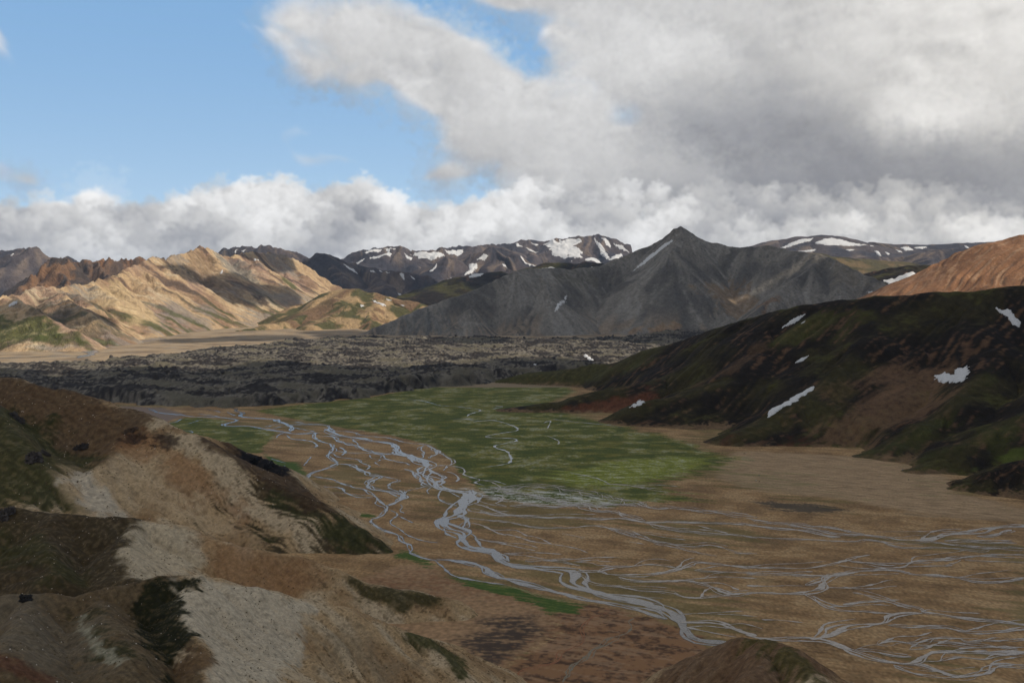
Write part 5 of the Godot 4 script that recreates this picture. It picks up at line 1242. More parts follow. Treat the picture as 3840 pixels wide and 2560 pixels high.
		[1.7, 1, 0.0, [Vector2(137.7, -579.5), Vector2(155, -579.5), Vector2(170.9, -579.5)]],
		[1.4, 2, 2.0, [Vector2(183.7, -576.2), Vector2(195, -575), Vector2(212.2, -575), Vector2(219.9, -577.3), Vector2(226.3, -579.5)]],
		[2.2, 2, 3.5, [Vector2(142.9, -601.9), Vector2(171.3, -600.7), Vector2(192.8, -600.7)]],
		[1.4, 1, 0.0, [Vector2(132.2, -521.3), Vector2(142.3, -519.5), Vector2(152.7, -516.7)]],
		[2.9, 4, 6.0, [Vector2(176.9, -747.8), Vector2(191.4, -734.9), Vector2(205.9, -724.2), Vector2(216.6, -713.8), Vector2(227.9, -698.8), Vector2(244.5, -698.8), Vector2(258.7, -692.3), Vector2(267.4, -682.8), Vector2(283, -681.2), Vector2(291.5, -678.1), Vector2(301.9, -669), Vector2(315.1, -663), Vector2(345.8, -661.3)]],
		[3.5, 4, 6.0, [Vector2(172.2, -727.7), Vector2(191.1, -717.3), Vector2(206.2, -710.4), Vector2(219, -697.1), Vector2(229.9, -692.3)]],
		[2.2, 4, 5.0, [Vector2(194.9, -734.9), Vector2(210.5, -731.3), Vector2(218.1, -719), Vector2(229.5, -717.3), Vector2(240.9, -705.4), Vector2(249.2, -700.4)]],
		[4.9, 4, 7.0, [Vector2(279, -681.2), Vector2(292.7, -690.7), Vector2(306.1, -697.1), Vector2(325, -702.1), Vector2(343.1, -713.8), Vector2(358.3, -719), Vector2(378.5, -724.9)]],
		[2.9, 3, 5.0, [Vector2(325.4, -693.9), Vector2(339.3, -697.1), Vector2(359.2, -712.1)]],
		[2.2, 4, 6.0, [Vector2(297.6, -681.2), Vector2(311.4, -681.2), Vector2(325.5, -676.6), Vector2(344.8, -675)]],
		[1.2, 1, 0.0, [Vector2(259.4, -705.4), Vector2(285.2, -707.1), Vector2(318.8, -707.1)]],
		[2.2, 3, 3.5, [Vector2(163.6, -690.7), Vector2(187.4, -687.5), Vector2(210.5, -682.8), Vector2(233.9, -679.7), Vector2(243.6, -684.3), Vector2(253.5, -678.1), Vector2(261, -666), Vector2(275, -661.6), Vector2(291.4, -663), Vector2(308.4, -657.2), Vector2(320.7, -661.6)]],
		[2.9, 2, 3.5, [Vector2(146.9, -618.9), Vector2(164.5, -615.8), Vector2(183, -616.3), Vector2(195.6, -621.5), Vector2(209.3, -629.4), Vector2(219.1, -636.1), Vector2(233.9, -645.8)]],
		[2.9, 4, 6.0, [Vector2(214.4, -633.4), Vector2(223.9, -628), Vector2(236.9, -622.8), Vector2(254.3, -629.4), Vector2(262.9, -632), Vector2(283, -634.7), Vector2(298.1, -643), Vector2(314.1, -644.4), Vector2(337.8, -645.8)]],
		[2.9, 3, 4.0, [Vector2(190.8, -598.9), Vector2(200.6, -602.6), Vector2(217.6, -610), Vector2(235.7, -610), Vector2(243.7, -602.6), Vector2(257.6, -601.3), Vector2(269.8, -596.5), Vector2(277.2, -589.4), Vector2(291.2, -589.4), Vector2(313, -597.5)]],
		[1.4, 1, 0.0, [Vector2(203.8, -601.3), Vector2(222.1, -602.6), Vector2(237, -603.8)]],
		[2.2, 2, 3.5, [Vector2(143.5, -604.3), Vector2(165.1, -604.3), Vector2(181.9, -600.1), Vector2(192.2, -598.9)]],
		[2.2, 2, 3.5, [Vector2(290.5, -634.7), Vector2(307.5, -630.7), Vector2(329.4, -629.4)]],
		[1.4, 1, 0.0, [Vector2(205.7, -622.8), Vector2(212.9, -617.6), Vector2(226.7, -615), Vector2(250.2, -618.9), Vector2(272.9, -620.2), Vector2(280, -624.6)]],
		[3.2, 4, 5.0, [Vector2(-24.8, -769.7), Vector2(-13.6, -758), Vector2(2.6, -754.1), Vector2(24.8, -748.5), Vector2(38.1, -748.5), Vector2(60.1, -744.7), Vector2(82.2, -744.7), Vector2(98.7, -735.6), Vector2(115.9, -733.8), Vector2(137.4, -732), Vector2(179.8, -726.6)]],
		[1.8, 2, 3.5, [Vector2(-25.5, -792.1), Vector2(-17.7, -777.7), Vector2(-6.4, -759.9), Vector2(2.6, -756)]],
		[1.6, 1, 0.0, [Vector2(-13.4, -796.3), Vector2(-8.8, -807), Vector2(-10.8, -818), Vector2(-26.4, -820.3)]],
		[2.9, 5, 8.0, [Vector2(-2, -787.9), Vector2(19.5, -787.9), Vector2(39.9, -783.8), Vector2(54.2, -787.9), Vector2(66.8, -771.6), Vector2(78.5, -769.7), Vector2(87.7, -754.1), Vector2(99.2, -739.2)]],
		[1.8, 3, 3.5, [Vector2(-23.9, -739.9), Vector2(-1.9, -733.8), Vector2(17.8, -717.9), Vector2(36.5, -716.2), Vector2(58.4, -723.1), Vector2(70.6, -716.2), Vector2(81.3, -697.7), Vector2(92, -684.9), Vector2(102.4, -672.6), Vector2(112.4, -660.6), Vector2(122.3, -650.5), Vector2(133.3, -643.5)]],
		[1.8, 3, 3.5, [Vector2(70.8, -717.9), Vector2(86.2, -704.3), Vector2(96.1, -684.9), Vector2(106.4, -672.6), Vector2(121.3, -666.5), Vector2(133.8, -669.5), Vector2(143.6, -659.2), Vector2(149.5, -650.5), Vector2(160.8, -648.5)]],
		[1.4, 1, 0.0, [Vector2(83.6, -696.1), Vector2(94.1, -701), Vector2(105.2, -691.3), Vector2(120.3, -683.4)]],
		[1.6, 1, 0.0, [Vector2(-23.5, -726.6), Vector2(-16.3, -714.5), Vector2(-10.1, -702.7), Vector2(2.4, -694.5), Vector2(12.8, -680.2), Vector2(26.3, -672.6), Vector2(41.7, -662.1), Vector2(50.3, -650.5)]],
		[1.3, 1, 0.0, [Vector2(10.6, -695.1), Vector2(20.3, -686.5), Vector2(26.3, -672.6)]],
		[1.3, 1, 0.0, [Vector2(-22.1, -683.4), Vector2(-5.7, -672.6), Vector2(4.6, -665.1), Vector2(15.5, -656.3)]],
		[2.6, 5, 9.0, [Vector2(40.4, -794.2), Vector2(68.4, -790), Vector2(96.8, -792.1), Vector2(109.5, -781.7), Vector2(132, -777.7), Vector2(153.5, -769.7), Vector2(169.2, -758), Vector2(185.1, -748.5)]],
		[2.2, 4, 6.0, [Vector2(98.2, -732), Vector2(113.2, -716.2), Vector2(132.6, -706), Vector2(151.8, -697.7), Vector2(170.4, -688.1)]],
		[1.4, 1, 0.0, [Vector2(135.8, -723.1), Vector2(146.2, -711.1), Vector2(152.5, -701)]],
		[2.5, 6, 14.0, [Vector2(-22.3, -848.1), Vector2(-2.2, -852.9), Vector2(23.3, -857.8), Vector2(52.9, -843.3), Vector2(71.3, -824.8), Vector2(93.8, -807), Vector2(105.4, -785.8)]],
		[2.5, 5, 12.0, [Vector2(-7.1, -838.6), Vector2(12.7, -829.3), Vector2(36.3, -807), Vector2(50.1, -798.4)]],
		[1.2, 1, 0.0, [Vector2(-28.7, -890.9), Vector2(-17.9, -880.4), Vector2(-9.3, -857.8)]],
		[1.2, 1, 0.0, [Vector2(105.6, -865.2), Vector2(126.6, -868.7), Vector2(144.2, -862.7)]],
		[1.3, 2, 3.0, [Vector2(80.6, -872.8), Vector2(100.5, -865.2), Vector2(114.2, -852.9), Vector2(132.2, -838.6)]],
		[1.2, 2, 3.0, [Vector2(35.8, -701), Vector2(43.7, -694.5), Vector2(49.8, -688.1)]],
		[1.2, 1, 0.0, [Vector2(80.7, -678.7), Vector2(90.4, -672.6)]],
		[1.6, 1, 0.0, [Vector2(90.2, -509.8), Vector2(98.4, -504.5), Vector2(106.4, -499.4), Vector2(113.2, -495.2)]],
	], Color(0.42, 0.365, 0.315), 0.08)
	var rust := earth(30.0, 0.0)
	rust.vertex_color_use_as_albedo = false
	rust.albedo_color = Color(0.36, 0.16, 0.085).linear_to_srgb()
	ribbons("rust_stream", "thin rust orange trickle winding across the brown fan", "stream", [
		[1.3, 2, 1.5, [Vector2(-11.6, -439.4), Vector2(1.1, -440), Vector2(3.8, -451.1), Vector2(10.1, -456.5), Vector2(20.4, -462), Vector2(22.6, -475), Vector2(29.5, -480.9), Vector2(35.4, -490.2), Vector2(35.8, -508.1), Vector2(41.8, -524.6), Vector2(49.6, -530.9), Vector2(52.4, -538.4)]],
	], rust, 0.01)
	var ash := earth(30.0, 0.0)
	ash.vertex_color_use_as_albedo = false
	ash.albedo_color = Color(0.27, 0.235, 0.175).linear_to_srgb()
	ribbons("ash_stream", "pale grey trickle forking down the brown fan beside the rust one", "stream", [
		[1.6, 3, 2.5, [Vector2(22.9, -438.8), Vector2(26.8, -453.1), Vector2(30.4, -460.6), Vector2(35.9, -469.8), Vector2(39.2, -477.2), Vector2(45.3, -484), Vector2(48.8, -491.8), Vector2(54, -497.3)]],
		[1.2, 1, 0.0, [Vector2(54, -497.3), Vector2(58.4, -501.4), Vector2(61.9, -511.5), Vector2(61, -518.4), Vector2(64.6, -523.7)]],
	], ash, 0.015)
	var seep := earth(30.0, 0.0)
	seep.vertex_color_use_as_albedo = false
	seep.albedo_color = Color(0.30, 0.285, 0.13).linear_to_srgb()
	ribbons("mossy_seep", "yellowish mossy edge between the green strip and the river gravel", "bank", [
		[1.8, 2, 1.0, [Vector2(-37, -600.3), Vector2(-23.6, -591.7), Vector2(-5.9, -581.5), Vector2(6.1, -572), Vector2(16.9, -560.9), Vector2(25, -554.9), Vector2(33.1, -551.5)]],
	], seep, 0.02)
	water("far_river", "grey blue river curving along the foot of the ochre range", [
		[34.0, 2, 16.0, [Vector2(-982.1, -2271.9), Vector2(-1005.8, -2375.1), Vector2(-1057.6, -2532.8), Vector2(-1084.3, -2643.1), Vector2(-1078.7, -2696.5), Vector2(-1059.6, -2769.1), Vector2(-1050.5, -2876.4), Vector2(-1031.5, -2965.7)]],
		[10.0, 2, 10.0, [Vector2(-1031.5, -2965.7), Vector2(-1097.3, -3053.7), Vector2(-1132.3, -3177), Vector2(-1139.4, -3318.8), Vector2(-1127.2, -3473.9)]],
		[10.0, 1, 0.0, [Vector2(-1059.6, -2769.1), Vector2(-1032.8, -2827.7), Vector2(-1004, -2815.8)]],
		[9.0, 2, 14.0, [Vector2(-1083.1, -3089), Vector2(-1094.5, -3403.2), Vector2(-1063.4, -3634.2), Vector2(-1021.9, -3876.1)]],
		[7.0, 1, 0.0, [Vector2(-1091.4, -3318.8), Vector2(-1020.7, -3403.2), Vector2(-984.6, -3634.2)]],
		[14.0, 2, 12.0, [Vector2(-1258.5, -2271.9), Vector2(-1159.8, -2271.9), Vector2(-1080.3, -2313.3), Vector2(-1010.6, -2354.2)]],
	], Color(0.22, 0.22, 0.23), 0.25)

# ---------------------------------------------------------------- snow, clouds, small things
# A drift lies on its hill: the hill's own surface, raised by the depth of the snow.
func snow_patch(on: String, label: String, group: String, outline: Array) -> void:
	if outline.size() < 3:
		return
	var g: Dictionary = grids[on]
	var box := Rect2(outline[0], Vector2.ZERO)
	for p in outline:
		box = box.expand(p)
	var s: float = clampf(maxf(box.size.x, box.size.y) / 90.0, g.step * 0.2, g.step * 0.6)
	box = box.grow(s * 2.0)
	var nx := int(box.size.x / s) + 2
	var nz := int(box.size.y / s) + 2
	var thick: float = 0.25 + g.step * 0.16
	var sd := PackedFloat32Array()
	var v := PackedVector3Array()
	for j in nz:
		for i in nx:
			var p := box.position + Vector2(i, j) * s
			var wide := minf(box.size.x, box.size.y)
			var d := polygon_distance(outline, p, true) + wide * 0.07 * one.get_noise_2d(p.x / (wide * 0.22), p.y / (wide * 0.22)) + s * 2.0 * fbm.get_noise_2d(p.x / (s * 5.0), p.y / (s * 5.0)) + s * 1.2 * one.get_noise_2d(p.x / (s * 1.6), p.y / (s * 1.6))
			sd.append(d)
			v.append(Vector3(p.x, height_at(g, p.x, p.y) + (thick * clampf(-d / s, 0.3, 2.2) if d < 0.0 else -0.6), p.y))
	var used := PackedInt32Array()
	used.resize(nx * nz)
	used.fill(-1)
	var st := SurfaceTool.new()
	st.begin(Mesh.PRIMITIVE_TRIANGLES)
	var n := 0
	for j in nz - 1:
		for i in nx - 1:
			var k := j * nx + i
			var q := [k, k + 1, k + nx, k + nx + 1]
			var inside := 0
			for e in q:
				if sd[e] < 0.0:
					inside += 1
			if inside < 2:
				continue
			for e in q:
				if used[e] < 0:
					used[e] = n
					n += 1
					st.add_vertex(v[e])
			for e in [0, 1, 3, 0, 3, 2]:
				st.add_index(used[q[e]])
	if n == 0:
		return
	st.generate_normals()
	var mi := MeshInstance3D.new()
	snow_count += 1
	mi.name = "snow_patch" if snow_count == 1 else "snow_patch_%03d" % (snow_count - 1)
	mi.mesh = st.commit()
	mi.material_override = snow_material
	tag(mi, label, "snow", group)
	add_child(mi, true)

var snow_count := 0
var snow_material: StandardMaterial3D

func drifts(on: String, label: String, outlines: Array, own := {}) -> void:
	for i in outlines.size():
		snow_patch(on, own.get(i, label), label.replace("snow patch", "snow patches") if outlines.size() > 1 else "", outlines[i])

func build_snow() -> void:
	snow_material = StandardMaterial3D.new()
	snow_material.albedo_color = Color(0.72, 0.72, 0.73).linear_to_srgb()
	snow_material.albedo_texture = grain_texture
	snow_material.uv1_triplanar = true
	snow_material.uv1_world_triplanar = true
	snow_material.uv1_scale = Vector3.ONE / 90.0
	snow_material.roughness = 0.8
	drifts("snow_mountain", "snow patch streaking the long dark mountain on the skyline", [
		[Vector2(271.7, -8433.7), Vector2(454.4, -8449.3), Vector2(564.2, -8457.3), Vector2(528.4, -8271.3), Vector2(611.7, -8109.7), Vector2(701.7, -8068.7), Vector2(741.7, -7996.6), Vector2(605.9, -8030.7), Vector2(557.3, -8169.7), Vector2(558.3, -8011.6), Vector2(488.3, -7998), Vector2(451.2, -8163.2), Vector2(424.3, -8096), Vector2(356.9, -8155.9), Vector2(291.3, -8297)],
		[Vector2(690.8, -8443.5), Vector2(743.2, -8278.7), Vector2(784.9, -8089.5), Vector2(758.6, -8056.5), Vector2(713.6, -8210.5)],
		[Vector2(746.6, -8457.3), Vector2(802.9, -8408.3), Vector2(821.8, -8351), Vector2(777.9, -8332.5)],
		[Vector2(837.8, -8393.8), Vector2(908.8, -8379.2), Vector2(966.6, -8302), Vector2(904.5, -8336.8)],
		[Vector2(776.6, -8063.1), Vector2(895.1, -8248.7), Vector2(901.2, -8195.2), Vector2(810.7, -7997.9)],
		[Vector2(-1112.6, -7609.2), Vector2(-987.5, -7659.7), Vector2(-994.5, -7627.9), Vector2(-1099, -7590.5)],
		[Vector2(-967.7, -7678.3), Vector2(-878.7, -7672.2), Vector2(-932.4, -7659.2), Vector2(-915.8, -7566.2), Vector2(-953.6, -7652.4)],
		[Vector2(-1072.8, -7558.4), Vector2(-901.6, -7584.2), Vector2(-912.9, -7540.7), Vector2(-992.7, -7528)],
		[Vector2(-812.1, -7614.8), Vector2(-745.2, -7545.7), Vector2(-753.1, -7514.5), Vector2(-786.2, -7521.6)],
		[Vector2(-765.8, -7644.6), Vector2(-538.6, -7700.8), Vector2(-512.3, -7638.2), Vector2(-583.2, -7557.4), Vector2(-694.8, -7588.1)],
		[Vector2(-513.8, -7745.3), Vector2(-380.8, -7877.2), Vector2(-376.6, -7787.6), Vector2(-415.4, -7674.7), Vector2(-507, -7725.9)],
		[Vector2(28.8, -8333.4), Vector2(88.1, -8278.5), Vector2(40.5, -8272.2)],
		[Vector2(-1169.8, -7549.5), Vector2(-1102.8, -7539.4), Vector2(-1118.2, -7532.5), Vector2(-1154.3, -7519.1)],
		[Vector2(112, -8284.8), Vector2(219, -8269.2), Vector2(147.3, -8256.7)],
		[Vector2(161.9, -8400.6), Vector2(222, -8386.4), Vector2(196.9, -8345.7)],
	], {0: "broad ragged snowfield below the summit of the long skyline mountain", 1: "narrow snow tongue running down just beside the broad summit snowfield", 5: "thin snow band along the rounded end of the skyline mountain", 9: "wide crescent of snow in the saddle of the skyline mountain", 10: "blocky snow patch on the crest above the snowy saddle"})
	drifts("snow_foothills", "snow patch in a gully of the grey and green foothills", [
		[Vector2(56.3, -6519.8), Vector2(158.7, -6520.5), Vector2(114.4, -6407), Vector2(63.8, -6425)],
		[Vector2(-226.7, -6398.8), Vector2(-181.6, -6437.3), Vector2(-153.6, -6426.5), Vector2(-171.6, -6408.6)],
		[Vector2(-512, -6223), Vector2(-470.9, -6336.9), Vector2(-476.9, -6234.1), Vector2(-492.9, -6208.2)],
		[Vector2(-272.1, -6382.1), Vector2(-216.2, -6361.4), Vector2(-246.3, -6192.7), Vector2(-289, -6152.1), Vector2(-266.9, -6258.5)],
		[Vector2(-69.2, -6321.1), Vector2(-23.8, -6350.7), Vector2(-50.9, -6310)],
		[Vector2(-390.1, -6136.1), Vector2(-358.6, -6052.7), Vector2(-372.6, -6066.6)],
	])
	drifts("purple_mountain", "snow patch in a sliver on the brown purple mountain", [
		[Vector2(-610.4, -5444.2), Vector2(-585.3, -5444.1), Vector2(-578.1, -5412), Vector2(-595.6, -5430)],
		[Vector2(-553.9, -5443.8), Vector2(-516.5, -5420.3), Vector2(-536.5, -5425.3)],
		[Vector2(-922.6, -5517.6), Vector2(-846.4, -5510), Vector2(-882.3, -5463.2)],
		[Vector2(-601.6, -5291.9), Vector2(-585.6, -5312.9), Vector2(-585.4, -5261.1)],
		[Vector2(-781, -5497.9), Vector2(-739.6, -5466.3), Vector2(-760.9, -5466.4)],
		[Vector2(-730.8, -5537.7), Vector2(-706.3, -5501.9), Vector2(-723.9, -5515.3)],
		[Vector2(-694.4, -5502), Vector2(-661.9, -5462), Vector2(-683.8, -5479.5)],
	])
	drifts("dark_mound", "snow patch lying on the low black mound before the foothills", [
		[Vector2(-214, -5017), Vector2(-200.7, -5045.8), Vector2(-143.4, -5078.4), Vector2(-156.3, -5021.2), Vector2(-209.9, -5004.7)],
		[Vector2(157.9, -5372.5), Vector2(206.3, -5424.9), Vector2(243, -5372.1), Vector2(172.3, -5337.8)],
		[Vector2(420.7, -5368.8), Vector2(470.1, -5403.2), Vector2(435.5, -5359.8)],
	], {0: "flat snow patch on the rounded top of the low black mound"})
	drifts("grey_mountain", "long snow patch running up the flank of the pointed grey mountain", [
		[Vector2(423.8, -3527.2), Vector2(473.3, -3558.3), Vector2(525, -3563.7), Vector2(570.2, -3559.6), Vector2(561.2, -3550.3), Vector2(511, -3536.8), Vector2(459.8, -3531.4)],
	])
	drifts("grey_mountain", "thin snow patch deep in the gully between the grey mountain's two tops", [
		[Vector2(135.8, -3199), Vector2(168.9, -3305.3), Vector2(181, -3335.5), Vector2(173.2, -3296.8), Vector2(146, -3199.1)],
	])
	drifts("grey_mountain", "small snow patch low on the grey mountain's long shoulder above the black hill", [
		[Vector2(1098.2, -3109.4), Vector2(1108.1, -3102.1), Vector2(1121.4, -3076.5), Vector2(1109, -3078.9)],
	])
	drifts("low_range", "small snow patch on the low green and ochre hill", [
		[Vector2(-522.7, -3768.7), Vector2(-463.6, -3716.3), Vector2(-478.1, -3695.7), Vector2(-517.9, -3753.2)],
		[Vector2(-561, -3707.7), Vector2(-544.9, -3707.4), Vector2(-555.5, -3695.3)],
		[Vector2(-414.8, -3740.5), Vector2(-395.9, -3725.2), Vector2(-406.6, -3725)],
		[Vector2(-477.6, -3799.1), Vector2(-454.9, -3792.7), Vector2(-467.9, -3786.6)],
	])
	drifts("snow_dome", "wide snow patch on the smooth purple dome", [
		[Vector2(1939.7, -7283.8), Vector2(2038.6, -7321.4), Vector2(2193, -7346.7), Vector2(2152.8, -7281), Vector2(2038.3, -7244.6), Vector2(1956.5, -7248.8)],
		[Vector2(2161.6, -7186.9), Vector2(2229.5, -7258.3), Vector2(2291.3, -7323.3), Vector2(2388.9, -7299.1), Vector2(2500, -7164), Vector2(2590.7, -7186.3), Vector2(2383.5, -7123.5), Vector2(2228, -7118)],
	], {0: "slanting strip of snow on the shoulder of the purple dome", 1: "large smooth snowfield across the face of the purple dome"})
	drifts("snow_dome", "small snow patch scattered on the purple ground below the dome", [
		[Vector2(2813.3, -7307.3), Vector2(2883.2, -7325.1), Vector2(2887.6, -7242.3), Vector2(2819, -7213.1)],
		[Vector2(2516.1, -6991.3), Vector2(2545.4, -7002.4), Vector2(2526.8, -6894.6), Vector2(2508, -6911.9)],
		[Vector2(2917.8, -7318.9), Vector2(3059.1, -7419.7), Vector2(2966.2, -7295)],
		[Vector2(3289.5, -7331.6), Vector2(3298.9, -7284), Vector2(3280.4, -7218.5), Vector2(3268, -7242.3)],
		[Vector2(2735.5, -7190.5), Vector2(2749.6, -7092.1), Vector2(2721, -7092.4)],
		[Vector2(2313.1, -6986.4), Vector2(2382.3, -6992), Vector2(2328.9, -6958)],
		[Vector2(2617.3, -6810.8), Vector2(2647.9, -6816.5), Vector2(2628.9, -6766.7)],
		[Vector2(2012, -7075.6), Vector2(2144.7, -7105.1), Vector2(2073.5, -6990.9)],
		[Vector2(2605.3, -7041.6), Vector2(2621.8, -6990.1), Vector2(2592.1, -6950.8)],
		[Vector2(2680.9, -6805.3), Vector2(2702.1, -6822.1), Vector2(2677.8, -6772.2)],
	])
	drifts("snowpatch_hill", "big snow patch hanging on the dark brown hill beside the orange slope", [
		[Vector2(1393.5, -3767), Vector2(1441.2, -3764.8), Vector2(1506.4, -3765.7), Vector2(1515.7, -3768.3), Vector2(1480.1, -3698.5), Vector2(1426.3, -3641.5), Vector2(1394.8, -3641.3), Vector2(1399.7, -3739.4)],
	])
	drifts("dark_hill", "slanting snow patch high on the black hill's grassy shoulder", [
		[Vector2(377.8, -1405.7), Vector2(395.4, -1413.3), Vector2(413.4, -1415.9), Vector2(402.3, -1408.6), Vector2(387.4, -1405.9)],
	])
	drifts("dark_hill", "tiny snow patch beside the slanting drift on the black hill", [
		[Vector2(401.7, -1393.8), Vector2(408.8, -1396.3), Vector2(405.1, -1391.6)],
	])
	drifts("dark_hill", "small pointed snow patch below the mossy shoulder of the black hill", [
		[Vector2(370.5, -1310.5), Vector2(379.9, -1314), Vector2(389.5, -1313.2), Vector2(380, -1307.5)],
	])
	drifts("dark_hill", "long snow patch draped near the crest of the black hill", [
		[Vector2(625.4, -1298.3), Vector2(636.2, -1285.7), Vector2(637.2, -1268.7), Vector2(640.6, -1262.3), Vector2(634.2, -1252.9), Vector2(628.5, -1258.1), Vector2(628.6, -1269.6), Vector2(625.2, -1289.6)],
	])
	drifts("dark_hill", "jagged snow patch hanging above the brown scree of the black hill", [
		[Vector2(507.2, -1197.3), Vector2(515.1, -1193.7), Vector2(518, -1172.6), Vector2(528.9, -1190.2), Vector2(535.8, -1175.2), Vector2(524.8, -1148.7), Vector2(512, -1132.6), Vector2(507, -1143.4), Vector2(508.4, -1162), Vector2(503.2, -1165.6), Vector2(503.2, -1185.6)],
	])
	drifts("dark_hill", "long thin snow patch filling the gully between two green spurs", [
		[Vector2(289.6, -1141.1), Vector2(320.6, -1176.2), Vector2(352.6, -1199.1), Vector2(361.3, -1196.4), Vector2(348.2, -1177.9), Vector2(316, -1147.2), Vector2(293.2, -1135.6)],
	])
	drifts("dark_hill", "small lumpy snow patch at the foot of the rusty spur", [
		[Vector2(149, -1262.7), Vector2(154.1, -1272.1), Vector2(159.2, -1268.1), Vector2(172, -1362.9), Vector2(176.1, -1364.1), Vector2(168, -1265), Vector2(163.8, -1260.9), Vector2(150.7, -1258.6)],
	])
	drifts("tan_range", "small snow patch on the sunlit ochre range", [
		[Vector2(-1337.1, -2662.5), Vector2(-1327.7, -2667.2), Vector2(-1319.3, -2680.4), Vector2(-1313, -2660.6), Vector2(-1326.8, -2649.6)],
		[Vector2(-1186.3, -4603.7), Vector2(-1141.5, -4540.6), Vector2(-1156.4, -4529.6)],
		[Vector2(-1149.6, -3957.2), Vector2(-1147.5, -3986.6), Vector2(-1142.5, -3976.5), Vector2(-1144.1, -3953.8)],
	])
	drifts("plateau_mountain", "small snow patch on the flat topped mountain and the knob beside it", [
		[Vector2(-2748.4, -5968.3), Vector2(-2727.1, -5997.8), Vector2(-2707.6, -5972.7)],
		[Vector2(-2966.5, -5956.3), Vector2(-2953, -5971.4), Vector2(-2953.2, -5946.7)],
	])
	drifts("dark_peaks", "small snow patch on the jagged dark peaks", [
		[Vector2(-1768.1, -6412.2), Vector2(-1756.7, -6449.6), Vector2(-1757.5, -6406.5)],
		[Vector2(-1722, -6412.7), Vector2(-1701.1, -6439.2), Vector2(-1706.3, -6402.2)],
	])
	drifts("lava_field", "snow patch melting at the lava field's edge above the mossy slope", [
		[Vector2(153.7, -2147.5), Vector2(162.7, -2154.4), Vector2(166.5, -2109.6), Vector2(168, -2054.4), Vector2(158.2, -2033.1), Vector2(158.9, -2109.7)],
		[Vector2(42.4, -1967.1), Vector2(48.4, -1986.1), Vector2(46.2, -1949.7)],
	])

# Clouds above and to the right of the view: their shade lies on the near valley, the black hills and the grey mountain.
func cloud(called: String, puffs: Array, label: String) -> void:
	var v := PackedVector3Array()
	var nn := PackedVector3Array()
	var idx := PackedInt32Array()
	var rows := 14
	var cols := 26
	for q in puffs:
		# the point whose sky the puff covers, lifted along the sun's direction to the cloud deck
		var at: Vector3 = Vector3(q[0], q[2], q[1]) + SUN * ((2100.0 - q[2]) / SUN.y)
		var first := v.size()
		for j in rows + 1:
			var th := PI * j / rows
			for i in cols + 1:
				var ph := TAU * (i % cols) / cols
				var n := Vector3(sin(th) * cos(ph), cos(th), sin(th) * sin(ph))
				var r: float = q[3] * (1.0 + 0.34 * fbm.get_noise_3d(n.x * 1.1 + at.x * 0.01, n.y * 1.1, n.z * 1.1 + at.z * 0.01))
				v.append(at + Vector3(n.x * r, n.y * minf(r * 0.45, 160.0), n.z * r))
				nn.append(Vector3(n.x, n.y * 2.0, n.z).normalized())
		for j in rows:
			for i in cols:
				var k := first + j * (cols + 1) + i
				idx.append_array([k, k + cols + 2, k + cols + 1, k, k + 1, k + cols + 2])
	var arr := []
	arr.resize(Mesh.ARRAY_MAX)
	arr[Mesh.ARRAY_VERTEX] = v
	arr[Mesh.ARRAY_NORMAL] = nn
	arr[Mesh.ARRAY_INDEX] = idx
	var mi := MeshInstance3D.new()
	mi.name = called
	mi.mesh = ArrayMesh.new()
	mi.mesh.add_surface_from_arrays(Mesh.PRIMITIVE_TRIANGLES, arr)
	var m := StandardMaterial3D.new()
	m.albedo_color = Color(0.95, 0.95, 0.96)
	m.roughness = 1.0
	m.backlight_enabled = true
	m.backlight = Color(0.9, 0.9, 0.92)
	mi.material_override = m
	tag(mi, label, "cloud")
	add_child(mi, true)

func build_clouds() -> void:
	# each puff: the spot it shades (x, z, height) and its radius
	cloud("cloud", [[-560, -250, 60, 380], [-100, -250, 40, 380], [350, -250, 40, 380], [800, -350, 40, 380], [-620, -760, 60, 360], [-120, -750, 10, 380], [380, -750, 10, 380], [850, -820, 60, 380], [-620, -1230, 10, 340], [-160, -1230, 5, 360], [320, -1230, 20, 380], [780, -1260, 90, 380], [1150, -1350, 120, 300], [-520, -1600, 10, 240], [-60, -1630, 10, 270], [380, -1650, 20, 280], [800, -1650, 60, 260], [1250, -800, 60, 380], [-700, -1820, 15, 90], [-430, -1880, 15, 110], [-250, -1840, 15, 80], [60, -1960, 15, 120], [250, -1900, 15, 90], [-900, -1700, 15, 130], [480, -2000, 20, 110]], "broad grey cloud floating over the near valley and the black hill")
	cloud("cloud_001", [[-330, -3080, 40, 230], [60, -3080, 60, 290], [480, -3080, 90, 290], [880, -3080, 90, 260], [260, -3420, 180, 290], [640, -3440, 250, 280], [-60, -3350, 120, 240], [200, -2900, 20, 200], [700, -2880, 30, 220], [-500, -2850, 15, 110], [-120, -2700, 15, 100], [400, -2650, 15, 110]], "grey cloud floating over the pointed grey mountain")
	cloud("cloud_003", [[-1430, -2640, 50, 130], [-1290, -2700, 60, 110], [-1180, -2830, 80, 90]], "small grey cloud floating over the green foot of the ochre range")
	cloud("cloud_004", [[-1050, -3900, 160, 150], [-930, -4050, 120, 120], [-1250, -3780, 180, 90]], "small grey cloud floating over the middle of the ochre range")
	cloud("cloud_005", [[-760, -2980, 5, 130], [-900, -2880, 5, 100]], "scrap of grey cloud floating over the far river")
	cloud("cloud_006", [[-560, -3250, 8, 120]], "scrap of grey cloud floating over the low green and ochre hill")
	cloud("cloud_007", [[-1500, -4700, 150, 200], [-1300, -4800, 150, 160]], "grey cloud floating over the ridge behind the ochre range")
	cloud("cloud_002", [[-900, -5450, 200, 330], [-560, -5250, 150, 330], [-1150, -5700, 200, 260], [0, -5050, 60, 320], [350, -5300, 80, 300]], "grey cloud floating over the brown purple mountain")

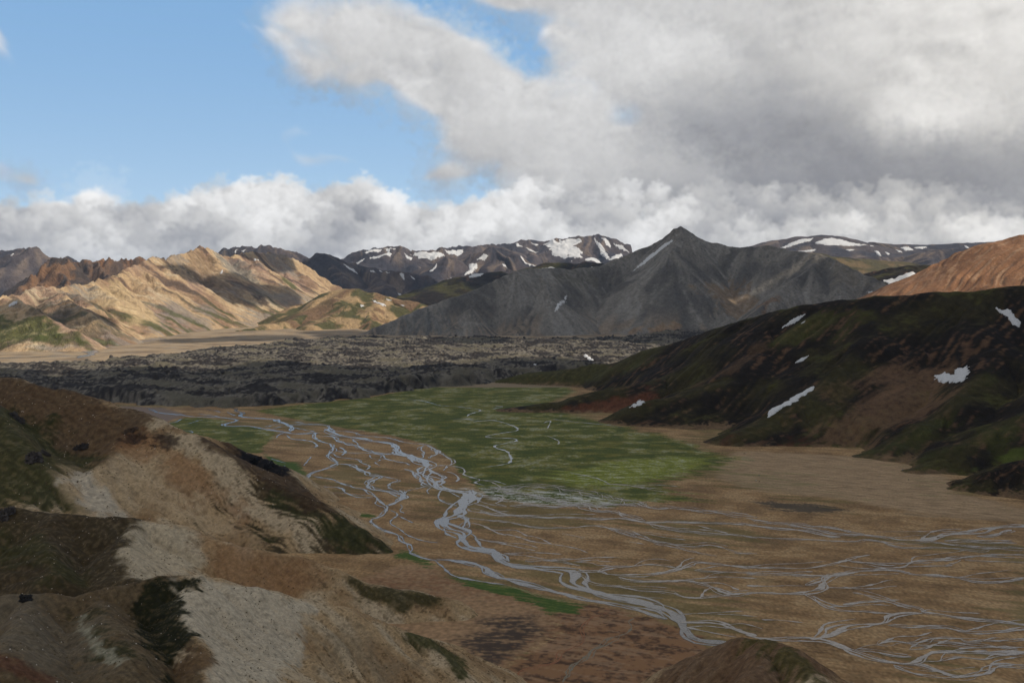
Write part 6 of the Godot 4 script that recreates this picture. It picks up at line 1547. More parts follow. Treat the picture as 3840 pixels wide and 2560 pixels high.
# A rough stone: a ball of few faces pushed in and out.
func stone_mesh(seed_: int, rows: int, cols: int, jag: float) -> ArrayMesh:
	var st := SurfaceTool.new()
	st.begin(Mesh.PRIMITIVE_TRIANGLES)
	st.set_smooth_group(-1)
	var p := []
	for j in rows + 1:
		var line := []
		for i in cols:
			var th := PI * j / rows
			var ph := TAU * (i + 0.5 * (j % 2)) / cols
			var n := Vector3(sin(th) * cos(ph), cos(th), sin(th) * sin(ph))
			line.append(n * (1.0 + jag * one.get_noise_3d(n.x * 1.6 + seed_ * 7.0, n.y * 1.6, n.z * 1.6) + 0.5 * jag * one.get_noise_3d(n.x * 4.0, n.y * 4.0 + seed_ * 5.0, n.z * 4.0)))
		p.append(line)
	for j in rows:
		for i in cols:
			var k := (i + 1) % cols
			for q in [p[j][i], p[j][k], p[j + 1][k], p[j][i], p[j + 1][k], p[j + 1][i]]:
				st.add_vertex(q)
	st.generate_normals()
	return st.commit()

func scatter(called: String, label: String, category: String, on: String, count: int, seed_: int, small: float, large: float, tone: Color, jag: float, keep: Callable) -> void:
	var g: Dictionary = grids[on]
	var rng := RandomNumberGenerator.new()
	rng.seed = seed_
	var put := []
	var tries := 0
	while put.size() < count and tries < count * 8:
		tries += 1
		var x: float = g.x0 + rng.randf() * (g.nx - 1) * g.step
		var z: float = g.z0 + rng.randf() * (g.nz - 1) * g.stepz
		var y := height_at(g, x, z)
		if not keep.call(x, y, z):
			continue
		var s := lerpf(small, large, pow(rng.randf(), 2.5))
		put.append(Transform3D(Basis.from_euler(Vector3(rng.randf_range(-0.4, 0.4), rng.randf() * TAU, rng.randf_range(-0.4, 0.4))).scaled(Vector3(s, s * rng.randf_range(0.6, 1.15), s)), Vector3(x, y + s * 0.15, z)))
	var mm := MultiMesh.new()
	mm.transform_format = MultiMesh.TRANSFORM_3D
	mm.mesh = stone_mesh(seed_, 4, 6, jag)
	mm.instance_count = put.size()
	for i in put.size():
		mm.set_instance_transform(i, put[i])
	var mi := MultiMeshInstance3D.new()
	mi.name = called
	mi.multimesh = mm
	var m := StandardMaterial3D.new()
	m.albedo_color = tone.linear_to_srgb()
	m.roughness = 0.95
	m.metallic_specular = 0.2
	mi.material_override = m
	tag(mi, label, category, "", "stuff")
	add_child(mi, true)

func outcrop(called: String, label: String, on: String, at: Array, size: float, tall: float, tone: Vector3, seed_: int) -> void:
	if at.is_empty():
		return
	var rng := RandomNumberGenerator.new()
	rng.seed = seed_
	var st := SurfaceTool.new()
	st.begin(Mesh.PRIMITIVE_TRIANGLES)
	for n in 9:
		var a := rng.randf() * TAU
		var r := size * sqrt(rng.randf()) * 0.75
		var p := Vector3(at[0].x + cos(a) * r, 0.0, at[0].y + sin(a) * r * 0.7)
		var s := size * rng.randf_range(0.28, 0.5) * (1.0 if n else 1.3)
		p.y = height_at(grids[on], p.x, p.z) - s * 0.05
		st.append_from(stone_mesh(seed_ * 20 + n, 9, 13, 0.75), 0, Transform3D(Basis.from_euler(Vector3(rng.randf_range(-0.3, 0.3), rng.randf() * TAU, 0.0)).scaled(Vector3(s, s * tall * rng.randf_range(0.7, 1.3), s)), p))
	var mi := MeshInstance3D.new()
	mi.name = called
	mi.mesh = st.commit()
	var m := earth(14.0, 0.8)
	m.vertex_color_use_as_albedo = false
	m.albedo_color = Color(tone.x, tone.y, tone.z).linear_to_srgb()
	mi.material_override = m
	tag(mi, label, "rock", "")
	add_child(mi, true)

# A hiker: one skin drawn round tapered limbs (surface nets on the distance to them).
func limb(p: Vector3, a: Vector3, b: Vector3, ra: float, rb: float) -> float:
	var e := b - a
	var t := clampf((p - a).dot(e) / maxf(e.length_squared(), 0.0001), 0.0, 1.0)
	return (p - a - e * t).length() - lerpf(ra, rb, t)

func blend(a: float, b: float, k: float) -> float:
	var h := clampf(0.5 + 0.5 * (b - a) / k, 0.0, 1.0)
	return lerpf(b, a, h) - k * h * (1.0 - h)

func body_mesh(stride: float, jacket: Vector3, trousers: Vector3, hair: Vector3) -> ArrayMesh:
	var bones := [
		[Vector3(0, 0.95, 0), Vector3(0, 1.20, 0.01), 0.135, 0.15], [Vector3(0, 1.20, 0.01), Vector3(0, 1.40, 0.02), 0.15, 0.12], [Vector3(0, 1.42, 0.02), Vector3(0, 1.54, 0.04), 0.058, 0.055],
		[Vector3(0, 1.60, 0.05), Vector3(0, 1.68, 0.05), 0.088, 0.098], [Vector3(0, 1.60, 0.13), Vector3(0, 1.62, 0.15), 0.018, 0.014],
		[Vector3(-0.10, 0.92, 0), Vector3(-0.105, 0.50, stride * 0.5), 0.095, 0.062], [Vector3(-0.105, 0.50, stride * 0.5), Vector3(-0.105, 0.09, stride * 0.6), 0.06, 0.045], [Vector3(-0.105, 0.05, stride * 0.6 - 0.04), Vector3(-0.11, 0.045, stride * 0.6 + 0.17), 0.05, 0.042],
		[Vector3(0.10, 0.92, 0), Vector3(0.105, 0.50, -stride * 0.25), 0.095, 0.062], [Vector3(0.105, 0.50, -stride * 0.25), Vector3(0.105, 0.09, -stride * 0.75), 0.06, 0.045], [Vector3(0.105, 0.05, -stride * 0.75 - 0.04), Vector3(0.11, 0.045, -stride * 0.75 + 0.17), 0.05, 0.042],
		[Vector3(-0.17, 1.40, 0), Vector3(-0.25, 1.13, -stride * 0.3), 0.06, 0.048], [Vector3(-0.25, 1.13, -stride * 0.3), Vector3(-0.24, 0.90, 0.06 - stride * 0.2), 0.045, 0.035], [Vector3(-0.24, 0.88, 0.07 - stride * 0.2), Vector3(-0.235, 0.78, 0.09 - stride * 0.2), 0.034, 0.022],
		[Vector3(0.17, 1.40, 0), Vector3(0.25, 1.13, stride * 0.3), 0.06, 0.048], [Vector3(0.25, 1.13, stride * 0.3), Vector3(0.24, 0.92, 0.14 + stride * 0.3), 0.045, 0.035], [Vector3(0.24, 0.90, 0.15 + stride * 0.3), Vector3(0.235, 0.80, 0.18 + stride * 0.3), 0.034, 0.022],
	]
	var cell := 0.04
	var lo := Vector3(-0.36, -0.04, -0.62)
	var n := Vector3i(19, 48, 32)
	var f := PackedFloat32Array()
	f.resize(n.x * n.y * n.z)
	for k in n.z:
		for j in n.y:
			for i in n.x:
				var p := lo + Vector3(i, j, k) * cell
				var d := 9.0
				for b in bones:
					d = blend(d, limb(p, b[0], b[1], b[2], b[3]), 0.035)
				f[(k * n.y + j) * n.x + i] = d
	var id := PackedInt32Array()
	id.resize(f.size())
	id.fill(-1)
	var st := SurfaceTool.new()
	st.begin(Mesh.PRIMITIVE_TRIANGLES)
	var count := 0
	var off := [0, 1, n.x, n.x + 1, n.x * n.y, n.x * n.y + 1, n.x * n.y + n.x, n.x * n.y + n.x + 1]
	for k in n.z - 1:
		for j in n.y - 1:
			for i in n.x - 1:
				var c := (k * n.y + j) * n.x + i
				var at := Vector3.ZERO
				var hits := 0
				for a in 8:
					for axis in [1, 2, 4]:
						if a & axis:
							continue
						var f0: float = f[c + off[a]]
						var f1: float = f[c + off[a | axis]]
						if (f0 < 0.0) != (f1 < 0.0):
							var t := f0 / (f0 - f1)
							var q := Vector3(a & 1, (a >> 1) & 1, (a >> 2) & 1)
							q[0 if axis == 1 else 1 if axis == 2 else 2] += t
							at += q
							hits += 1
				if hits:
					var p := lo + (Vector3(i, j, k) + at / hits) * cell
					var tint := jacket if p.y > 0.93 else trousers
					if p.y > 1.50 or (p.y < 0.90 and absf(p.x) > 0.20):
						tint = Vector3(0.45, 0.28, 0.20)
					if p.y > 1.66 or (p.y > 1.56 and p.z < 0.03):
						tint = hair
					if p.y < 0.12:
						tint = Vector3(0.05, 0.04, 0.03)
					st.set_color(Color(tint.x, tint.y, tint.z).linear_to_srgb())
					st.add_vertex(p)
					id[c] = count
					count += 1
	for k in range(1, n.z - 1):
		for j in range(1, n.y - 1):
			for i in range(1, n.x - 1):
				var c := (k * n.y + j) * n.x + i
				for axis in 3:
					var d: int = [1, n.x, n.x * n.y][axis]
					if (f[c] < 0.0) == (f[c + d] < 0.0):
						continue
					var u: int = [n.x, n.x * n.y, 1][axis]
					var v: int = [n.x * n.y, 1, n.x][axis]
					var q := [id[c], id[c - u], id[c - u - v], id[c - v]]
					for e in ([0, 1, 2, 0, 2, 3] if f[c] > 0.0 else [0, 2, 1, 0, 3, 2]):
						st.add_index(q[e])
	st.generate_normals()
	return st.commit()

func person(called: String, label: String, at: Vector2, turn: float, stride: float, jacket: Vector3, trousers: Vector3, pack: Vector3) -> void:
	var root := Node3D.new()
	root.name = called
	add_child(root, true)
	root.position = Vector3(at.x, 0.0, at.y)
	root.rotation.y = turn
	tag(root, label, "person", "hikers on the sandy plain")
	var body := MeshInstance3D.new()
	body.name = "body"
	body.mesh = body_mesh(stride, jacket, trousers, Vector3(0.06, 0.04, 0.03))
	var m := StandardMaterial3D.new()
	m.vertex_color_use_as_albedo = true
	m.vertex_color_is_srgb = true
	m.roughness = 0.85
	body.material_override = m
	root.add_child(body, true)
	var bag := MeshInstance3D.new()
	bag.name = "backpack"
	bag.mesh = stone_mesh(3, 8, 12, 0.08)
	bag.scale = Vector3(0.17, 0.27, 0.13)
	bag.position = Vector3(0, 1.22, -0.23)
	var bm := StandardMaterial3D.new()
	bm.albedo_color = Color(pack.x, pack.y, pack.z).linear_to_srgb()
	bm.roughness = 0.8
	bag.material_override = bm
	root.add_child(bag, true)

func build_small_things() -> void:
	scatter("lava_blocks", "jumbled grey blocks strewn over the lava field", "rubble", "lava_field", 1300, 5, 0.8, 5.0, Color(0.058, 0.051, 0.047), 0.7, func(x: float, y: float, z: float) -> bool: return y > 6.0 and z > -3400.0 and absf(x) < -z * 0.54)
	scatter("scree_stones", "pale stones littering the brown slope of the tall near ridge", "stones", "near_ridge", 1500, 6, 0.12, 0.6, Color(0.42, 0.35, 0.28), 0.6, func(x: float, y: float, z: float) -> bool: return y > 8.0 and one.get_noise_2d(x / 30.0, z / 30.0) > -0.1)
	scatter("spur_stones", "pale stones littering the mossy crown of the front spur", "stones", "front_spur", 700, 7, 0.08, 0.3, Color(0.40, 0.35, 0.29), 0.6, func(x: float, y: float, z: float) -> bool: return y > 20.0 and x < -90.0)
	scatter("back_stones", "pale stones littering the dark back of the middle spur", "stones", "middle_spur", 600, 8, 0.1, 0.4, Color(0.38, 0.32, 0.26), 0.6, func(x: float, y: float, z: float) -> bool: return y > 12.0 and x < -180.0)
	scatter("slope_tufts", "dark tufts and clods streaking the tan face of the near ridge", "tufts", "near_ridge", 5200, 16, 0.16, 0.6, Color(0.085, 0.058, 0.030), 0.6, func(x: float, y: float, z: float) -> bool: return y > 3.0 and one.get_noise_2d((z * 0.82 - x * 0.57) / 7.0, (x * 0.82 + z * 0.57) / 40.0) + 0.5 * one.get_noise_2d(x / 45.0, z / 45.0) > 0.30)
	scatter("spur_tufts", "dark tufts and clods streaking the pale face of the front spur", "tufts", "front_spur", 4200, 17, 0.10, 0.36, Color(0.080, 0.060, 0.032), 0.6, func(x: float, y: float, z: float) -> bool: return y > 3.0 and x > -170.0 and one.get_noise_2d((z * 0.84 - x * 0.54) / 4.0, (x * 0.84 + z * 0.54) / 26.0) + 0.5 * one.get_noise_2d(x / 30.0, z / 30.0) > 0.32)
	scatter("middle_tufts", "dark tufts and clods streaking the pale side of the middle spur", "tufts", "middle_spur", 3000, 18, 0.12, 0.42, Color(0.085, 0.058, 0.030), 0.6, func(x: float, y: float, z: float) -> bool: return y > 3.0 and x > -210.0 and one.get_noise_2d((z * 0.86 - x * 0.51) / 5.0, (x * 0.86 + z * 0.51) / 32.0) + 0.5 * one.get_noise_2d(x / 35.0, z / 35.0) > 0.32)
	outcrop("rock_outcrop", "dark knob of rock on the brown slope high above the mossy hollow", "near_ridge", [Vector2(-395.6, -796.7)], 6.0, 0.8, Vector3(0.085, 0.072, 0.064), 31)
	outcrop("rock_outcrop_001", "grey rough outcrop standing in the green hollow", "near_ridge", [Vector2(-342.5, -709.4)], 8.0, 0.9, Vector3(0.105, 0.088, 0.078), 32)
	outcrop("rock_outcrop_002", "black rounded rock wedged where the hollow meets the tan crag", "near_ridge", [Vector2(-331.7, -770.2)], 6.5, 0.55, Vector3(0.075, 0.060, 0.052), 33)
	outcrop("rock_outcrop_003", "small grey rock beside the rough outcrop in the green hollow", "near_ridge", [Vector2(-343.6, -734.4)], 3.5, 0.8, Vector3(0.09, 0.075, 0.066), 34)
	outcrop("rock_outcrop_004", "craggy brown rock crowning the tan face of the near ridge", "near_ridge", [Vector2(-297.5, -782.8)], 6.0, 0.6, Vector3(0.13, 0.085, 0.055), 35)
	outcrop("rock_outcrop_005", "grey rock at the upper end of the middle spur", "middle_spur", [Vector2(-287.2, -563.8)], 5.5, 1.1, Vector3(0.10, 0.085, 0.076), 36)
	outcrop("rock_outcrop_006", "black rocks on the crest of the front spur beside pale ash", "front_spur", [Vector2(-187.6, -380.1)], 3.0, 0.35, Vector3(0.045, 0.042, 0.040), 37)
	outcrop("rock_outcrop_007", "jagged black crags on the dark shoulder below the near ridge", "near_ridge", [Vector2(-216.2, -836.4)], 6.0, 1.1, Vector3(0.035, 0.033, 0.034), 38)
	outcrop("rock_outcrop_008", "black crag lower down the dark shoulder near the meadow", "near_ridge", [Vector2(-200, -814.9)], 5.0, 1.1, Vector3(0.035, 0.033, 0.034), 39)
	var at: Array = [Vector2(238.2, -1022.3), Vector2(239.6, -1024), Vector2(241.1, -1025.7), Vector2(225.9, -908.3), Vector2(217.2, -884), Vector2(219.1, -880.2), Vector2(367.1, -934), Vector2(354.7, -888.5)]
	person("person", "hiker in a dark jacket leading the trio near the meadow's edge", at[0], 0.6, 0.35, Vector3(0.03, 0.03, 0.035), Vector3(0.03, 0.03, 0.03), Vector3(0.05, 0.05, 0.06))
	person("person_001", "hiker in a black jacket in the middle of the trio near the meadow", at[1], 0.8, 0.25, Vector3(0.02, 0.02, 0.025), Vector3(0.05, 0.045, 0.04), Vector3(0.10, 0.03, 0.03))
	person("person_002", "hiker in a pale jacket closing the trio near the meadow", at[2], 0.7, 0.3, Vector3(0.4, 0.4, 0.42), Vector3(0.03, 0.03, 0.035), Vector3(0.04, 0.04, 0.05))
	person("person_003", "hiker in a blue jacket walking on the sand behind two others", at[3], -0.5, 0.4, Vector3(0.04, 0.08, 0.20), Vector3(0.03, 0.03, 0.03), Vector3(0.05, 0.09, 0.18))
	person("person_004", "hiker in a white top walking beside a hiker in black on the sand", at[4], -0.4, 0.35, Vector3(0.5, 0.5, 0.5), Vector3(0.04, 0.04, 0.05), Vector3(0.04, 0.04, 0.04))
	person("person_005", "hiker in black walking beside a hiker in a white top on the sand", at[5], -0.4, 0.3, Vector3(0.02, 0.02, 0.02), Vector3(0.02, 0.02, 0.02), Vector3(0.06, 0.04, 0.03))
	person("person_006", "hiker in a grey blue jacket near the dark patches of grass below the black hill", at[6], 1.2, 0.35, Vector3(0.10, 0.13, 0.20), Vector3(0.03, 0.03, 0.035), Vector3(0.05, 0.05, 0.06))
	person("person_007", "lone hiker in dark blue on bare sand beyond the grass patches", at[7], 1.0, 0.35, Vector3(0.03, 0.05, 0.12), Vector3(0.03, 0.03, 0.04), Vector3(0.06, 0.06, 0.06))

# patches of other ground and tone on the hills: outlines in plan
func area(p: Array, c: Vector3, a := 1.0, rag := 6.0, soft := 3.0, grow := 0.0) -> Dictionary:
	return {"p": p, "c": c, "a": a, "rag": rag, "soft": soft, "r": grow}

func combed(p: Dictionary, streak: float) -> Dictionary:
	p.streak = streak
	return p

func band(p: Array, r: float, c: Vector3, a := 1.0, rag := 5.0, soft := 3.0) -> Dictionary:
	return {"p": p, "c": c, "a": a, "rag": rag, "soft": soft, "r": r, "closed": false}

func paint_of(called: String) -> Array:
	match called:
		"near_ridge":
			return [
				area([Vector2(-519, -906.8), Vector2(-446.3, -872.1), Vector2(-379.7, -844), Vector2(-308.4, -807.2), Vector2(-283.8, -782.3), Vector2(-297.5, -768.8), Vector2(-303.4, -741.4), Vector2(-332.8, -764.5), Vector2(-379.2, -800), Vector2(-479.8, -837.3)], Vector3(0.110, 0.066, 0.034), 0.92, 14.0, 9.0, 14.0),
				area([Vector2(-479.8, -837.3), Vector2(-417, -813.4), Vector2(-396.6, -814.7), Vector2(-345.1, -769.4), Vector2(-323.4, -753.8), Vector2(-319.3, -732.5), Vector2(-307.6, -680.9), Vector2(-297.8, -668.2), Vector2(-314.9, -667.2), Vector2(-389.1, -674.2)], Vector3(0.054, 0.056, 0.018), 0.95, 13.0, 7.0, 4.0),
				band([Vector2(-367.3, -753.8), Vector2(-348.4, -754.5), Vector2(-317.6, -721.3)], 9.0, Vector3(0.105, 0.085, 0.042), 0.8, 9.0, 6.0),
				area([Vector2(-299.8, -732.3), Vector2(-289.3, -755.5), Vector2(-248.4, -731.4), Vector2(-204.7, -690.2), Vector2(-179.8, -664.4), Vector2(-232.6, -682.7), Vector2(-257.3, -692.9), Vector2(-283, -671.2), Vector2(-301.1, -676.2), Vector2(-314.3, -728.2)], Vector3(0.56, 0.41, 0.245), 0.8, 13.0, 9.0),
				area([Vector2(-309.5, -688.8), Vector2(-317.3, -727.7), Vector2(-297.2, -706.1), Vector2(-267.9, -685.1), Vector2(-280.1, -671.1)], Vector3(0.62, 0.53, 0.40), 0.9, 6.0, 4.0),
				area([Vector2(-306.4, -778.9), Vector2(-289.8, -784.9), Vector2(-266.9, -777.9), Vector2(-244.4, -749.3), Vector2(-216.8, -721.8), Vector2(-191, -695.6), Vector2(-180.9, -680), Vector2(-206.7, -697.2), Vector2(-233.5, -714.5), Vector2(-260.9, -739.9), Vector2(-292.8, -756.2)], Vector3(0.33, 0.160, 0.070), 0.6, 14.0, 9.0),
				band([Vector2(-297, -767.5), Vector2(-289.4, -778.9), Vector2(-275.8, -773.9), Vector2(-262.2, -763.8)], 6.0, Vector3(0.050, 0.032, 0.022), 0.85, 9.0, 4.0),
				combed(area([Vector2(-198.7, -713.3), Vector2(-150.2, -690.6), Vector2(-113.4, -669), Vector2(-74.7, -650.9), Vector2(-79.1, -627.9), Vector2(-116.2, -634.6), Vector2(-139.7, -653.8), Vector2(-173.1, -684.7)], Vector3(0.070, 0.052, 0.026), 0.95, 10.0, 6.0, 4.0), 1.6),
				combed(band([Vector2(-162.3, -690.6), Vector2(-128.5, -671.1), Vector2(-96.2, -651.1)], 9.0, Vector3(0.050, 0.055, 0.019), 0.8, 8.0, 5.0), 1.5),
				area([Vector2(-233.7, -757.7), Vector2(-235.4, -847.1), Vector2(-208.7, -828.3), Vector2(-188.8, -804.9), Vector2(-167.8, -788.2), Vector2(-132.2, -691), Vector2(-152.6, -702.3), Vector2(-187.7, -731.9)], Vector3(0.085, 0.054, 0.032), 0.92, 6.0, 5.0, 8.0),
				band([Vector2(-221.4, -842.6), Vector2(-204.1, -824.3), Vector2(-189.7, -805.6)], 10.0, Vector3(0.020, 0.020, 0.023), 0.97, 6.0, 3.0),
			]
		"middle_spur":
			return [
				area([Vector2(-327.6, -567.3), Vector2(-248.6, -560.2), Vector2(-213.3, -554.6), Vector2(-203.4, -531.5), Vector2(-198.8, -506.9), Vector2(-188.5, -486.7), Vector2(-179.6, -468), Vector2(-198.9, -496.1), Vector2(-201.8, -489.4), Vector2(-191.9, -472.8), Vector2(-221.9, -467.6), Vector2(-299.1, -515.3)], Vector3(0.062, 0.046, 0.024), 0.96, 5.0, 3.0, 9.0),  # dark left back: moss, with part of its shade put into the colour
				area([Vector2(-285.3, -552.3), Vector2(-241.4, -519.8), Vector2(-206.9, -491.3), Vector2(-222.6, -478.5), Vector2(-270.8, -523.2)], Vector3(0.062, 0.060, 0.020), 0.7, 10.0, 6.0),
				area([Vector2(-206.7, -551.1), Vector2(-187.3, -549.5), Vector2(-174.3, -546.1), Vector2(-168, -532.9), Vector2(-171.6, -515.5), Vector2(-181, -474.5), Vector2(-195.2, -500.8)], Vector3(0.60, 0.49, 0.335), 0.9, 6.0, 4.0, 2.0),
				area([Vector2(-169.8, -547.1), Vector2(-147.9, -545.8), Vector2(-128.4, -544.5), Vector2(-112.3, -535.4), Vector2(-124.6, -527.2), Vector2(-148, -528)], Vector3(0.34, 0.180, 0.085), 0.7, 12.0, 9.0, 3.0),
				area([Vector2(-85.7, -538.8), Vector2(-58, -534.5), Vector2(-41.3, -532.3), Vector2(-50.2, -526.6), Vector2(-66.2, -524.1), Vector2(-79.7, -529.9)], Vector3(0.055, 0.050, 0.019), 0.92, 6.0, 4.0, 2.0),
			]
		"front_spur":
			return [
				area([Vector2(-207, -374.2), Vector2(-173.4, -385.5), Vector2(-158.1, -391.6), Vector2(-149.2, -395.6), Vector2(-132.7, -351.8), Vector2(-117, -310.2), Vector2(-170.9, -307.3)], Vector3(0.105, 0.075, 0.042), 0.9, 5.0, 4.0, 16.0),
				area([Vector2(-206.8, -373.7), Vector2(-188, -379), Vector2(-173.7, -374.3), Vector2(-157.8, -357.2), Vector2(-140.2, -331.7), Vector2(-129, -313.2), Vector2(-147.7, -318.6), Vector2(-156.8, -314.9), Vector2(-192.4, -346.5)], Vector3(0.185, 0.150, 0.105), 0.75, 9.0, 6.0),
				area([Vector2(-167.9, -382.8), Vector2(-159.1, -372.4), Vector2(-141, -343.4), Vector2(-124.6, -323.9), Vector2(-128.1, -320.4), Vector2(-141.3, -337.3), Vector2(-156.4, -361.8)], Vector3(0.045, 0.045, 0.017), 0.85, 6.0, 4.0),
				band([Vector2(-164, -372.7), Vector2(-152.6, -352.8), Vector2(-145.1, -341.8), Vector2(-136.9, -330.3), Vector2(-127.5, -318.9)], 1.3, Vector3(0.36, 0.33, 0.235), 0.85, 2.0, 1.4),
				area([Vector2(-125.7, -399.7), Vector2(-121.2, -403.6), Vector2(-101.3, -407.7), Vector2(-86.1, -412.3), Vector2(-85.8, -394.9), Vector2(-84.5, -338), Vector2(-96.8, -320.4), Vector2(-105.3, -346.6), Vector2(-111.5, -346.3), Vector2(-122.9, -366.4), Vector2(-134.9, -393.6), Vector2(-131.4, -395.1), Vector2(-124.5, -390.6)], Vector3(0.60, 0.51, 0.375), 0.9, 4.0, 2.5, 2.0),
				area([Vector2(-146.2, -396.1), Vector2(-137.6, -397.7), Vector2(-127.5, -400.2), Vector2(-124.2, -391.1), Vector2(-133.4, -393), Vector2(-125.3, -369.9), Vector2(-113.1, -348.8), Vector2(-114.5, -343.2), Vector2(-115.2, -338), Vector2(-111.6, -324.8), Vector2(-113.2, -322.9), Vector2(-122.2, -344.5), Vector2(-127.2, -341.2), Vector2(-133.1, -350.8), Vector2(-147, -385.8)], Vector3(0.022, 0.023, 0.0085), 0.97, 3.5, 1.8, 1.0),  # black moss on the left face, some of its shade in the colour too
				area([Vector2(-114.2, -342.2), Vector2(-105, -345.6), Vector2(-99.6, -327.5), Vector2(-104.8, -322.5), Vector2(-112.6, -332.4)], Vector3(0.15, 0.092, 0.048), 0.85, 5.0, 2.5),
				area([Vector2(-178, -320.3), Vector2(-155.8, -312.9), Vector2(-146.4, -315.6), Vector2(-147.9, -311.2), Vector2(-170.9, -307.3)], Vector3(0.15, 0.070, 0.042), 0.8, 5.0, 3.0),
				area([Vector2(-83.3, -395.7), Vector2(-67.8, -407.7), Vector2(-38.8, -405.8), Vector2(-48.3, -394.2), Vector2(-71.2, -386.2)], Vector3(0.30, 0.235, 0.155), 0.6, 9.0, 6.0),
				band([Vector2(-40.1, -420.3), Vector2(-29.1, -420.9), Vector2(-21.2, -411.6)], 5.0, Vector3(0.055, 0.060, 0.018), 0.9, 4.0, 2.0),
			]
		"brown_mound":
			return [
				band([Vector2(83.2, -348.2), Vector2(78.3, -343.9), Vector2(72, -335.7)], 34.0, Vector3(0.150, 0.086, 0.050), 0.9, 6.0, 6.0),
				combed(band([Vector2(86.5, -346.7), Vector2(92.9, -333.8), Vector2(94.9, -320.3), Vector2(96.2, -308.2)], 5.0, Vector3(0.085, 0.078, 0.024), 0.75, 5.0, 3.0), 1.0),
			]
		"dark_hill":
			return [
				band([Vector2(18.3, -1749), Vector2(93.6, -1735.7), Vector2(175.8, -1657.7), Vector2(222.3, -1629.9)], 26.0, Vector3(0.066, 0.058, 0.020), 0.7, 14.0, 9.0),  # olive bands laid along the spur crests
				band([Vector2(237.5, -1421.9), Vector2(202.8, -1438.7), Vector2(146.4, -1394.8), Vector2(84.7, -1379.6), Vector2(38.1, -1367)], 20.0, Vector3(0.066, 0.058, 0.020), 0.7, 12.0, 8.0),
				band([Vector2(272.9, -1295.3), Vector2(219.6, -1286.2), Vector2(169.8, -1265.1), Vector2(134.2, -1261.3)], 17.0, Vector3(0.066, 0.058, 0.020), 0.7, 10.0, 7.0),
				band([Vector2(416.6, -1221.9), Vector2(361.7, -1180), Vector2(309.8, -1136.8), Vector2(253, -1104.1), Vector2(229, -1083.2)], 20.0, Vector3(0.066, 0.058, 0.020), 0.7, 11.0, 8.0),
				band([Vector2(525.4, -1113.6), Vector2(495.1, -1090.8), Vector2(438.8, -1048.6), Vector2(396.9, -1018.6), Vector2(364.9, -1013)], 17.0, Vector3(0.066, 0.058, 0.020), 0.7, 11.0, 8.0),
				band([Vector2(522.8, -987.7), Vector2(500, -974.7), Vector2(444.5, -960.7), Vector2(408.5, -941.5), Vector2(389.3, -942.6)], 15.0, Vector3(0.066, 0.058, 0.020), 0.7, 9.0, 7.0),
				band([Vector2(334.9, -1367.4), Vector2(290.4, -1324.7), Vector2(250, -1354.5)], 12.0, Vector3(0.115, 0.070, 0.040), 0.7, 9.0, 7.0),
				area([Vector2(63.7, -1353.6), Vector2(113.4, -1360.5), Vector2(154.6, -1375.4), Vector2(204.8, -1420.3), Vector2(205.1, -1393.7), Vector2(161.6, -1273.3), Vector2(141.5, -1344.8), Vector2(82.7, -1342.5)], Vector3(0.175, 0.070, 0.036), 0.8, 19.8, 8.5),
				combed(area([Vector2(416.2, -1182.2), Vector2(469.5, -1210), Vector2(499.3, -1197.3), Vector2(485.8, -1128.1), Vector2(452.6, -1082.5), Vector2(432, -1110.3), Vector2(395, -1096.8), Vector2(364.9, -1077.2), Vector2(342.5, -1070.9), Vector2(340.8, -1107.2), Vector2(365.2, -1128.7)], Vector3(0.225, 0.135, 0.078), 0.66, 30.0, 14.0), 1.1),
				area([Vector2(231.3, -1076.1), Vector2(295.2, -1080.6), Vector2(334.3, -1079.9), Vector2(320.7, -1060.4), Vector2(261.2, -1070)], Vector3(0.12, 0.050, 0.028), 0.8, 17.6, 6.8),
				area([Vector2(222.6, -1079.6), Vector2(269.1, -1103.3), Vector2(326, -1135.1), Vector2(386.1, -1168.4), Vector2(384.6, -1138), Vector2(335.1, -1109.7), Vector2(264.6, -1084.3)], Vector3(0.066, 0.058, 0.020), 0.7, 22, 10.2),
				area([Vector2(366.4, -1015.5), Vector2(432.7, -1034.2), Vector2(541.3, -1122), Vector2(525.5, -1088.1), Vector2(435.7, -1023.1), Vector2(374.2, -996.9)], Vector3(0.068, 0.072, 0.020), 0.7, 22, 10.2),
				area([Vector2(391.8, -961.1), Vector2(448.3, -969.5), Vector2(500.6, -977.9), Vector2(488.7, -953.9), Vector2(422.9, -943.3)], Vector3(0.068, 0.072, 0.020), 0.7, 22, 10.2),
				area([Vector2(376.4, -1387.4), Vector2(422.3, -1408), Vector2(474.1, -1382.1), Vector2(474.9, -1355.2), Vector2(429.7, -1366), Vector2(411.9, -1338.8), Vector2(377.3, -1353.6)], Vector3(0.092, 0.088, 0.024), 0.75, 30.8, 13.6),
				area([Vector2(6.1, -1757.3), Vector2(57, -1756.6), Vector2(155.1, -1715.7), Vector2(213.3, -1592.9), Vector2(170.5, -1623.7), Vector2(103.9, -1689), Vector2(31, -1721.9)], Vector3(0.085, 0.080, 0.026), 0.7, 30.8, 13.6),
				area([Vector2(418.2, -917), Vector2(451, -930.2), Vector2(469.9, -927.7), Vector2(455.3, -925), Vector2(431.6, -917.1)], Vector3(0.12, 0.15, 0.03), 0.7, 17.6, 5.1),
			]
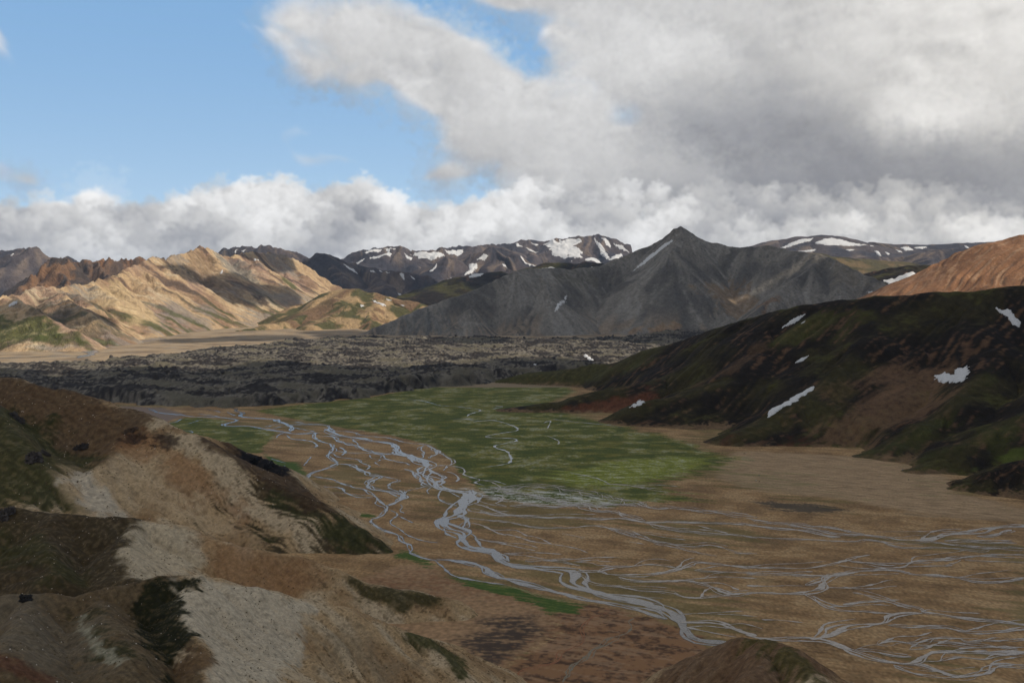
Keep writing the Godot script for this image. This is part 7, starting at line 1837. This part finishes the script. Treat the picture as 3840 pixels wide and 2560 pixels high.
		"grey_mountain":
			return [
				area([Vector2(625.1, -3319), Vector2(696.3, -3386.5), Vector2(768.3, -3380.8), Vector2(793.9, -3281.6), Vector2(733.1, -3140.4), Vector2(704.5, -3196.4), Vector2(655.4, -3253.7)], Vector3(0.30, 0.205, 0.125), 0.7, 40.0, 14.0),
				area([Vector2(767.5, -3134.2), Vector2(817.9, -3120.9), Vector2(821.6, -3100.2), Vector2(772.6, -3081.2)], Vector3(0.27, 0.165, 0.10), 0.7, 20.0, 8.0),
				area([Vector2(372.9, -3129.3), Vector2(417.5, -3125), Vector2(463, -3128.1), Vector2(526.9, -3118.2), Vector2(523.6, -3097.4), Vector2(415.2, -3106.6)], Vector3(0.36, 0.24, 0.15), 0.8, 20.0, 8.0),
				area([Vector2(-346.8, -3174.7), Vector2(-218.7, -3180.8), Vector2(-172.1, -3167.2), Vector2(-201.2, -3119.3), Vector2(-329.3, -3137.1)], Vector3(0.185, 0.185, 0.18), 0.6, 40.0, 14.0),
				area([Vector2(1019.1, -3314.2), Vector2(1109.4, -3172.7), Vector2(1173.9, -3040.6), Vector2(1123.2, -3081.8), Vector2(1040.8, -3172.4)], Vector3(0.26, 0.225, 0.18), 0.7, 30.0, 14.0),  # right flank: its sunlit warmth is put into the colour
				area([Vector2(109.4, -3388.3), Vector2(265.4, -3516.2), Vector2(345.3, -3557.1), Vector2(399.7, -3587.3), Vector2(316.6, -3520.9), Vector2(207.5, -3394)], Vector3(0.17, 0.155, 0.125), 0.7, 30.0, 14.0),
			]
		"tan_range":
			return [
				area([Vector2(-1390.3, -2651.8), Vector2(-1302.1, -2629.2), Vector2(-1197.1, -2565.7), Vector2(-1095.8, -2535.3), Vector2(-1073.2, -2520), Vector2(-1165.9, -2495.7), Vector2(-1320.9, -2515.5)], Vector3(0.098, 0.112, 0.040), 0.9, 30.0, 10.0),
				area([Vector2(-1385.9, -2885.2), Vector2(-1280.9, -2836.1), Vector2(-1165, -2753.6), Vector2(-1120.5, -2861.6), Vector2(-1055, -2743.8), Vector2(-1112, -2661.5), Vector2(-1224.7, -2752.6), Vector2(-1236.2, -2610.9)], Vector3(0.11, 0.10, 0.075), 0.65, 40.0, 14.0),
				area([Vector2(-1348.6, -3194.2), Vector2(-1297.2, -3358.2), Vector2(-1188.8, -3256.9), Vector2(-1112.1, -3168.8), Vector2(-1132.7, -3039.2), Vector2(-1240.2, -3092.5)], Vector3(0.58, 0.43, 0.245), 0.8, 40.0, 16.0),
				area([Vector2(-1233, -3823.7), Vector2(-1154.1, -3852), Vector2(-1097.9, -3828.6), Vector2(-1126.5, -3813.5), Vector2(-1210, -3819.3)], Vector3(0.075, 0.066, 0.062), 0.85, 24.0, 8.0),
				area([Vector2(-1190.4, -4036.7), Vector2(-1205.9, -4256), Vector2(-1103.3, -4189.4), Vector2(-1048.4, -4137.4), Vector2(-1046.7, -4015.7), Vector2(-1107.3, -3985.5)], Vector3(0.27, 0.25, 0.21), 0.8, 40.0, 16.0),
				area([Vector2(-1255.3, -3914), Vector2(-1209.8, -4043.7), Vector2(-1165, -3947.5), Vector2(-1074.2, -3862.1), Vector2(-985.1, -3837.1), Vector2(-1050.4, -3773.8), Vector2(-1143, -3813.7), Vector2(-1231.4, -3836.1)], Vector3(0.24, 0.16, 0.10), 0.7, 50.0, 16.0),
				area([Vector2(-997.7, -3910.6), Vector2(-978.3, -3958.3), Vector2(-923.8, -3857.2), Vector2(-964.3, -3864.8)], Vector3(0.10, 0.075, 0.06), 0.9, 16.0, 6.0),
				area([Vector2(-1039.6, -4485.9), Vector2(-996.6, -4523.9), Vector2(-960.3, -4489.6), Vector2(-963.9, -4263.6)], Vector3(0.10, 0.115, 0.045), 0.8, 20.0, 8.0),
			]
		"orange_crags":
			return [
				area([Vector2(-2242.6, -4821.9), Vector2(-2159.2, -4840.4), Vector2(-2124.9, -4921.5), Vector2(-2091.9, -4794.1), Vector2(-2104.7, -4666.3), Vector2(-2175.5, -4673.4), Vector2(-2292.8, -4748.3)], Vector3(0.30, 0.165, 0.085), 0.65, 40.0, 14.0),
			]
	return []
